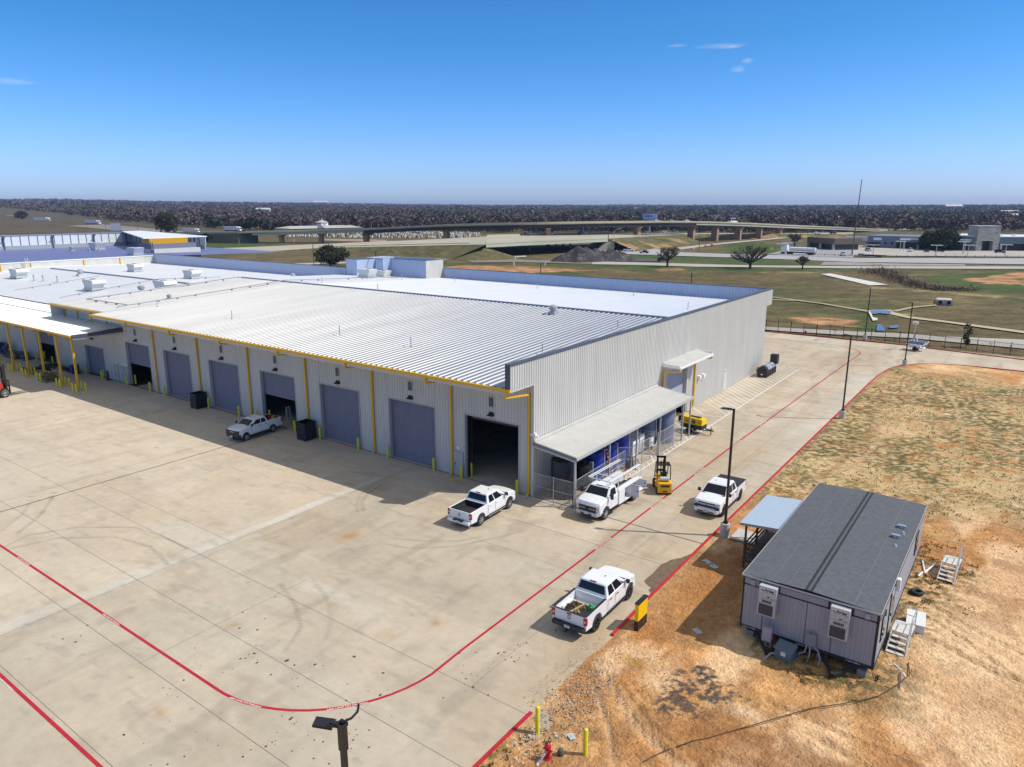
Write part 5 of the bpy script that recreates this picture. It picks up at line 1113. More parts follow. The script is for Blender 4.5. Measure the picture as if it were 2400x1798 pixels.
# single cab service truck with rack and open lockers
sx, sy = 5.62, 1.74
ST = thing('service_truck', 'white single cab service truck with ladder rack and open side lockers by the tank shed', 'service truck', (sx,sy,0), R(-91))
def service(t):
    wb = 4.35; fx = wb/2; rx = -wb/2; xf = fx+.95; W = 2.06; hw = W/2; lift = .16; zb = .60; zt = 1.50; r = .43; ar = .55; zc = .47; cab = fx-1.62+.0; cowl = fx-.15; wst = fx-.75; RZ = 2.12; cab = fx-1.72
    poly = [(cab,zb),(cab,zt),(cowl,zt+.04),(fx+.35,zt-.06),(xf-.12,zt-.14),(xf-.02,zt-.3),(xf,zb+.2),(xf-.03,zb)] + arch(fx, ar, zc, zb)
    b = MB(); ys_ = [-hw,-hw+.12,-.5,0,.5,hw-.12,hw]; n = len(poly); vs = []
    for y in ys_:
        for x, z in poly:
            e = abs(y)/hw; vs.append((x-(.14*e**3 if x > fx+.5 else 0), y*(.95 if x > xf-.25 else 1), z-(.04 if z > 1.2 and e > .95 else 0)+(.05*(1-e*e) if z > 1.3 and x > cowl-.1 else 0)))
    m_ = len(ys_); b.add(vs, [tuple(range(n-1,-1,-1)), tuple((m_-1)*n+i for i in range(n))]+[(j_*n+i,j_*n+(i+1)%n,(j_+1)*n+(i+1)%n,(j_+1)*n+i) for j_ in range(m_-1) for i in range(n)])
    tw = hw*.80; bw = hw*.955; G0 = [(cab+.02,-bw,zt-.02),(cowl-.02,-bw,zt),(cowl-.02,bw,zt),(cab+.02,bw,zt-.02)]; G1 = [(cab+.12,-tw,RZ-.04),(wst,-tw,RZ-.04),(wst,tw,RZ-.04),(cab+.12,tw,RZ-.04)]
    b.hexa(G0, G1); b.hexa(G1, [(cab+.2,-tw+.12,RZ),(wst-.1,-tw+.12,RZ),(wst-.1,tw-.12,RZ),(cab+.2,tw-.12,RZ)]); b.build('body', P_white, t, bevel=.035, fixn=True)
    def L(a, b_, k): return tuple(a[i]+(b_[i]-a[i])*k for i in range(3))
    def pn(F_, u0, u1, v0, v1, nm):
        pt = lambda u, v: Vector(L(L(F_[0],F_[1],u), L(F_[3],F_[2],u), v)); P = [pt(u0,v0),pt(u1,v0),pt(u1,v1),pt(u0,v1)]; n_ = (P[1]-P[0]).cross(P[3]-P[0]).normalized()*.006
        d = MB(); d.hexa([p-n_*2 for p in P],[p+n_ for p in P]); d.build(nm, M_glass, t)
    pn((G0[1],G0[2],G1[2],G1[1]), .05,.95,.04,.93, 'windscreen'); pn((G0[3],G0[0],G1[0],G1[3]), .08,.92,.25,.88, 'rear_window')
    pn((G0[0],G0[1],G1[1],G1[0]), .14,.80,.07,.86, 'side_window'); pn((G0[2],G0[3],G1[3],G1[2]), .20,.86,.07,.86, 'side_window')
    d = MB(); d.box(wst-.1,wst-.04,-.30,.30,RZ-.01,RZ+.02)
    for y in (-.75,.75): d.box(wst-.09,wst-.03,y-.04,y+.04,RZ-.02,RZ+.04)
    d.build('marker_lamp', P_blue, t)
    for s_ in (-1,1):
        d = MB(); a_, b_ = sorted((s_*(hw+.14), s_*(hw+.34))); d.box(cowl-.28,cowl-.14,a_,b_,zt-.02,zt+.36); a_, b_ = sorted((s_*(hw-.05), s_*(hw+.18))); d.box(cowl-.23,cowl-.18,a_,b_,zt+.05,zt+.10); d.box(cowl-.23,cowl-.18,a_,b_,zt+.24,zt+.28); d.build('mirror', P_blue, t, bevel=.02)
        d = MB(); a_, b_ = sorted((s_*hw, s_*(hw+.035))); d.box(cab+.2,cab+.4,a_,b_,zt-.24,zt-.2); d.build('door_handle', P_white, t)
        d = MB(); a_, b_ = sorted((s_*(hw-.004), s_*(hw+.003)));
        for x in (cab+.1, fx-.68): d.box(x-.008,x+.008,a_,b_,zb+.1,zt-.05)
        d.build('door_seam', mat('seam', (0,0,0)), t)
        d = MB(); a_, b_ = sorted((s_*(hw-.15), s_*(hw+.1))); d.box(cab,fx-ar-.12,a_,b_,.42,.50); d.build('running_board', P_blue, t)
        d = MB(); a_, b_ = sorted((s_*hw*.68, s_*hw*.93)); d.box(xf-.25,xf-.03,a_,b_,zt-.56,zt-.26); o_ = d.build('headlight', P_lamp, t); e = MB(); e.box(xf-.03,xf-.02,a_+.04,b_-.04,zt-.52,zt-.46); e.build('turn_signal', mat('amber', (.6,.12,.01), .3), o_)
    d = MB(); d.box(xf-.15,xf+.01,-hw*.66,hw*.66,zb+.12,zt-.32); d.build('grille', P_blue, t)
    d = MB(); z1 = (zb+.12+zt-.32)/2
    for z in (zb+.10, z1, zt-.32): d.box(xf-.02,xf+.035,-hw*.68,hw*.68,z-.02,z+.025)
    d.build('grille_trim', mat('bumper_grey', (.45,.46,.46), .4, .4), t); d = MB(); d.box(xf+.035,xf+.05,-.15,.15,z1-.03,z1+.03); d.box(xf+.035,xf+.05,-.06,.06,z1-.055,z1+.055); d.build('badge', P_blue, t)
    d = MB(); d.hexa([(xf-.35,-hw*.98,.48),(xf+.14,-hw*.82,.48),(xf+.14,hw*.82,.48),(xf-.35,hw*.98,.48)],[(xf-.35,-hw*.99,.74),(xf+.12,-hw*.86,.74),(xf+.12,hw*.86,.74),(xf-.35,hw*.99,.74)]); d.build('front_bumper', mat('bumper_grey', (0,0,0)), t, bevel=.03)
    d = MB(); d.box(xf+.10,xf+.16,-.45,.45,.50,.62); d.build('air_intake', P_blue, t); d = MB(); d.box(xf+.15,xf+.175,-.16,.16,.58,.74); d.mi = 1; [d.box(xf+.175,xf+.178,-.11+k*.045,-.085+k*.045,.64,.69) for k in range(5)]; d.build('number_plate', [P_plate,P_blue], t)
    # utility body
    x0, x1 = rx-1.05, cab-.10; z0, z1 = .78, 1.62
    lk = MB()
    for s_ in (-1,1):
        a_, b_ = sorted((s_*(hw+.03), s_*(hw-.42)));
        lk.box(rx+.62,x1,min(a_,b_),max(a_,b_),z1-.05,z1); lk.box(x0,rx+.62,min(a_,b_),max(a_,b_),z1-.05,z1)
        lk.box(x0,x1,s_*(hw-.42)-.02,s_*(hw-.42)+.02,z0,z1)
        for xx in (x0, rx-.55, rx+.58, x1-.86, x1-.04): lk.box(xx,xx+.04,min(a_,b_),max(a_,b_),z0-.2,z1-.05)
        lk.box(rx+.6,x1,min(a_,b_),max(a_,b_),z0-.25,z0-.2); lk.box(x0,rx-.55,min(a_,b_),max(a_,b_),z0-.2,z0-.15); lk.box(rx-.55,rx+.6,min(a_,b_),max(a_,b_),1.02,1.06)
        if s_ < 0: lk.box(x0,x1,-hw-.03,-hw-.0,z0+.1,z1-.05)
        else:
            lk.box(x1-.86,x1-.04,hw,hw+.03,z0-.2,z1-.05); lk.box(x0,rx-.52,hw,hw+.03,z0-.2,z1-.05)
    lk.box(x0,x1,-hw+.42,hw-.42,.82,.88); lk.box(x1-.04,x1,-hw+.4,hw-.4,.85,1.6)
    lk.build('utility_body', P_white, t)
    d = MB(); d.box(x0,x1-.05,-hw+.45,hw-.45,.88,.90); d.box(x0+.3,x0+1.6,-.3,.3,.9,1.15); d.build('bed_floor', P_liner, t)
    # doors hanging open on the left side (+y local)
    for nm_, P in (('locker_door', [(rx+.64,hw+.03,z0-.2),(rx+.56,hw+.62,z0-.2),(rx+.56,hw+.62,z1-.08),(rx+.64,hw+.03,z1-.08)]),('locker_door', [(rx-.50,hw+.03,1.10),(rx-.58,hw+.66,1.10),(rx-.58,hw+.66,z1+.02),(rx-.50,hw+.03,z1+.02)])):
        d = MB(); P = [Vector(p) for p in P]; n_ = Vector((.02,.003,0)); d.hexa([P[0]-n_,P[1]-n_,P[1]+n_,P[0]+n_],[P[3]-n_,P[2]-n_,P[2]+n_,P[3]+n_]); o_ = d.build(nm_, mat('locker_inner', (.50,.53,.60), .5), t)
        e = MB(); c_ = (P[0]+P[1]+P[2]+P[3])/4; e.cyl(c_+Vector((.02,.18,0)), c_+Vector((.035,.18,0)), .05, n=10); e.build('latch', P_blue, o_)
    d = MB(); d.hexa([(rx-.48,hw+.03,1.06),(rx+.58,hw+.03,1.06),(rx+.58,hw+.50,.98),(rx-.48,hw+.50,.98)],[(rx-.48,hw+.03,1.09),(rx+.58,hw+.03,1.09),(rx+.58,hw+.50,1.01),(rx-.48,hw+.50,1.01)]); d.build('drop_shelf', P_white, t)
    # rack
    rz2 = 2.62
    for s_ in (-1,1):
        d = MB(); y = s_*(hw-.12)
        d.tube([(x0+.05,y,1.6),(x0+.12,y+s_*.10,2.2),(x0+.25,y,rz2)],.035); d.tube([(x1-.05,y,1.6),(x1-.05,y,rz2)],.04); d.tube([(x0+.1,y,rz2),(xf-1.65,y,rz2)],.038); d.tube([(x0+.1,y-s_*.16,rz2-.02),(xf-1.75,y-s_*.16,rz2-.02)],.03)
        d.build('ladder_rack', P_white, t)
    d = MB(); d.tube([(x1-.05,-hw+.12,rz2-.1),(x1-.05,hw-.12,rz2-.1)],.035); d.tube([(xf-1.65,-hw+.12,rz2-.02),(xf-1.65,hw-.12,rz2-.02)],.035); d.build('rack_crossbar', P_white, t)
    d = MB(); d.box(x0,xf-.3,-.42,.42,.5,.68); d.box(fx-.5,fx+.5,-.7,.7,.55,.95); d.box(rx-.55,rx+.55,-.65,.65,.5,1.0); d.box(x0-.12,x0,-hw+.1,hw-.1,.55,.72); d.build('chassis', P_liner, t)
    for s_ in (-1,1): 
        d = MB(); d.box(x0-.05,x0-.01,min(s_*.75,s_*.95),max(s_*.75,s_*.95),1.0,1.3); d.build('tail_light', P_tail, t)
    for x in (fx,): 
        for s_ in (-1,1): wheel(t, x, s_*(hw-.15), r, .26, s_, P_rimk if s_ > 5 else P_rim, style='steel')
    for s_ in (-1,1): wheel(t, rx, s_*(hw-.14), r, .27, s_, P_rim, style='steel'); wheel(t, rx, s_*(hw-.46), r, .27, s_, P_rim, style='steel')
service(ST)
def lt2(x, y): # service truck local -> world
    a = R(-91); return (sx+x*math.cos(a)-y*math.sin(a), sy+x*math.sin(a)+y*math.cos(a))
for (x, y, z, a_, b_, c_, cc, nm, lab) in ((-2.9,.25,.92,.45,.3,.55,(.20,.11,.05),'cardboard_box','open cardboard box at the tail of the service truck bed'),(-1.9,-.1,.92,.5,.3,.35,(.10,.07,.045),'cargo_heap','brown hoses heaped in the middle of the service truck bed'),(-1.2,.15,.92,.3,.3,.3,(.35,.18,.06),'cargo_heap','tan coil behind the service truck cab'),(-.5,-.45,.92,.45,.25,.5,(.03,.03,.03),'tool_box','black toolbox behind the service truck cab'),(-2.15,1.2,1.10,.3,.12,.18,(.55,.10,.03),'power_tool','orange power tool on the drop shelf of the service truck')):
    px, py = lt2(x, y); d = MB(); d.box(-a_/2,a_/2,-b_/2,b_/2,0,c_*.8); d.box(-a_/2*.8,a_/2*.7,-b_/2*.6,b_/2*.6,c_*.8,c_*.82+.02); d.cyl((-a_*.2,0,c_*.8),(a_*.2,b_*.1,c_),.05,n=7); o = d.build(nm, mat('c_'+nm+str(int(x*10)), cc, .7, var=.3, scale=5), bevel=.02); at(o, (px,py,z), R(-80+x*20)); tag(o, lab, nm.replace('_',' '))
# ---------------- forklifts
def forklift(name, label, loc, rz_, s, body, mastz, rimc, guard=True, tank=False):
    t = thing(name, label, 'forklift', loc, rz_); m_ = mat('forklift_'+name[:0]+str(body), body, .4)
    wb = 1.5*s; hw = .55*s
    d = MB(); d.hexa([(-1.25*s,-hw,.18*s),(-.55*s,-hw,.18*s),(-.55*s,hw,.18*s),(-1.25*s,hw,.18*s)],[(-1.30*s,-hw*.94,1.0*s),(-.55*s,-hw*.98,1.12*s),(-.55*s,hw*.98,1.12*s),(-1.30*s,hw*.94,1.0*s)]); d.build('counterweight', m_, t, bevel=.07*s)
    MB().box(-1.31*s,-1.26*s,-hw*.6,hw*.6,.68*s,.84*s).build('vent_slot', P_blue, t); MB().box(-1.30*s,-1.25*s,-hw*.3,hw*.3,.28*s,.36*s).build('vent_slot', P_blue, t)
    d = MB(); d.box(-.55*s,.65*s,-hw*.96,hw*.96,.25*s,.62*s); d.box(-.55*s,.0,-hw*.85,hw*.85,.62*s,1.02*s); d.box(.35*s,.62*s,-hw*.8,hw*.8,.62*s,1.1*s); d.build('body', m_, t, bevel=.04*s)
    d = MB(); d.box(-.45*s,.05*s,-.24*s,.24*s,1.02*s,1.15*s); d.box(-.5*s,-.38*s,-.24*s,.24*s,1.1*s,1.6*s); d.build('seat', P_liner, t, bevel=.03)
    g = MB(); zt = 2.12*s
    for y in (-hw*.88, hw*.88):
        g.sq((-.72*s,y,1.05*s),(-.50*s,y,zt),.06*s); g.sq((.62*s,y,1.05*s),(.38*s,y,zt),.055*s); g.sq((-.52*s,y,zt),(.40*s,y,zt),.06*s)
    for k in range(7): x = -.50*s+k*.14*s; g.sq((x,-hw*.88,zt+.01),(x,hw*.88,zt+.01),.035*s)
    g.build('overhead_guard', M_blackp, t)
    g = MB()
    for y in (-.30*s,.30*s): g.sq((.84*s,y,.1*s),(.84*s,y,mastz),.09*s,.12*s); g.sq((.90*s,y*.78,.15*s),(.90*s,y*.78,mastz-.08*s),.06*s,.08*s)
    for z in (mastz-.05*s, .55*s, mastz*.55): g.box(.80*s,.90*s,-.34*s,.34*s,z-.05*s,z+.05*s)
    g.cyl((.84*s,0,.3*s),(.84*s,0,mastz*.85),.035*s); g.cyl((.84*s,-.16*s,.3*s),(.84*s,-.16*s,mastz*.9),.025*s); g.box(.82*s,.92*s,-.38*s,.38*s,mastz-.03*s,mastz+.05*s); g.build('mast', M_blackp, t)
    g = MB(); g.box(.98*s,1.03*s,-.48*s,.48*s,.32*s,.42*s); g.box(.98*s,1.03*s,-.48*s,.48*s,.72*s,.80*s)
    for y in (-.44,-.25,0,.25,.44): g.box(.99*s,1.02*s,(y-.02)*s,(y+.02)*s,.3*s,1.15*s)
    g.box(.985*s,1.03*s,-.48*s,.48*s,1.12*s,1.18*s); g.build('carriage', M_blackp, t)
    for y in (-.26,.26):
        g = MB(); g.box(1.03*s,1.08*s,(y-.05)*s,(y+.05)*s,.08*s,.78*s); g.hexa([(1.03*s,(y-.05)*s,.06*s),(2.20*s,(y-.04)*s,.07*s),(2.20*s,(y+.04)*s,.07*s),(1.03*s,(y+.05)*s,.06*s)],[(1.03*s,(y-.05)*s,.11*s),(2.20*s,(y-.04)*s,.09*s),(2.20*s,(y+.04)*s,.09*s),(1.03*s,(y+.05)*s,.11*s)]); g.build('fork', mat('fork_steel', (.06,.055,.05), .5, .5), t)
    if tank:
        g = MB(); g.cyl((-.98*s,-.36*s,1.26*s),(-.98*s,.36*s,1.26*s),.16*s,n=16); g.cyl((-.98*s,.36*s,1.26*s),(-.98*s,.42*s,1.26*s),.10*s,n=12); g.build('gas_bottle', mat('gas_bottle_alu', (.62,.63,.64), .35, .4), t, smooth=True)
    for x, rr_, ww in ((.60*s,.34*s,.24*s),(-.85*s,.27*s,.2*s)):
        for s_ in (-1,1): wheel(t, x, s_*(hw-.06*s), rr_, ww, s_, rimc, style='steel')
    return t
forklift('forklift', 'yellow forklift with raised black mast seen from behind on the side drive', (7.42,7.2,0), R(124), 1.02, (.78,.42,.01), 2.45, P_rimk, tank=True)
f2 = forklift('forklift', 'large red and black forklift with long forks at the left edge of the yard', (-67.85,-12.85,0), R(90), 1.62, (.50,.035,.02), 3.75, P_rim)
f3 = forklift('forklift', 'dark forklift with yellow frame just inside the open corner door', (-2.6,4.6,0), R(-95), 1.0, (.05,.05,.02), 2.2, P_rimk)
yl = MB(); 
for y in (-.52,.52): yl.sq((-1.36,y,.2),(-1.36,y,1.5),.07)
yl.sq((-1.36,-.52,.22),(-1.36,.52,.22),.06); o = yl.build('bumper_frame', M_bol, f3)
# ---------------- towed compressor
CP = thing('towed_compressor', 'yellow towed air compressor with black base and drawbar beside the tank shed', 'compressor', (3.7,22.9,0), R(-4))
def comp(t):
    Yc = mat('compressor_yellow', (.80,.52,.0), .4)
    d = MB(); d.hexa([(-1.25,-.62,.95),(1.05,-.62,.95),(1.05,.62,.95),(-1.25,.62,.95)],[(-1.22,-.48,1.62),(1.0,-.48,1.56),(1.0,.48,1.56),(-1.22,.48,1.62)]); d.build('canopy', Yc, t, bevel=.05)
    d = MB(); d.box(-.5,.62,-.18,.18,1.58,1.66); d.build('exhaust_vent', P_blue, t)
    d = MB(); d.box(-1.22,1.02,-.6,.6,.52,.95); d.build('base', P_blue, t, bevel=.03)
    d = MB(); d.box(-1.62,-1.25,-.42,.42,.8,1.55); d.build('hose_reel', P_liner, t, bevel=.08)
    d = MB(); d.box(.02,.30,-.635,-.60,1.08,1.38); d.build('label_panel', mat('label_dark', (.03,.06,.08), .4), t)
    for q_ in ((-.75,-.2,-.63,-.60,1.18,1.26),(.62,.92,-.63,-.60,1.15,1.20),(.62,.92,-.63,-.60,1.28,1.33)): MB().box(*q_).build('vent_slot', mat('orange_mark', (.35,.14,.01), .5), t)
    d = MB(); d.box(.35,.36,-.63,-.6,.98,1.5); d.box(-.0,-.01,-.63,-.6,.98,1.5); d.build('door_seam', P_blue, t)
    d = MB(); d.sq((1.0,-.35,.5),(1.75,0,.5),.09); d.sq((1.0,.35,.5),(1.75,0,.5),.09); d.sq((1.6,0,.5),(2.05,0,.5),.09); d.sq((1.75,0,.05),(1.75,0,.85),.07); d.sq((1.62,-.12,.62),(1.9,.12,.62),.05); d.build('drawbar', M_blackp, t)
    for s_ in (-1,1): wheel(t, -.25, s_*.66, .33, .2, s_, P_rimk, style='steel'); d = MB(); a_, b_ = sorted((s_*.56, s_*.80)); d.box(-.65,.15,a_,b_,.70,.74); d.build('mudguard', P_blue, t)
comp(CP)
# ---------------- solar light tower trailer far right
SL = thing('solar_trailer', 'white trailer with tilted blue solar panels and a camera mast by the far kerb', 'solar trailer', (15.4,83.2,0), R(-12))
def solar(t):
    d = MB(); d.box(-1.3,1.1,-.5,.5,.45,.62); d.box(-.9,.6,-.45,.45,.62,.95); d.sq((1.1,0,.5),(2.0,0,.45),.08); d.box(-.6,-.45,-.1,.05,.9,1.7); d.box(-.2,-.05,-.1,.05,.9,1.8); d.build('frame', M_white, t)
    for k, y in enumerate((-.95,.25)):
        d = MB(); d.hexa([(-1.25+k*.0+y*.0,y-.1,1.02),(1.25,y-.1,1.02),(1.25,y+1.0,1.38),(-1.25,y+1.0,1.38)],[(-1.25,y-.1,1.07),(1.25,y-.1,1.07),(1.25,y+1.0,1.43),(-1.25,y+1.0,1.43)]); o_ = d.build('panel_frame', M_white, t)
        d = MB(); d.hexa([(-1.18,y-.04,1.08),(1.18,y-.04,1.08),(1.18,y+.93,1.40),(-1.18,y+.93,1.40)],[(-1.18,y-.04,1.10),(1.18,y-.04,1.10),(1.18,y+.93,1.42),(-1.18,y+.93,1.42)]); d.build('solar_cell', mat('solar_blue', (.03,.05,.14), .25), o_)
    d = MB(); d.sq((-.55,-.2,.9),(-.55,-.2,4.3),.10); d.build('mast', M_steel, t)
    d = MB(); d.box(-.95,-.2,-.35,-.05,4.25,4.5); d.cyl((-.8,-.3,4.25),(-.8,-.35,4.05),.09); d.cyl((-.3,-.3,4.25),(-.3,-.35,4.05),.09); d.build('camera_head', M_white, t)
    for s_ in (-1,1): wheel(t, -.1, s_*.6, .33, .18, s_, P_rimk, style='steel')
solar(SL)

# ================================================================ YARD OBJECTS
BG = 'yellow bollards around the warehouse'
def bollard(x, y, lab, h=1.15, r=.11, name='bollard', grp=BG):
    d = MB(); d.lathe([(r,0),(r,h-.04),(r*.8,h-.005),(r*.3,h+.02)], n=14); o = d.build(name, M_bol, smooth=True); at(o, (x,y,0)); tag(o, lab, 'bollard', grp)
    return o
ordn = ['', 'first', 'second', 'third', 'fourth', 'fifth', 'sixth', 'seventh', 'eighth', 'ninth']
DN = ['the open corner door', 'the roller door next to the corner', 'the third roller door from the corner', 'the half open door with the shaded pickup', 'the fifth roller door from the corner', 'the sixth roller door from the corner', 'the half open seventh door', 'the short roller door by the canopy', 'the half open door under the low canopy']
B0 = bollard(-1.34,-.32,'yellow bollard right of the open corner door'); bollard(-6.95,-.34,'yellow bollard outside the left jamb of the open corner door'); bollard(-6.62,.6,'orange tipped yellow bollard just inside the open corner door')
for i, (a, b) in enumerate(((-15.45,-9.99),(-24.67,-19.3),(-34.78,-28.48),(-43.54,-37.85),(-52.74,-47.21),(-61.57,-56.03),(-72.65,-67.59),(-87.8,-82.5))):
    bollard(a, -.36, 'yellow bollard left of '+DN[i+1]); bollard(b, -.36, 'yellow bollard right of '+DN[i+1])
bollard(-35.5+1.6,.66,'yellow bollard inside the half open door behind the shaded pickup'); bollard(-61.3,.58,'yellow bollard just inside the half open seventh door'); bollard(-87.3,.5,'yellow bollard just inside the half open door under the low canopy'); bollard(-67.3,-.75,'yellow bollard doubled beside the right jamb of the short roller door')
bollard(.45,29.8,'tall yellow bollard by the side door near the compressor', 1.6)
PN = ['right end canopy post','second canopy post from the right','third canopy post from the right','fourth canopy post from the right','fifth canopy post from the right']
for px, nm in zip((-62.75,-67.05,-72.6,-77.0,-81.5), PN):
    for dx, dy, q in ((-.45,-.70,'front left'),(.5,-.70,'front right'),(-.5,.35,'back left'),(.55,.35,'back right')):
        bollard(px+dx,-5.33+dy,'yellow bollard %s of the %s' % (q, nm))
bollard(14.73,-21.24,'tall bright yellow bollard at the end of the red kerb',1.32,.10,grp='yellow bollards by the hydrant'); bollard(17.05,-21.2,'tall bright yellow bollard standing in the earth right of the hydrant',1.32,.10,grp='yellow bollards by the hydrant')
# bins
def skip(loc, lab, w_=1.3, h=1.75, rz_=0):
    t = thing('waste_bin', lab, 'waste bin', loc, rz_, 'black waste bins by the doors'); a = w_/2
    m_ = mat('bin_black', (.012,.014,.02), .45, var=.15, scale=2)
    d = MB(); d.box(-a,a,-a,-a+.04,.08,h); d.box(-a,a,a-.04,a,.08,h); d.box(-a,-a+.04,-a+.04,a-.04,.08,h); d.box(a-.04,a,-a+.04,a-.04,.08,h); d.box(-a+.04,a-.04,-a+.04,a-.04,.08,.14); d.build('body', m_, t)
    d = MB()
    for z, q in ((h-.03,.055),(h*.56,.04)):
        d.box(-a-q,a+q,-a-q,-a+.0,z-.05,z+.04); d.box(-a-q,a+q,a,a+q,z-.05,z+.04); d.box(-a-q,-a,-a,a,z-.05,z+.04); d.box(a,a+q,-a,a,z-.05,z+.04)
    d.build('rim', m_, t); d = MB(); d.box(-a+.1,-a+.25,-a,a,0,.08); d.box(a-.25,a-.1,-a,a,0,.08); d.build('skid', m_, t)
skip((-25.75,-1.1,0), 'square black waste bin between the second and third roller doors', 1.3, 1.75); skip((-44.55,-.95,0), 'square black waste bin farther left between two roller doors', 1.25, 1.7)
# under the low canopy
d = MB(); rq = random.Random(4)
for k in range(34): x = rq.uniform(-.9,.9); d.box(x,x+.07,rq.uniform(-.7,.2),rq.uniform(.25,.7),.05+rq.random()*.9,.14+rq.random()*1.0)
for x in (-.9,.85):
    for y in (-.7,.65): d.box(x,x+.09,y,y+.09,0,1.15)
for z in (.1,.55,1.05): d.box(-.95,.95,-.74,-.70,z,z+.1); d.box(.92,.96,-.7,.7,z,z+.1)
o = d.build('slatted_crate', mat('crate_wood', (.20,.16,.07), .9, var=.4, scale=5)); at(o, (-71.7,-5.25,0)); tag(o, 'slatted wooden crate between the bollards of the third canopy post', 'crate')
def bbin(loc, lab, h=1.1, a=.42):
    t = thing('blue_bin', lab, 'bin', loc); d = MB(); d.hexa([(-a*.8,-a*.8,0),(a*.8,-a*.8,0),(a*.8,a*.8,0),(-a*.8,a*.8,0)],[(-a,-a,h),(a,-a,h),(a,a,h),(-a,a,h)]); d.build('body', mat('bin_blue', (.01,.035,.22), .5), t)
    d = MB(); d.box(-a-.03,a+.03,-a-.03,a+.03,h,h+.06); d.build('lid', mat('bin_lid', (.02,.03,.08), .5), t)
bbin((-73.8,-1.3,0), 'blue bin against the wall left of the short roller door'); bbin((-99.5,-1.4,0), 'blue bin at the far left under the low canopy', 1.3, .9)
for i,(x,y,a,b,h,lab) in enumerate(((-92.5,-1.6,2.3,.8,1.0,'grey stack of parts on a pallet under the low canopy'),(-89.9,-1.2,1.6,.7,.9,'metal crate beside the grey stack under the low canopy'),(-96.5,-1.2,1.2,.7,1.2,'dark stack of parts at the far left under the low canopy'))):
    d = MB(); rq = random.Random(i)
    for k in range(14): xx = rq.uniform(-a,a-.5); yy = rq.uniform(-b,b-.4); z = rq.uniform(.1,h); d.box(xx,xx+rq.uniform(.2,.9),yy,yy+rq.uniform(.1,.5),z,z+rq.uniform(.05,.3))
    d.box(-a,a,-b,b,0,.14); o = d.build('pallet_stack', mat('stack_grey', (.13,.12,.12), .7, var=.6, scale=3)); at(o, (x,y,0)); tag(o, lab, 'pallet stack')
for i,(x,y,a,b,lab) in enumerate(((-79.6,-3.6,1.7,1.1,'dark trailer frame lying behind the bollards under the low canopy'),(-80.6,-1.2,1.6,.45,'dark mats by the wall under the low canopy'),(-76.5,-1.1,1.7,.3,'dark rack leaning low at the wall under the canopy'))):
    d = MB(); 
    for k in range(7): d.box(-a+k*a*.28,-a+k*a*.28+.15,-b,b,.1+.05*k,.25+.05*k)
    d.box(-a,a,-b,-b+.1,0,.5 if i == 0 else .2); d.box(-a,a,b-.1,b,0,.5 if i == 0 else .2); o = d.build('steel_frame', mat('dark_steel', (.03,.022,.02), .7, var=.4, scale=2)); at(o, (x,y,0)); tag(o, lab, 'steel frame')
d = MB(); d.tube([(0,0,0),(0,0,1.0),(.12,-.1,1.2),(.4,-.2,1.15)],.12,8); d.lathe([(.3,0),(.3,.1)],n=12); o = d.build('standpipe', M_blackp); at(o, (-66.1,-.5,0)); tag(o, 'black standpipe with bent head at the wall beside a personnel door', 'standpipe')
d = MB(); [d.tube([(random.Random(k).uniform(-.25,.25),random.Random(k+9).uniform(-.25,.25),0),(random.Random(k+5).uniform(-.2,.2),0,1.4)],.03,5) for k in range(7)]; d.lathe([(.4,0),(.38,.06)],n=12); o = d.build('mop_stand', M_blackp); at(o, (-73.2,-.95,0)); tag(o, 'dark stand of brooms beside the left jamb of the short roller door', 'broom stand')
# step ladder behind shaded pickup
def stepladder(loc, rz_, h, lab, m1, m2=None):
    t = thing('step_ladder', lab, 'ladder', loc, rz_); d = MB()
    for s_ in (-.26,.26): d.sq((s_,-.45,0),(s_*.55,0,h),.06)
    d.build('front_rail', m1, t); d = MB()
    for s_ in (-.26,.26): d.sq((s_,.5,0),(s_*.55,.05,h),.045)
    d.build('back_rail', m2 or m1, t); d = MB(); n = int(h/.3)
    for k in range(1, n): z = h*k/n; q = .26*(1-.45*k/n); d.box(-q,q,-.45*(1-k/n)-.05,-.45*(1-k/n)+.05,z-.015,z+.015)
    d.build('tread', M_steel, t); d = MB(); d.box(-.17,.17,-.08,.12,h-.02,h+.04); d.build('cap', m1, t)
stepladder((-30.6,.55,0), R(70), 2.0, 'aluminium step ladder standing behind the shaded pickup', M_steel)
# ---------------- tanks
def tank(loc, r, h, m_, lab, name='storage_tank', dome=.16, bands=0, hatch=True, coni=True):
    t = thing(name, lab, 'tank', loc, 0); d = MB(); pr = [(r,0),(r,h-.06),(r*.97,h)] + ([(r*.55,h+dome),(r*.2,h+dome*1.25)] if coni else [(r*.9,h+r*.14),(r*.6,h+r*.28),(r*.2,h+r*.34)])
    if bands: pr = [(r,0)]+[q for k in range(bands) for q in ((r,h*(k+.5)/bands-.03),(r*1.012,h*(k+.5)/bands),(r,h*(k+.5)/bands+.03))]+pr[1:]
    d.lathe(pr, n=32); d.build('shell', m_, t, smooth=True)
    if hatch:
        d = MB(); d.lathe([(.22,h+dome*.7),(.22,h+dome+.16),(.18,h+dome+.19)],(r*.25,-r*.2,0),16); d.build('hatch', m_, t, smooth=True)
        d = MB(); d.tube([(r*.75,r*.3,h+.02),(r*.75,r*.3,h+.22),(r*1.0,r*.35,h+.22),(r*1.06,r*.36,h*.2)],.035,8); d.cyl((-r*.4,-r*.3,h+.05),(-r*.4,-r*.3,h+.3),.07,n=10); d.build('pipe', M_white, t)
    return t
M_tb = mat('tank_black', (.012,.012,.014), .35, var=.2, scale=2); M_tbl = mat('tank_blue', (.006,.025,.26), .35, var=.12, scale=1.5); M_tg = mat('tank_grey_blue', (.13,.155,.25), .4, var=.12, scale=1.2, stretch=(1,1,.3))
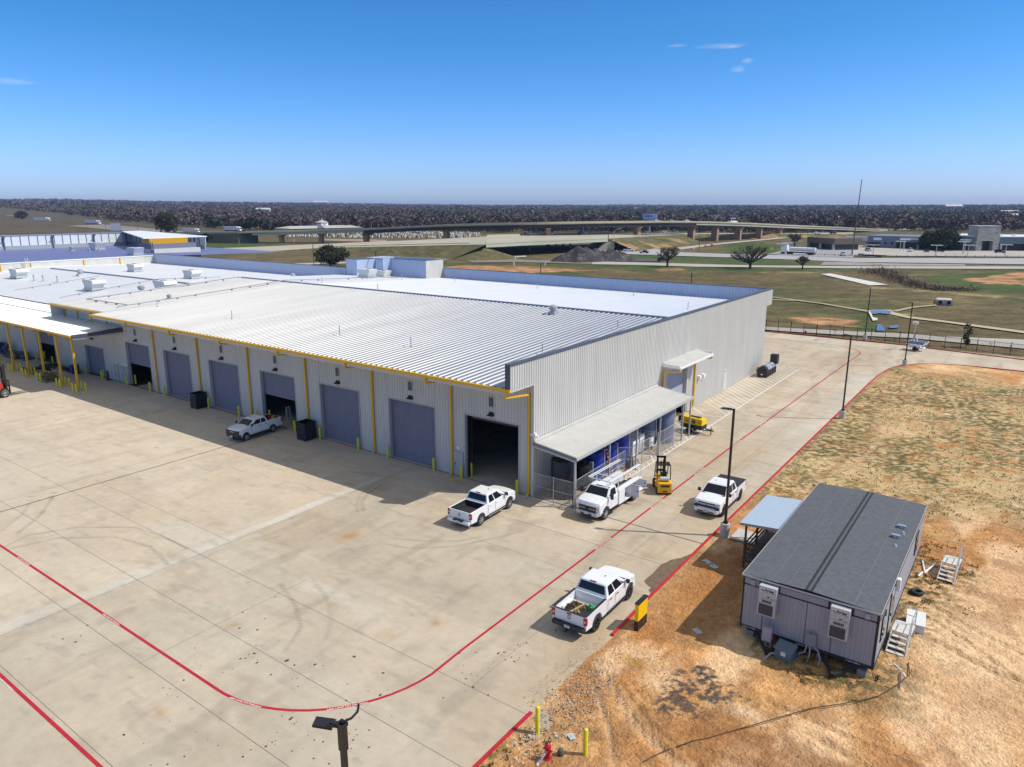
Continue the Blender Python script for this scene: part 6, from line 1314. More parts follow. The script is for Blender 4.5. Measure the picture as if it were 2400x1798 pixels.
tank((1.75,1.45,0),.93,3.05,M_tb,'tall black tank nearest the end of the shed'); tank((1.95,3.9,0),.86,1.95,M_tb,'shorter black tank second from the shed end',coni=True)
tank((1.7,6.15,0),.90,2.35,M_tbl,'lowest blue tank, left of the red ladder'); tank((1.75,8.55,0),.80,2.25,M_tbl,'narrow blue tank with a rounded top, right of the red ladder',coni=False,dome=.2); tank((1.55,10.75,0),.95,2.95,M_tbl,'largest blue tank with tools on its lid')
tank((1.25,17.0,0),.85,3.7,M_tg,'tall grey blue tank left of its twin beside the white cabinets',coni=False,bands=0); tank((2.35,18.6,0),.92,3.45,M_tg,'tall grey blue tank at the right behind the chain link fence',coni=False,bands=0)
d = MB(); rq = random.Random(2)
for k in range(10): x, y = rq.uniform(-.4,.4), rq.uniform(-.35,.35); d.box(x,x+.22,y,y+.14,0,.05+rq.random()*.07)
o = d.build('tool_pile', mat('tool_tan', (.33,.20,.09), .8, var=.5, scale=6)); at(o, (1.85,10.7,3.12)); tag(o, 'brown tools scattered on the lid of the largest blue tank', 'tools')
d = MB(); d.tube([(1.9,17.9,0),(1.9,17.9,3.6)],.07,8); d.tube([(1.75,17.6,3.4),(2.0,18.1,3.4)],.05); d.tube([(2.4,16.2,.1),(2.4,16.9,.1),(2.1,17.8,.3)],.06); o = d.build('pipe_riser', M_white); tag(o, 'white vertical pipe between the two tall grey tanks', 'pipe')
# two fibreglass ladder: red side rails
d = MB(); 
for s_ in (-.22,.22): d.sq((0,s_,0),(-1.05,s_*.8,3.1),.09,.04)
EL = thing('extension_ladder', 'red sided ladder leaning between the lowest and the narrow blue tanks', 'ladder', (3.2,7.2,0), R(8)); d.build('side_rail', mat('ladder_red', (.45,.01,.015), .5), EL)
d = MB()
for k in range(1,11): z = k*.29; x = -1.05*z/3.1; d.cyl((x,-.2,z),(x,.2,z),.022,n=6); d.box(x-.03,x+.03,-.2,.2,z-.02,z+.02)
d.build('rung', M_white, EL)
# white cabinets behind the panels
for i, (x, y, a, b, h, lab) in enumerate(((1.5,12.9,.75,1.1,1.5,'white cabinet with grey louvres nearest the big blue tank'),(1.5,14.25,.7,1.0,1.75,'taller white cabinet in the middle of the shed row'))):
    t = thing('equipment_cabinet', lab, 'cabinet', (x,y,0)); d = MB(); d.box(-a,a,-b/2,b/2,.12,h); d.build('case', M_white, t, bevel=.03); d = MB(); 
    for k in range(6): d.box(a,a+.012,-b*.38,b*.38,.35+k*.16,.42+k*.16)
    for k in range(5): d.box(-a*.7,a*.7,-b/2-.012,-b/2,.35+k*.2,.43+k*.2)
    d.build('louvre', mat('louvre_grey', (.20,.20,.21), .6), t); d = MB(); d.box(-a,a,-b/2+.1,b/2-.1,0,.12); d.build('plinth', M_blackp, t)
t = thing('generator_set', 'dark machine with a white end panel beside the tall grey tanks', 'generator', (1.8,15.45,0)); d = MB(); d.box(-.9,.75,-.45,.45,.35,1.25); d.cyl((-.5,0,1.25),(-.5,0,1.5),.25,n=14); d.build('body', P_liner, t, bevel=.05); d = MB(); d.box(.75,.80,-.42,.42,.35,1.2); d.build('end_panel', M_white, t); d = MB(); d.box(-.8,-.6,-.4,.4,0,.35); d.box(.5,.7,-.4,.4,0,.35); d.build('leg', P_liner, t)
# clutter by the gate
for i,(x,y,nm,cc,lab) in enumerate(((3.15,9.9,'pump_skid',(.06,.06,.06),'black pump under the shed behind the gate post'),(3.0,11.9,'white_bucket',(.6,.6,.58),'small white bucket in the middle of the shed'),(3.25,6.2,'white_sack',(.65,.65,.62),'white sacks at the foot of the red sided ladder'),(3.3,8.95,'red_bucket',(.45,.02,.02),'small red bucket by the gate post'),(4.3,4.6,'black_cap',(.02,.02,.02),'black cap lying beside the shed fence'))):
    d = MB()
    if 'bucket' in nm: d.lathe([(.11,0),(.14,.28),(.12,.29)],n=12)
    elif nm == 'white_sack':
        for k in range(5): d.box(-.25+k*.1,.0+k*.1,-.2+k*.06,.1+k*.05,.0,.12+.07*(k%3))
    elif nm == 'pump_skid': d.box(-.3,.3,-.4,.4,.1,.2); d.cyl((-.1,-.3,.45),(-.1,.3,.45),.2); d.lathe([(.18,.2),(.2,.7),(.1,.9)],(.1,.2,0)); d.tube([(.2,.2,.7),(.4,.0,.4),(.3,-.4,.1)],.03)
    else: d.lathe([(.16,0),(.15,.07),(.05,.1)],n=10)
    o = d.build(nm, mat('m_'+nm, cc, .5)); at(o, (x,y,0)); tag(o, lab, nm.replace('_',' '))
d = MB(); rq = random.Random(8)
for k in range(5):
    cx, cy, r_ = 3.9+rq.uniform(-.5,.5), 6.1+rq.uniform(-1.4,1.8), rq.uniform(.15,.4); d.tube([(cx+math.cos(t_*.6)*r_*(1+t_*.03), cy+math.sin(t_*.6)*r_*1.3, .02+.002*t_) for t_ in range(14)], .012, 5)
o = d.build('hose', mat('hose_green', (.22,.26,.06), .6)); tag(o, 'thin yellow green hose tangled on the slab beside the service truck', 'hose')
# ---------------- compactor container
t = thing('compactor', 'black compactor with a rounded grey lid and hopper by the far wall end', 'compactor', (1.65,52.75,0), 0)
mb_ = mat('compactor_black', (.022,.02,.022), .5, var=.2, scale=1.5)
d = MB(); d.box(-.62,.62,-2.15,2.0,.05,.95); 
for k in range(6): d.box(.62,.68,-2.0+k*.75,-1.92+k*.75,.05,.95)
d.build('body', mb_, t, bevel=.02)
d = MB(); pf = [(-.62,.95),(-.5,1.25),(-.25,1.45),(0,1.5),(.25,1.45),(.5,1.25),(.62,.95)]; d.prism(pf,'y',-1.2,1.9); d.build('lid', mat('compactor_grey', (.22,.235,.29), .4), t)
d = MB(); d.prism([(x*1.03,z*1.01) for x, z in pf],'y',-.35,-.2); d.prism([(x*1.03,z*1.01) for x,z in pf],'y',-1.25,-1.15); d.build('lid_band', M_white, t)
d = MB(); d.prism([(x,z) for x, z in pf],'y',-2.0,-1.3); d.build('hatch', mb_, t); d = MB(); d.box(-.2,.75,1.7,2.55,1.2,2.45); d.build('hopper', mb_, t, bevel=.03); d = MB(); d.box(.2,.45,.6,1.0,1.40,1.46); d.build('sticker', M_white, t)
d = MB(); d.quad((-.14,-2.155,.32),(.14,-2.155,.32),(.07,-2.155,.50),(0,-2.155,.46),(-.07,-2.155,.50)); d.build('emblem', M_white, t)
# ---------------- lamp posts
def lamp(loc, lab, H=9.0, ped=.95, heads=((-1,0),), box_=False):
    t = thing('lamp_post', lab, 'lamp post', loc, 0, 'black lamp posts along the drive')
    d = MB(); d.cyl((0,0,-.1),(0,0,ped),.32,n=24); d.cyl((0,0,ped),(0,0,ped+.02),.29,n=24); d.build('pedestal', M_conc, t, bevel=.02)
    d = MB(); d.box(-.17,.17,-.17,.17,ped+.02,ped+.06); d.box(-.12,.12,-.12,.12,ped+.06,ped+.16); d.hexa([(-.075,-.075,ped+.06),(.075,-.075,ped+.06),(.075,.075,ped+.06),(-.075,.075,ped+.06)],[(-.065,-.065,H),(.065,-.065,H),(.065,.065,H),(-.065,.065,H)]); d.build('pole', M_blackp, t)
    for hx, hy in heads:
        d = MB(); d.sq((hx*.05,hy*.05,H-.06),(hx*.35,hy*.35,H-.04),.09); d.hexa([(hx*.30-hy*.2,hy*.30-hx*.2,H-.09),(hx*.30+hy*.2,hy*.30+hx*.2,H-.09),(hx*.95+hy*.19,hy*.95+hx*.19,H-.04),(hx*.95-hy*.19,hy*.95-hx*.19,H-.04)],[(hx*.30-hy*.2,hy*.30-hx*.2,H+.01),(hx*.30+hy*.2,hy*.30+hx*.2,H+.01),(hx*.95+hy*.19,hy*.95+hx*.19,H+.01),(hx*.95-hy*.19,hy*.95-hx*.19,H+.01)]); d.build('lamp_head', M_blackp, t, fixn=True)
    return t
lamp((14.42,1.95,0), 'black lamp post on a round pedestal in front of the white pickup on the drive', heads=((-.8,-.2),))
lamp((14.55,36.3,0), 'black lamp post on a pedestal half way along the earth lot, second of its row', heads=((-.8,.2),))
lamp((15.75,69.0,0), 'black lamp post on a pedestal where the red kerb turns', heads=((-.7,-.5),))
lamp((7.1,87.9,0), 'black lamp post on a pedestal behind the far red kerb', H=8.7, heads=((0,-.8),))
t = lamp((16.5,-32.9,0), 'black lamp post in the foreground, only its top with a flat square head showing', H=9.0, heads=())
d = MB(); d.box(-.09,.09,-.09,.09,8.2,8.98); d.build('pole_cap', M_blackp, t)
ca, sa = math.cos(R(212)), math.sin(R(212))
def q_(a, b, z): return (a*ca-b*sa, a*sa+b*ca, z)
d = MB(); d.sq(q_(.05,0,8.93),q_(.30,0,8.98),.12); d.hexa([q_(.22,-.17,8.90),q_(.72,-.17,8.97),q_(.72,.17,8.97),q_(.22,.17,8.90)],[q_(.22,-.17,8.98),q_(.72,-.17,9.03),q_(.72,.17,9.03),q_(.22,.17,8.98)])
d.box(-.14,.10,-.10,.12,8.90,9.0); d.tube([q_(.3+.12*math.cos(a*.5),.12*math.sin(a*.5),9.0+.0*a) for a in range(0,10)],.012,5); d.build('lamp_head', M_blackp, t, fixn=True)
d = MB(); d.tube([(.0,0,9.0),(.05,.05,9.05),(.14,.20,9.08),(.18,.38,9.18),(.16,.44,9.32),(.15,.44,9.36)],.032,8); d.build('conduit_arm', M_blackp, t)
# two pole lamps beyond the warehouse, half hidden by it
for (x,y,lab) in ((-61,92,'thin dark pole right behind the back parapet, right of the screen'),(-28,98,'thin dark pole behind the right part of the back parapet')):
    d = MB(); d.tube([(0,0,0),(0,0,8.9 if x > -50 else 9.3)],.09,8); o = d.build('pole', M_blackp); at(o,(x,y,0)); tag(o, lab, 'pole', 'dark poles behind the warehouse')
for (x,y,h,lab) in ((-150,101,10.6,'thin dark pole beside the road behind the blue parapet, left of the dark bush'),(-106,85,10.8,'thin dark pole close behind the blue parapet next to the dark bush')):
    d = MB(); d.tube([(0,0,0),(0,0,h)],.10,8); o = d.build('pole', M_blackp); at(o,(x,y,0)); tag(o, lab, 'pole', 'dark poles behind the warehouse')
# ---------------- monument sign
t = thing('pylon_sign', 'small free standing sign panel, yellow above black, at the kerb', 'sign', (14.68,-11.35,0), 0)
d = MB(); d.box(-.11,.11,-.535,.535,0,.60); d.build('base', M_blackp, t); d = MB(); d.box(-.10,.10,-.54,.54,.60,1.56); d.build('panel', mat('sign_yellow', (.85,.52,.0), .4), t); d = MB(); d.box(-.12,.12,-.55,.55,1.56,1.64); d.build('cap', M_blackp, t)
# ---------------- hydrants and small things by the kerb
def hydrant(loc, lab, bag=False):
    t = thing('fire_hydrant', lab, 'fire hydrant', loc); m_ = mat('hydrant_red', (.45,.01,.02), .4)
    d = MB(); d.lathe([(.16,0),(.16,.06),(.10,.07),(.10,.52),(.14,.54),(.14,.58),(.12,.66),(.07,.74),(.03,.76),(.03,.81)], n=18); d.build('barrel', m_, t, smooth=True)
    d = MB(); d.cyl((-.2,0,.44),(.2,0,.44),.05,n=12); d.cyl((0,-.19,.42),(0,0,.42),.065,n=12); d.build('outlet', m_, t)
    if bag: d = MB(); d.tube([(0,-.2,.42),(-.06,-.3,.28),(-.10,-.38,.1),(-.16,-.45,.03),(-.14,-.6,.02)],.05,7); d.build('drain_hose', mat('hose_white', (.5,.48,.45), .7), t)
hydrant((15.92,-22.25,.05), 'red fire hydrant with a pale hose at the bottom of the photo', True); hydrant((-2.45,87.9,.0), 'tiny red fire hydrant behind the far kerb near the building edge')
d = MB(); d.lathe([(.13,0),(.12,.12),(.14,.14),(.13,.24),(.09,.32),(.02,.33)], n=16); o = d.build('valve_cover', mat('bronze_grey', (.10,.085,.06), .5)); at(o, (16.25,-21.8,.06)); tag(o, 'small dark domed valve cover right of the nearest hydrant', 'valve cover')
for i,(x,y,a,b,lab) in enumerate(((14.95,-2.5,.34,.20,'pale rectangular lid in the earth, left of two by the kerb'),(15.42,-2.75,.30,.19,'pale rectangular lid in the earth, right of two by the kerb'),(17.35,-10.1,.24,.15,'pale meter lid lying alone in the earth right of the sign'),(16.05,-20.65,.16,.12,'small pale card lying near the nearest hydrant'))):
    d = MB(); d.box(-a,a,-b,b,0,.035); d.mi = 1; d.box(-a*.7,a*.7,-b*.6,b*.6,.035,.042); o = d.build('meter_cover', [mat('lid_pale', (.52,.56,.62), .6), mat('lid_grey', (.36,.40,.46), .6)]); at(o, (x,y,.08), R(-30)); tag(o, lab, 'meter cover')
# ---------------- mobile office
OX0, OX1, OY0, OY1 = 19.24, 25.55, -9.1, 6.15; ZB, ZT = .78, 3.55
MO = thing('mobile_office', 'double wide grey mobile office with dark flat roof and two wall air conditioners', 'mobile office', (0,0,0))
M_side = mat('office_siding', (.31,.315,.345), .6, var=.06, scale=2, stretch=(1,1,.2)); M_trim = mat('office_trim', (.02,.02,.024), .6); M_mr = mat('membrane_roof', (.095,.10,.112), .85, var=.2, scale=4.0, bump=.1, bscale=30)
def sidewall(mb, P0, dv, L_, nrm, z0, z1, pitch=.21):
    P0 = Vector(P0); dv = Vector(dv); nrm = Vector(nrm); u = 0
    while u < L_-1e-3:
        a = u; b = min(u+pitch-.012, L_); p = P0+dv*a; q = P0+dv*b; r_ = P0+dv*min(u+pitch, L_)
        mb.add([(p.x,p.y,z0),(q.x,q.y,z0),(q.x,q.y,z1),(p.x,p.y,z1)],[(0,1,2,3)])
        k1 = q-nrm*.012; k2 = r_-nrm*.012; mb.add([(q.x,q.y,z0),(k1.x,k1.y,z0),(k1.x,k1.y,z1),(q.x,q.y,z1),(k2.x,k2.y,z0),(k2.x,k2.y,z1),(r_.x,r_.y,z0),(r_.x,r_.y,z1)],[(0,1,2,3),(1,4,5,2),(4,6,7,5)]); u += pitch
d = MB(); sidewall(d,(OX0,OY0,0),(1,0,0),OX1-OX0,(0,-1,0),ZB,ZT); sidewall(d,(OX1,OY0,0),(0,1,0),OY1-OY0,(1,0,0),ZB,ZT); d.box(OX0,OX0+.05,OY0+.05,OY1,ZB,ZT); d.box(OX0,OX1-.05,OY1-.06,OY1,ZB,ZT); d.build('wall', M_side, MO)
d = MB(); d.add([(OX0-.06,OY0-.06,ZT+.05),(22.33,OY0-.06,ZT+.17),(22.33,OY1+.06,ZT+.17),(OX0-.06,OY1+.06,ZT+.05)],[(0,1,2,3)]); d.add([(22.47,OY0-.06,ZT+.17),(OX1+.06,OY0-.06,ZT+.05),(OX1+.06,OY1+.06,ZT+.05),(22.47,OY1+.06,ZT+.17)],[(0,1,2,3)])
d.add([(22.33,OY0-.06,ZT+.17),(22.47,OY0-.06,ZT+.17),(22.47,OY1+.06,ZT+.17),(22.33,OY1+.06,ZT+.17)],[(0,1,2,3)]); d.box(OX0-.05,OX1+.05,OY0-.05,OY1+.05,ZT-.02,ZT+.045); d.build('roof', M_mr, MO)
d = MB(); 
for x0 in (22.20,22.45): d.add([(x0,OY0-.05,ZT+.178),(x0+.12,OY0-.05,ZT+.178),(x0+.12,OY1+.05,ZT+.178),(x0,OY1+.05,ZT+.178)],[(0,1,2,3)])
d.build('ridge_seam', mat('seam_tar', (.022,.022,.024), .8, var=.4, scale=4), MO)
d = MB()
for y_ in (-6.4,-3.6,-.6,2.4,4.6): d.add([(OX0,y_,ZT+.056),(22.15,y_,ZT+.171),(22.15,y_+.035,ZT+.171),(OX0,y_+.035,ZT+.056)],[(0,1,2,3)]); d.add([(22.65,y_+.4,ZT+.171),(OX1,y_+.4,ZT+.056),(OX1,y_+.435,ZT+.056),(22.65,y_+.435,ZT+.171)],[(0,1,2,3)])
for x_, z_ in ((20.6,.120),(21.4,.158),(23.5,.124),(24.4,.096)): d.add([(x_,OY0,ZT+z_),(x_+.03,OY0,ZT+z_),(x_+.03,OY1,ZT+z_),(x_,OY1,ZT+z_)],[(0,1,2,3)])
d.build('membrane_lap', mat('lap_pale', (.15,.155,.165), .8), MO)
d = MB(); d.box(22.36,22.40,OY0-.05,OY1+.05,ZT+.172,ZT+.20); d.build('ridge_joint', mat('seam_grey', (.11,.115,.12), .7), MO)
d = MB(); d.box(OX0-.07,OX1+.07,OY0-.09,OY0-.06,ZT-.04,ZT+.05); d.box(OX0-.09,OX0-.06,OY0-.08,OY1+.08,ZT-.04,ZT+.055); d.box(OX1+.06,OX1+.08,OY0-.08,OY1+.08,ZT-.02,ZT+.06); d.build('drip_edge', mat('drip_pale', (.42,.43,.44), .5), MO)
d = MB(); yf = OY0-.025
for a, b, c_, e in ((OX0,OX1,ZT-.10,ZT-.0),(OX0,20.10,ZT-.50,ZT-.44),(21.05,23.42,ZT-.50,ZT-.44),(24.38,OX1,ZT-.50,ZT-.44),(OX0-.02,OX0+.06,ZB,ZT-.1),(OX1-.09,OX1+.02,ZB,ZT-.1),(OX0-.02,OX1+.02,ZB-.16,ZB+.0),(20.95,21.06,ZT-.5,ZT-.1),(23.32,23.42,ZT-.5,ZT-.1),(24.38,24.46,ZT-.5,ZT-.1),(20.04,20.10,ZT-.5,ZT-.1)): d.box(a,b,yf,OY0-.002,c_,e)
for x in (20.32,22.39,23.6): d.box(x-.012,x+.012,OY0-.012,OY0-.001,ZB,ZT-.5)
xs_ = OX1+.002
for a, b, c_, e in ((OY0,OY1,ZT-.10,ZT),(OY0,OY1,ZB-.14,ZB),(OY0,OY0+.07,ZB,ZT-.1),(OY0,OY1,ZT-.46,ZT-.43)): d.box(xs_,xs_+.022,a,b,c_,e)
d.build('trim', M_trim, MO)
def ac(x0, lab):
    y0 = OY0-.03; x1 = x0+.86; zb, zt_ = ZB+.60, ZT-.42; zt_ = 3.44; zb = 1.84; kz = (zt_-zb)/1.94
    d = MB(); d.box(x0,x1,y0-.38,y0,zb,zt_); o = d.build('air_conditioner', mat('ac_cream', (.47,.48,.47), .5, var=.04, scale=3), MO, bevel=.015)
    d = MB(); d.box(x0+.06,x1-.10,y0-.392,y0-.38,zb+.08*kz,zb+.78*kz); d.build('coil_grille', mat('grille_dark', (.06,.06,.065), .7), o)
    d = MB(); [d.box(x0+.2+k*.08,x0+.255+k*.08,y0-.392,y0-.38,zb+.90*kz,zb+1.06*kz) for k in range(6)]; d.build('vent_slots', P_blue, o)
    d = MB(); d.box(x0+.43,x0+.55,y0-.392,y0-.38,zb+1.26*kz,zb+1.33*kz); d.box(x0+.6,x0+.8,y0-.392,y0-.38,zb+1.22*kz,zb+1.235*kz); d.build('badge', P_blue, o)
    d = MB(); d.box(x0+.0,x1,y0-.386,y0-.38,zb+.84*kz,zb+.852*kz); d.box(x0+.0,x1,y0-.386,y0-.38,zb+1.15*kz,zb+1.16*kz); d.build('panel_joint', mat('joint_grey', (.15,.15,.15), .7), o)
    d = MB(); d.box(x0+.08,x1-.09,y0-.395,y0-.38,zb+1.52*kz,zb+1.86*kz); pl_ = d.build('name_plate', mat('plate_white', (.68,.68,.66), .5), o)
    d = MB(); M = Matrix.Translation((x0+.51,y0-.398,zb+1.735*kz)) @ Matrix.Rotation(R(90),4,'X'); text_mesh('Aries', .21, M, d, .002, .008)
    M = Matrix.Translation((x0+.46,y0-.398,zb+1.585*kz)) @ Matrix.Rotation(R(90),4,'X'); text_mesh('BUILDING SYSTEMS', .072, M, d, .002, .001)
    for k, (a, b) in enumerate(((0,.0),(.055,.0),(.11,.0))): d.tube([(x0+.11+a,y0-.398,zb+1.68*kz),(x0+.135+a,y0-.398,zb+1.79*kz),(x0+.16+a,y0-.398,zb+1.68*kz)],.008,4)
    d.sq((x0+.10,y0-.398,zb+1.66*kz),(x0+.27,y0-.398,zb+1.66*kz),.012); d.build('lettering', P_blue, o)
    o['label'] = lab
ac(20.14, 'left wall air conditioner with Aries plate'); ac(23.50, 'right wall air conditioner with Aries plate')
for x in (19.62,24.95): d = MB(); d.box(x,x+.22,OY0-.07,OY0-.02,ZT-.42,ZT-.14); d.build('wall_lamp', mat('lamp_grey', (.34,.36,.42), .4), MO)
# windows and door of the right side
for (y0, y1) in ((-8.05,-7.15),(2.8,3.75)):
    d = MB(); d.box(OX1+.002,OX1+.05,y0-.05,y1+.05,1.55,2.85); o = d.build('window_frame', M_trim, MO); d = MB(); d.box(OX1+.05,OX1+.058,y0,y1,1.62,2.78); d.build('pane', M_glass, o)
d = MB(); d.box(OX1+.002,OX1+.045,-5.75,-4.75,ZB+.02,2.98); o = d.build('door', mat('door_grey', (.30,.30,.32), .5), MO); d = MB(); d.box(OX1+.045,OX1+.10,-5.62,-5.55,1.75,1.9); d.build('handle', P_blue, o); d = MB(); d.box(OX1+.046,OX1+.05,-5.5,-5.0,1.9,2.7); d.build('pane', M_glass, o)
for yy in (-5.85,-4.68): d = MB(); d.box(OX1+.002,OX1+.05,yy,yy+.09,ZB,3.05); d.build('door_frame', M_trim, MO)
d = MB(); d.box(OX1+.02,OX1+.20,-4.35,-4.05,2.55,3.2); d.build('wall_lamp', M_white, MO)
for i, (x, y, k) in enumerate(((24.85,1.55,1),(25.05,.75,0),(24.78,-.05,1),(24.95,-1.25,0))):
    d = MB(); z = ZT+.17-(x-22.47)*.039
    if k: d.lathe([(.16,0),(.16,.08),(.10,.12)],(x,y,z-.02),14); d.box(x-.2,x+.22,y-.12,y+.12,z+.08,z+.18)
    else: d.lathe([(.12,-.02),(.08,.06),(.05,.12),(.03,.14)],(x,y,z),12)
    d.build('roof_vent', mat('vent_alu', (.42,.48,.52), .4, .5), MO)
# chassis, piers and hitch
d = MB()
for x in (20.1,21.7,23.3,24.8): d.box(x-.05,x+.05,OY0-.0,OY1-.1,ZB-.42,ZB-.16)
for y in (-8.6,-5,-1,3,5.8): d.box(OX0+.1,OX1-.1,y-.04,y+.04,ZB-.34,ZB-.18)
d.build('chassis', P_liner, MO)
for xc in (20.9,24.05):
    d = MB(); d.sq((xc-.8,OY0+.1,ZB-.3),(xc,OY0-1.05,.32),.13); d.sq((xc+.8,OY0+.1,ZB-.3),(xc,OY0-1.05,.32),.13)
    if xc > 22: d.build('hitch', P_liner, MO)
    else: d.sq((xc,OY0-.9,.0),(xc,OY0-.9,.5),.1); d.build('hitch', P_liner, MO)
for x, y in ((19.7,-8.7),(21.6,-8.7),(23.2,-8.7),(25.1,-8.95),(19.7,-4),(25.1,-4),(19.7,1),(25.1,1),(19.7,5.6),(25.1,5.6)):
    d = MB(); d.box(x-.2,x+.2,y-.2,y+.2,0,.2); d.box(x-.2,x+.2,y-.2,y+.2,.205,.40); d.build('block_pier', mat('block_pier_grey', (.25,.24,.22), .9), MO)
rq = random.Random(12)
for bx0, n_ in ((OX0+.12,9),(22.05,14),(24.35,9)):
    sk = MB()
    for k in range(n_): sk.box(bx0+k*.075,bx0+k*.075+.018+.03*rq.random(),yf-.004,yf-.001,ZB-.12,ZB-.05)
    sk.build('serial_marking', mat('marking_white', (.55,.55,.55), .6), MO)
# porch
PO = thing('porch', 'timber porch with pale blue metal roof on the left of the mobile office', 'porch', (0,0,0))
M_wood = mat('porch_timber', (.09,.045,.025), .8, var=.3, scale=5); M_deck = mat('deck_board', (.11,.09,.08), .85, var=.3, scale=4)
d = MB(); ribroof(d, -2.1, 3.15, 0, 0, 1, 1, pitch=.23, h=.018); d.v = [(16.68+y_*2.55, x_, 3.12+.22*y_+(z_-y_)) for x_, y_, z_ in d.v]; d.build('roof', mat('porch_roof_blue', (.50,.60,.70), .45, .25), PO)
d = MB(); d.box(16.64,16.68,-2.12,3.17,2.99,3.14); d.hexa([(16.66,-2.15,2.98),(19.22,-2.15,3.20),(19.22,-2.11,3.20),(16.66,-2.11,2.98)],[(16.66,-2.15,3.13),(19.22,-2.15,3.35),(19.22,-2.11,3.35),(16.66,-2.11,3.13)]); d.build('fascia', mat('fascia_grey', (.33,.35,.38), .5), PO)
for x in (16.95,19.0):
    for y in (-1.75,.6,2.8):
        d = MB(); d.sq((x,y,0),(x,y,3.0+(x-16.7)*.08),.11); d.build('post', M_wood, PO)
d = MB(); d.box(16.85,19.2,-1.8,2.9,.62,.70); d.build('deck', M_deck, PO)
for z in (1.05,1.35,1.68):
    d = MB(); d.sq((16.95,-1.75,z),(16.95,2.8,z),.05,.10); d.sq((16.95,-1.75,z),(19.0,-1.75,z),.05,.10); d.build('railing', M_wood, PO)
d = MB(); d.sq((16.95,-1.75,.55),(19.0,-1.75,.55),.08,.16); d.sq((16.95,-1.75,.55),(16.95,2.8,.55),.08,.16); d.sq((16.95,-1.75,2.95),(16.95,2.8,2.95),.08,.18); d.build('beam', M_wood, PO)
d = MB(); d.box(14.9,17.0,2.2,4.0,.10,.16); o = d.build('concrete_pad', M_conc); tag(o, 'small concrete walkway between the lamp post and the porch', 'walkway'); o.location = (0,-.6,0)
# steps
def steps(loc, rz_, lab, n=4, w_=.85, H=.8, deck=1.2, rail_both=False):
    t = thing('metal_steps', lab, 'steps', loc, rz_, 'white steps beside the mobile office'); m_ = mat('step_white', (.58,.57,.53), .6, var=.12, scale=4); run = .27
    for k in range(n):
        d = MB(); z = H*(k+1)/(n+1); d.box(-w_/2,w_/2,k*run,k*run+.25,z-.04,z); d.build('tread', m_, t)
    d = MB()
    for s_ in (-1,1): d.sq((s_*w_/2,-.02,.02),(s_*w_/2,n*run,H-.05),.05,.14); d.sq((s_*w_/2,n*run+.05,0),(s_*w_/2,n*run+.05,H),.06); d.sq((s_*w_/2,n*run+deck-.03,0),(s_*w_/2,n*run+deck-.03,H),.06)
    d.build('stringer', m_, t); d = MB(); d.box(-w_/2-.03,w_/2+.03,n*run,n*run+deck,H-.05,H); d.build('platform', m_, t)
    d = MB(); s_ = 1; d.tube([(w_/2,.05,.1),(w_/2,.05,.95),(w_/2,n*run,H+.9),(w_/2,n*run+deck,H+.9),(w_/2,n*run+deck,H)],.025); d.tube([(w_/2,.05,.5),(w_/2,n*run,H+.45),(w_/2,n*run+deck,H+.45)],.02)
    d.tube([(w_/2,n*run,H),(w_/2,n*run,H+.9)],.025); d.tube([(w_/2,n*run+deck,H+.9),(-w_/2,n*run+deck,H+.9),(-w_/2,n*run+deck,H)],.025); d.tube([(w_/2,n*run+deck,H+.45),(-w_/2,n*run+deck,H+.45)],.02); d.build('handrail', M_steel, t)
steps((26.12,-6.35,.03), R(-2), 'white steps with platform and handrail up to the mobile office door'); steps((27.3,3.5,.03), R(-4), 'white steps with handrail standing alone away from the mobile office')
d = MB(); d.box(-.42,.42,-.75,.75,.02,.55); d.box(-.45,.45,-.78,.78,.55,.62); d.box(-.3,.3,-.78,-.75,.1,.48); o = d.build('plastic_chest', mat('chest_white', (.66,.67,.66), .5), bevel=.03); at(o, (26.55,-2.95,.05), R(6)); tag(o, 'white plastic chest behind the platform of the near steps', 'chest')
d = MB()
n = 24; vs = []
for i in range(n):
    for j_ in range(8):
        a, b = 6.2832*i/n, 6.2832*j_/8; vs.append(((.26+.11*math.cos(b))*math.cos(a), (.26+.11*math.cos(b))*math.sin(a), .14+.10*math.sin(b)))
d.add(vs, [(i*8+j_, ((i+1)%n)*8+j_, ((i+1)%n)*8+(j_+1)%8, i*8+(j_+1)%8) for i in range(n) for j_ in range(8)]); o = d.build('old_tyre', M_black, smooth=True); at(o, (26.15,1.05,.03)); tag(o, 'black tyre lying flat beside the mobile office', 'tyre')
for i, (a, b, lab) in enumerate((((25.85,5.6,.1),(26.15,4.1,.13),'white pipe nearest the mobile office wall'),((26.15,3.95,.12),(26.55,5.5,.15),'white pipe slanting away to the right'),((25.9,3.3,.1),(26.05,4.0,.1),'short white pipe stub of the three'))):
    d = MB(); d.tube([a,b],.055,8); o = d.build('loose_pipe', M_white); tag(o, lab, 'pipe', 'white pipes on the ground by the office')
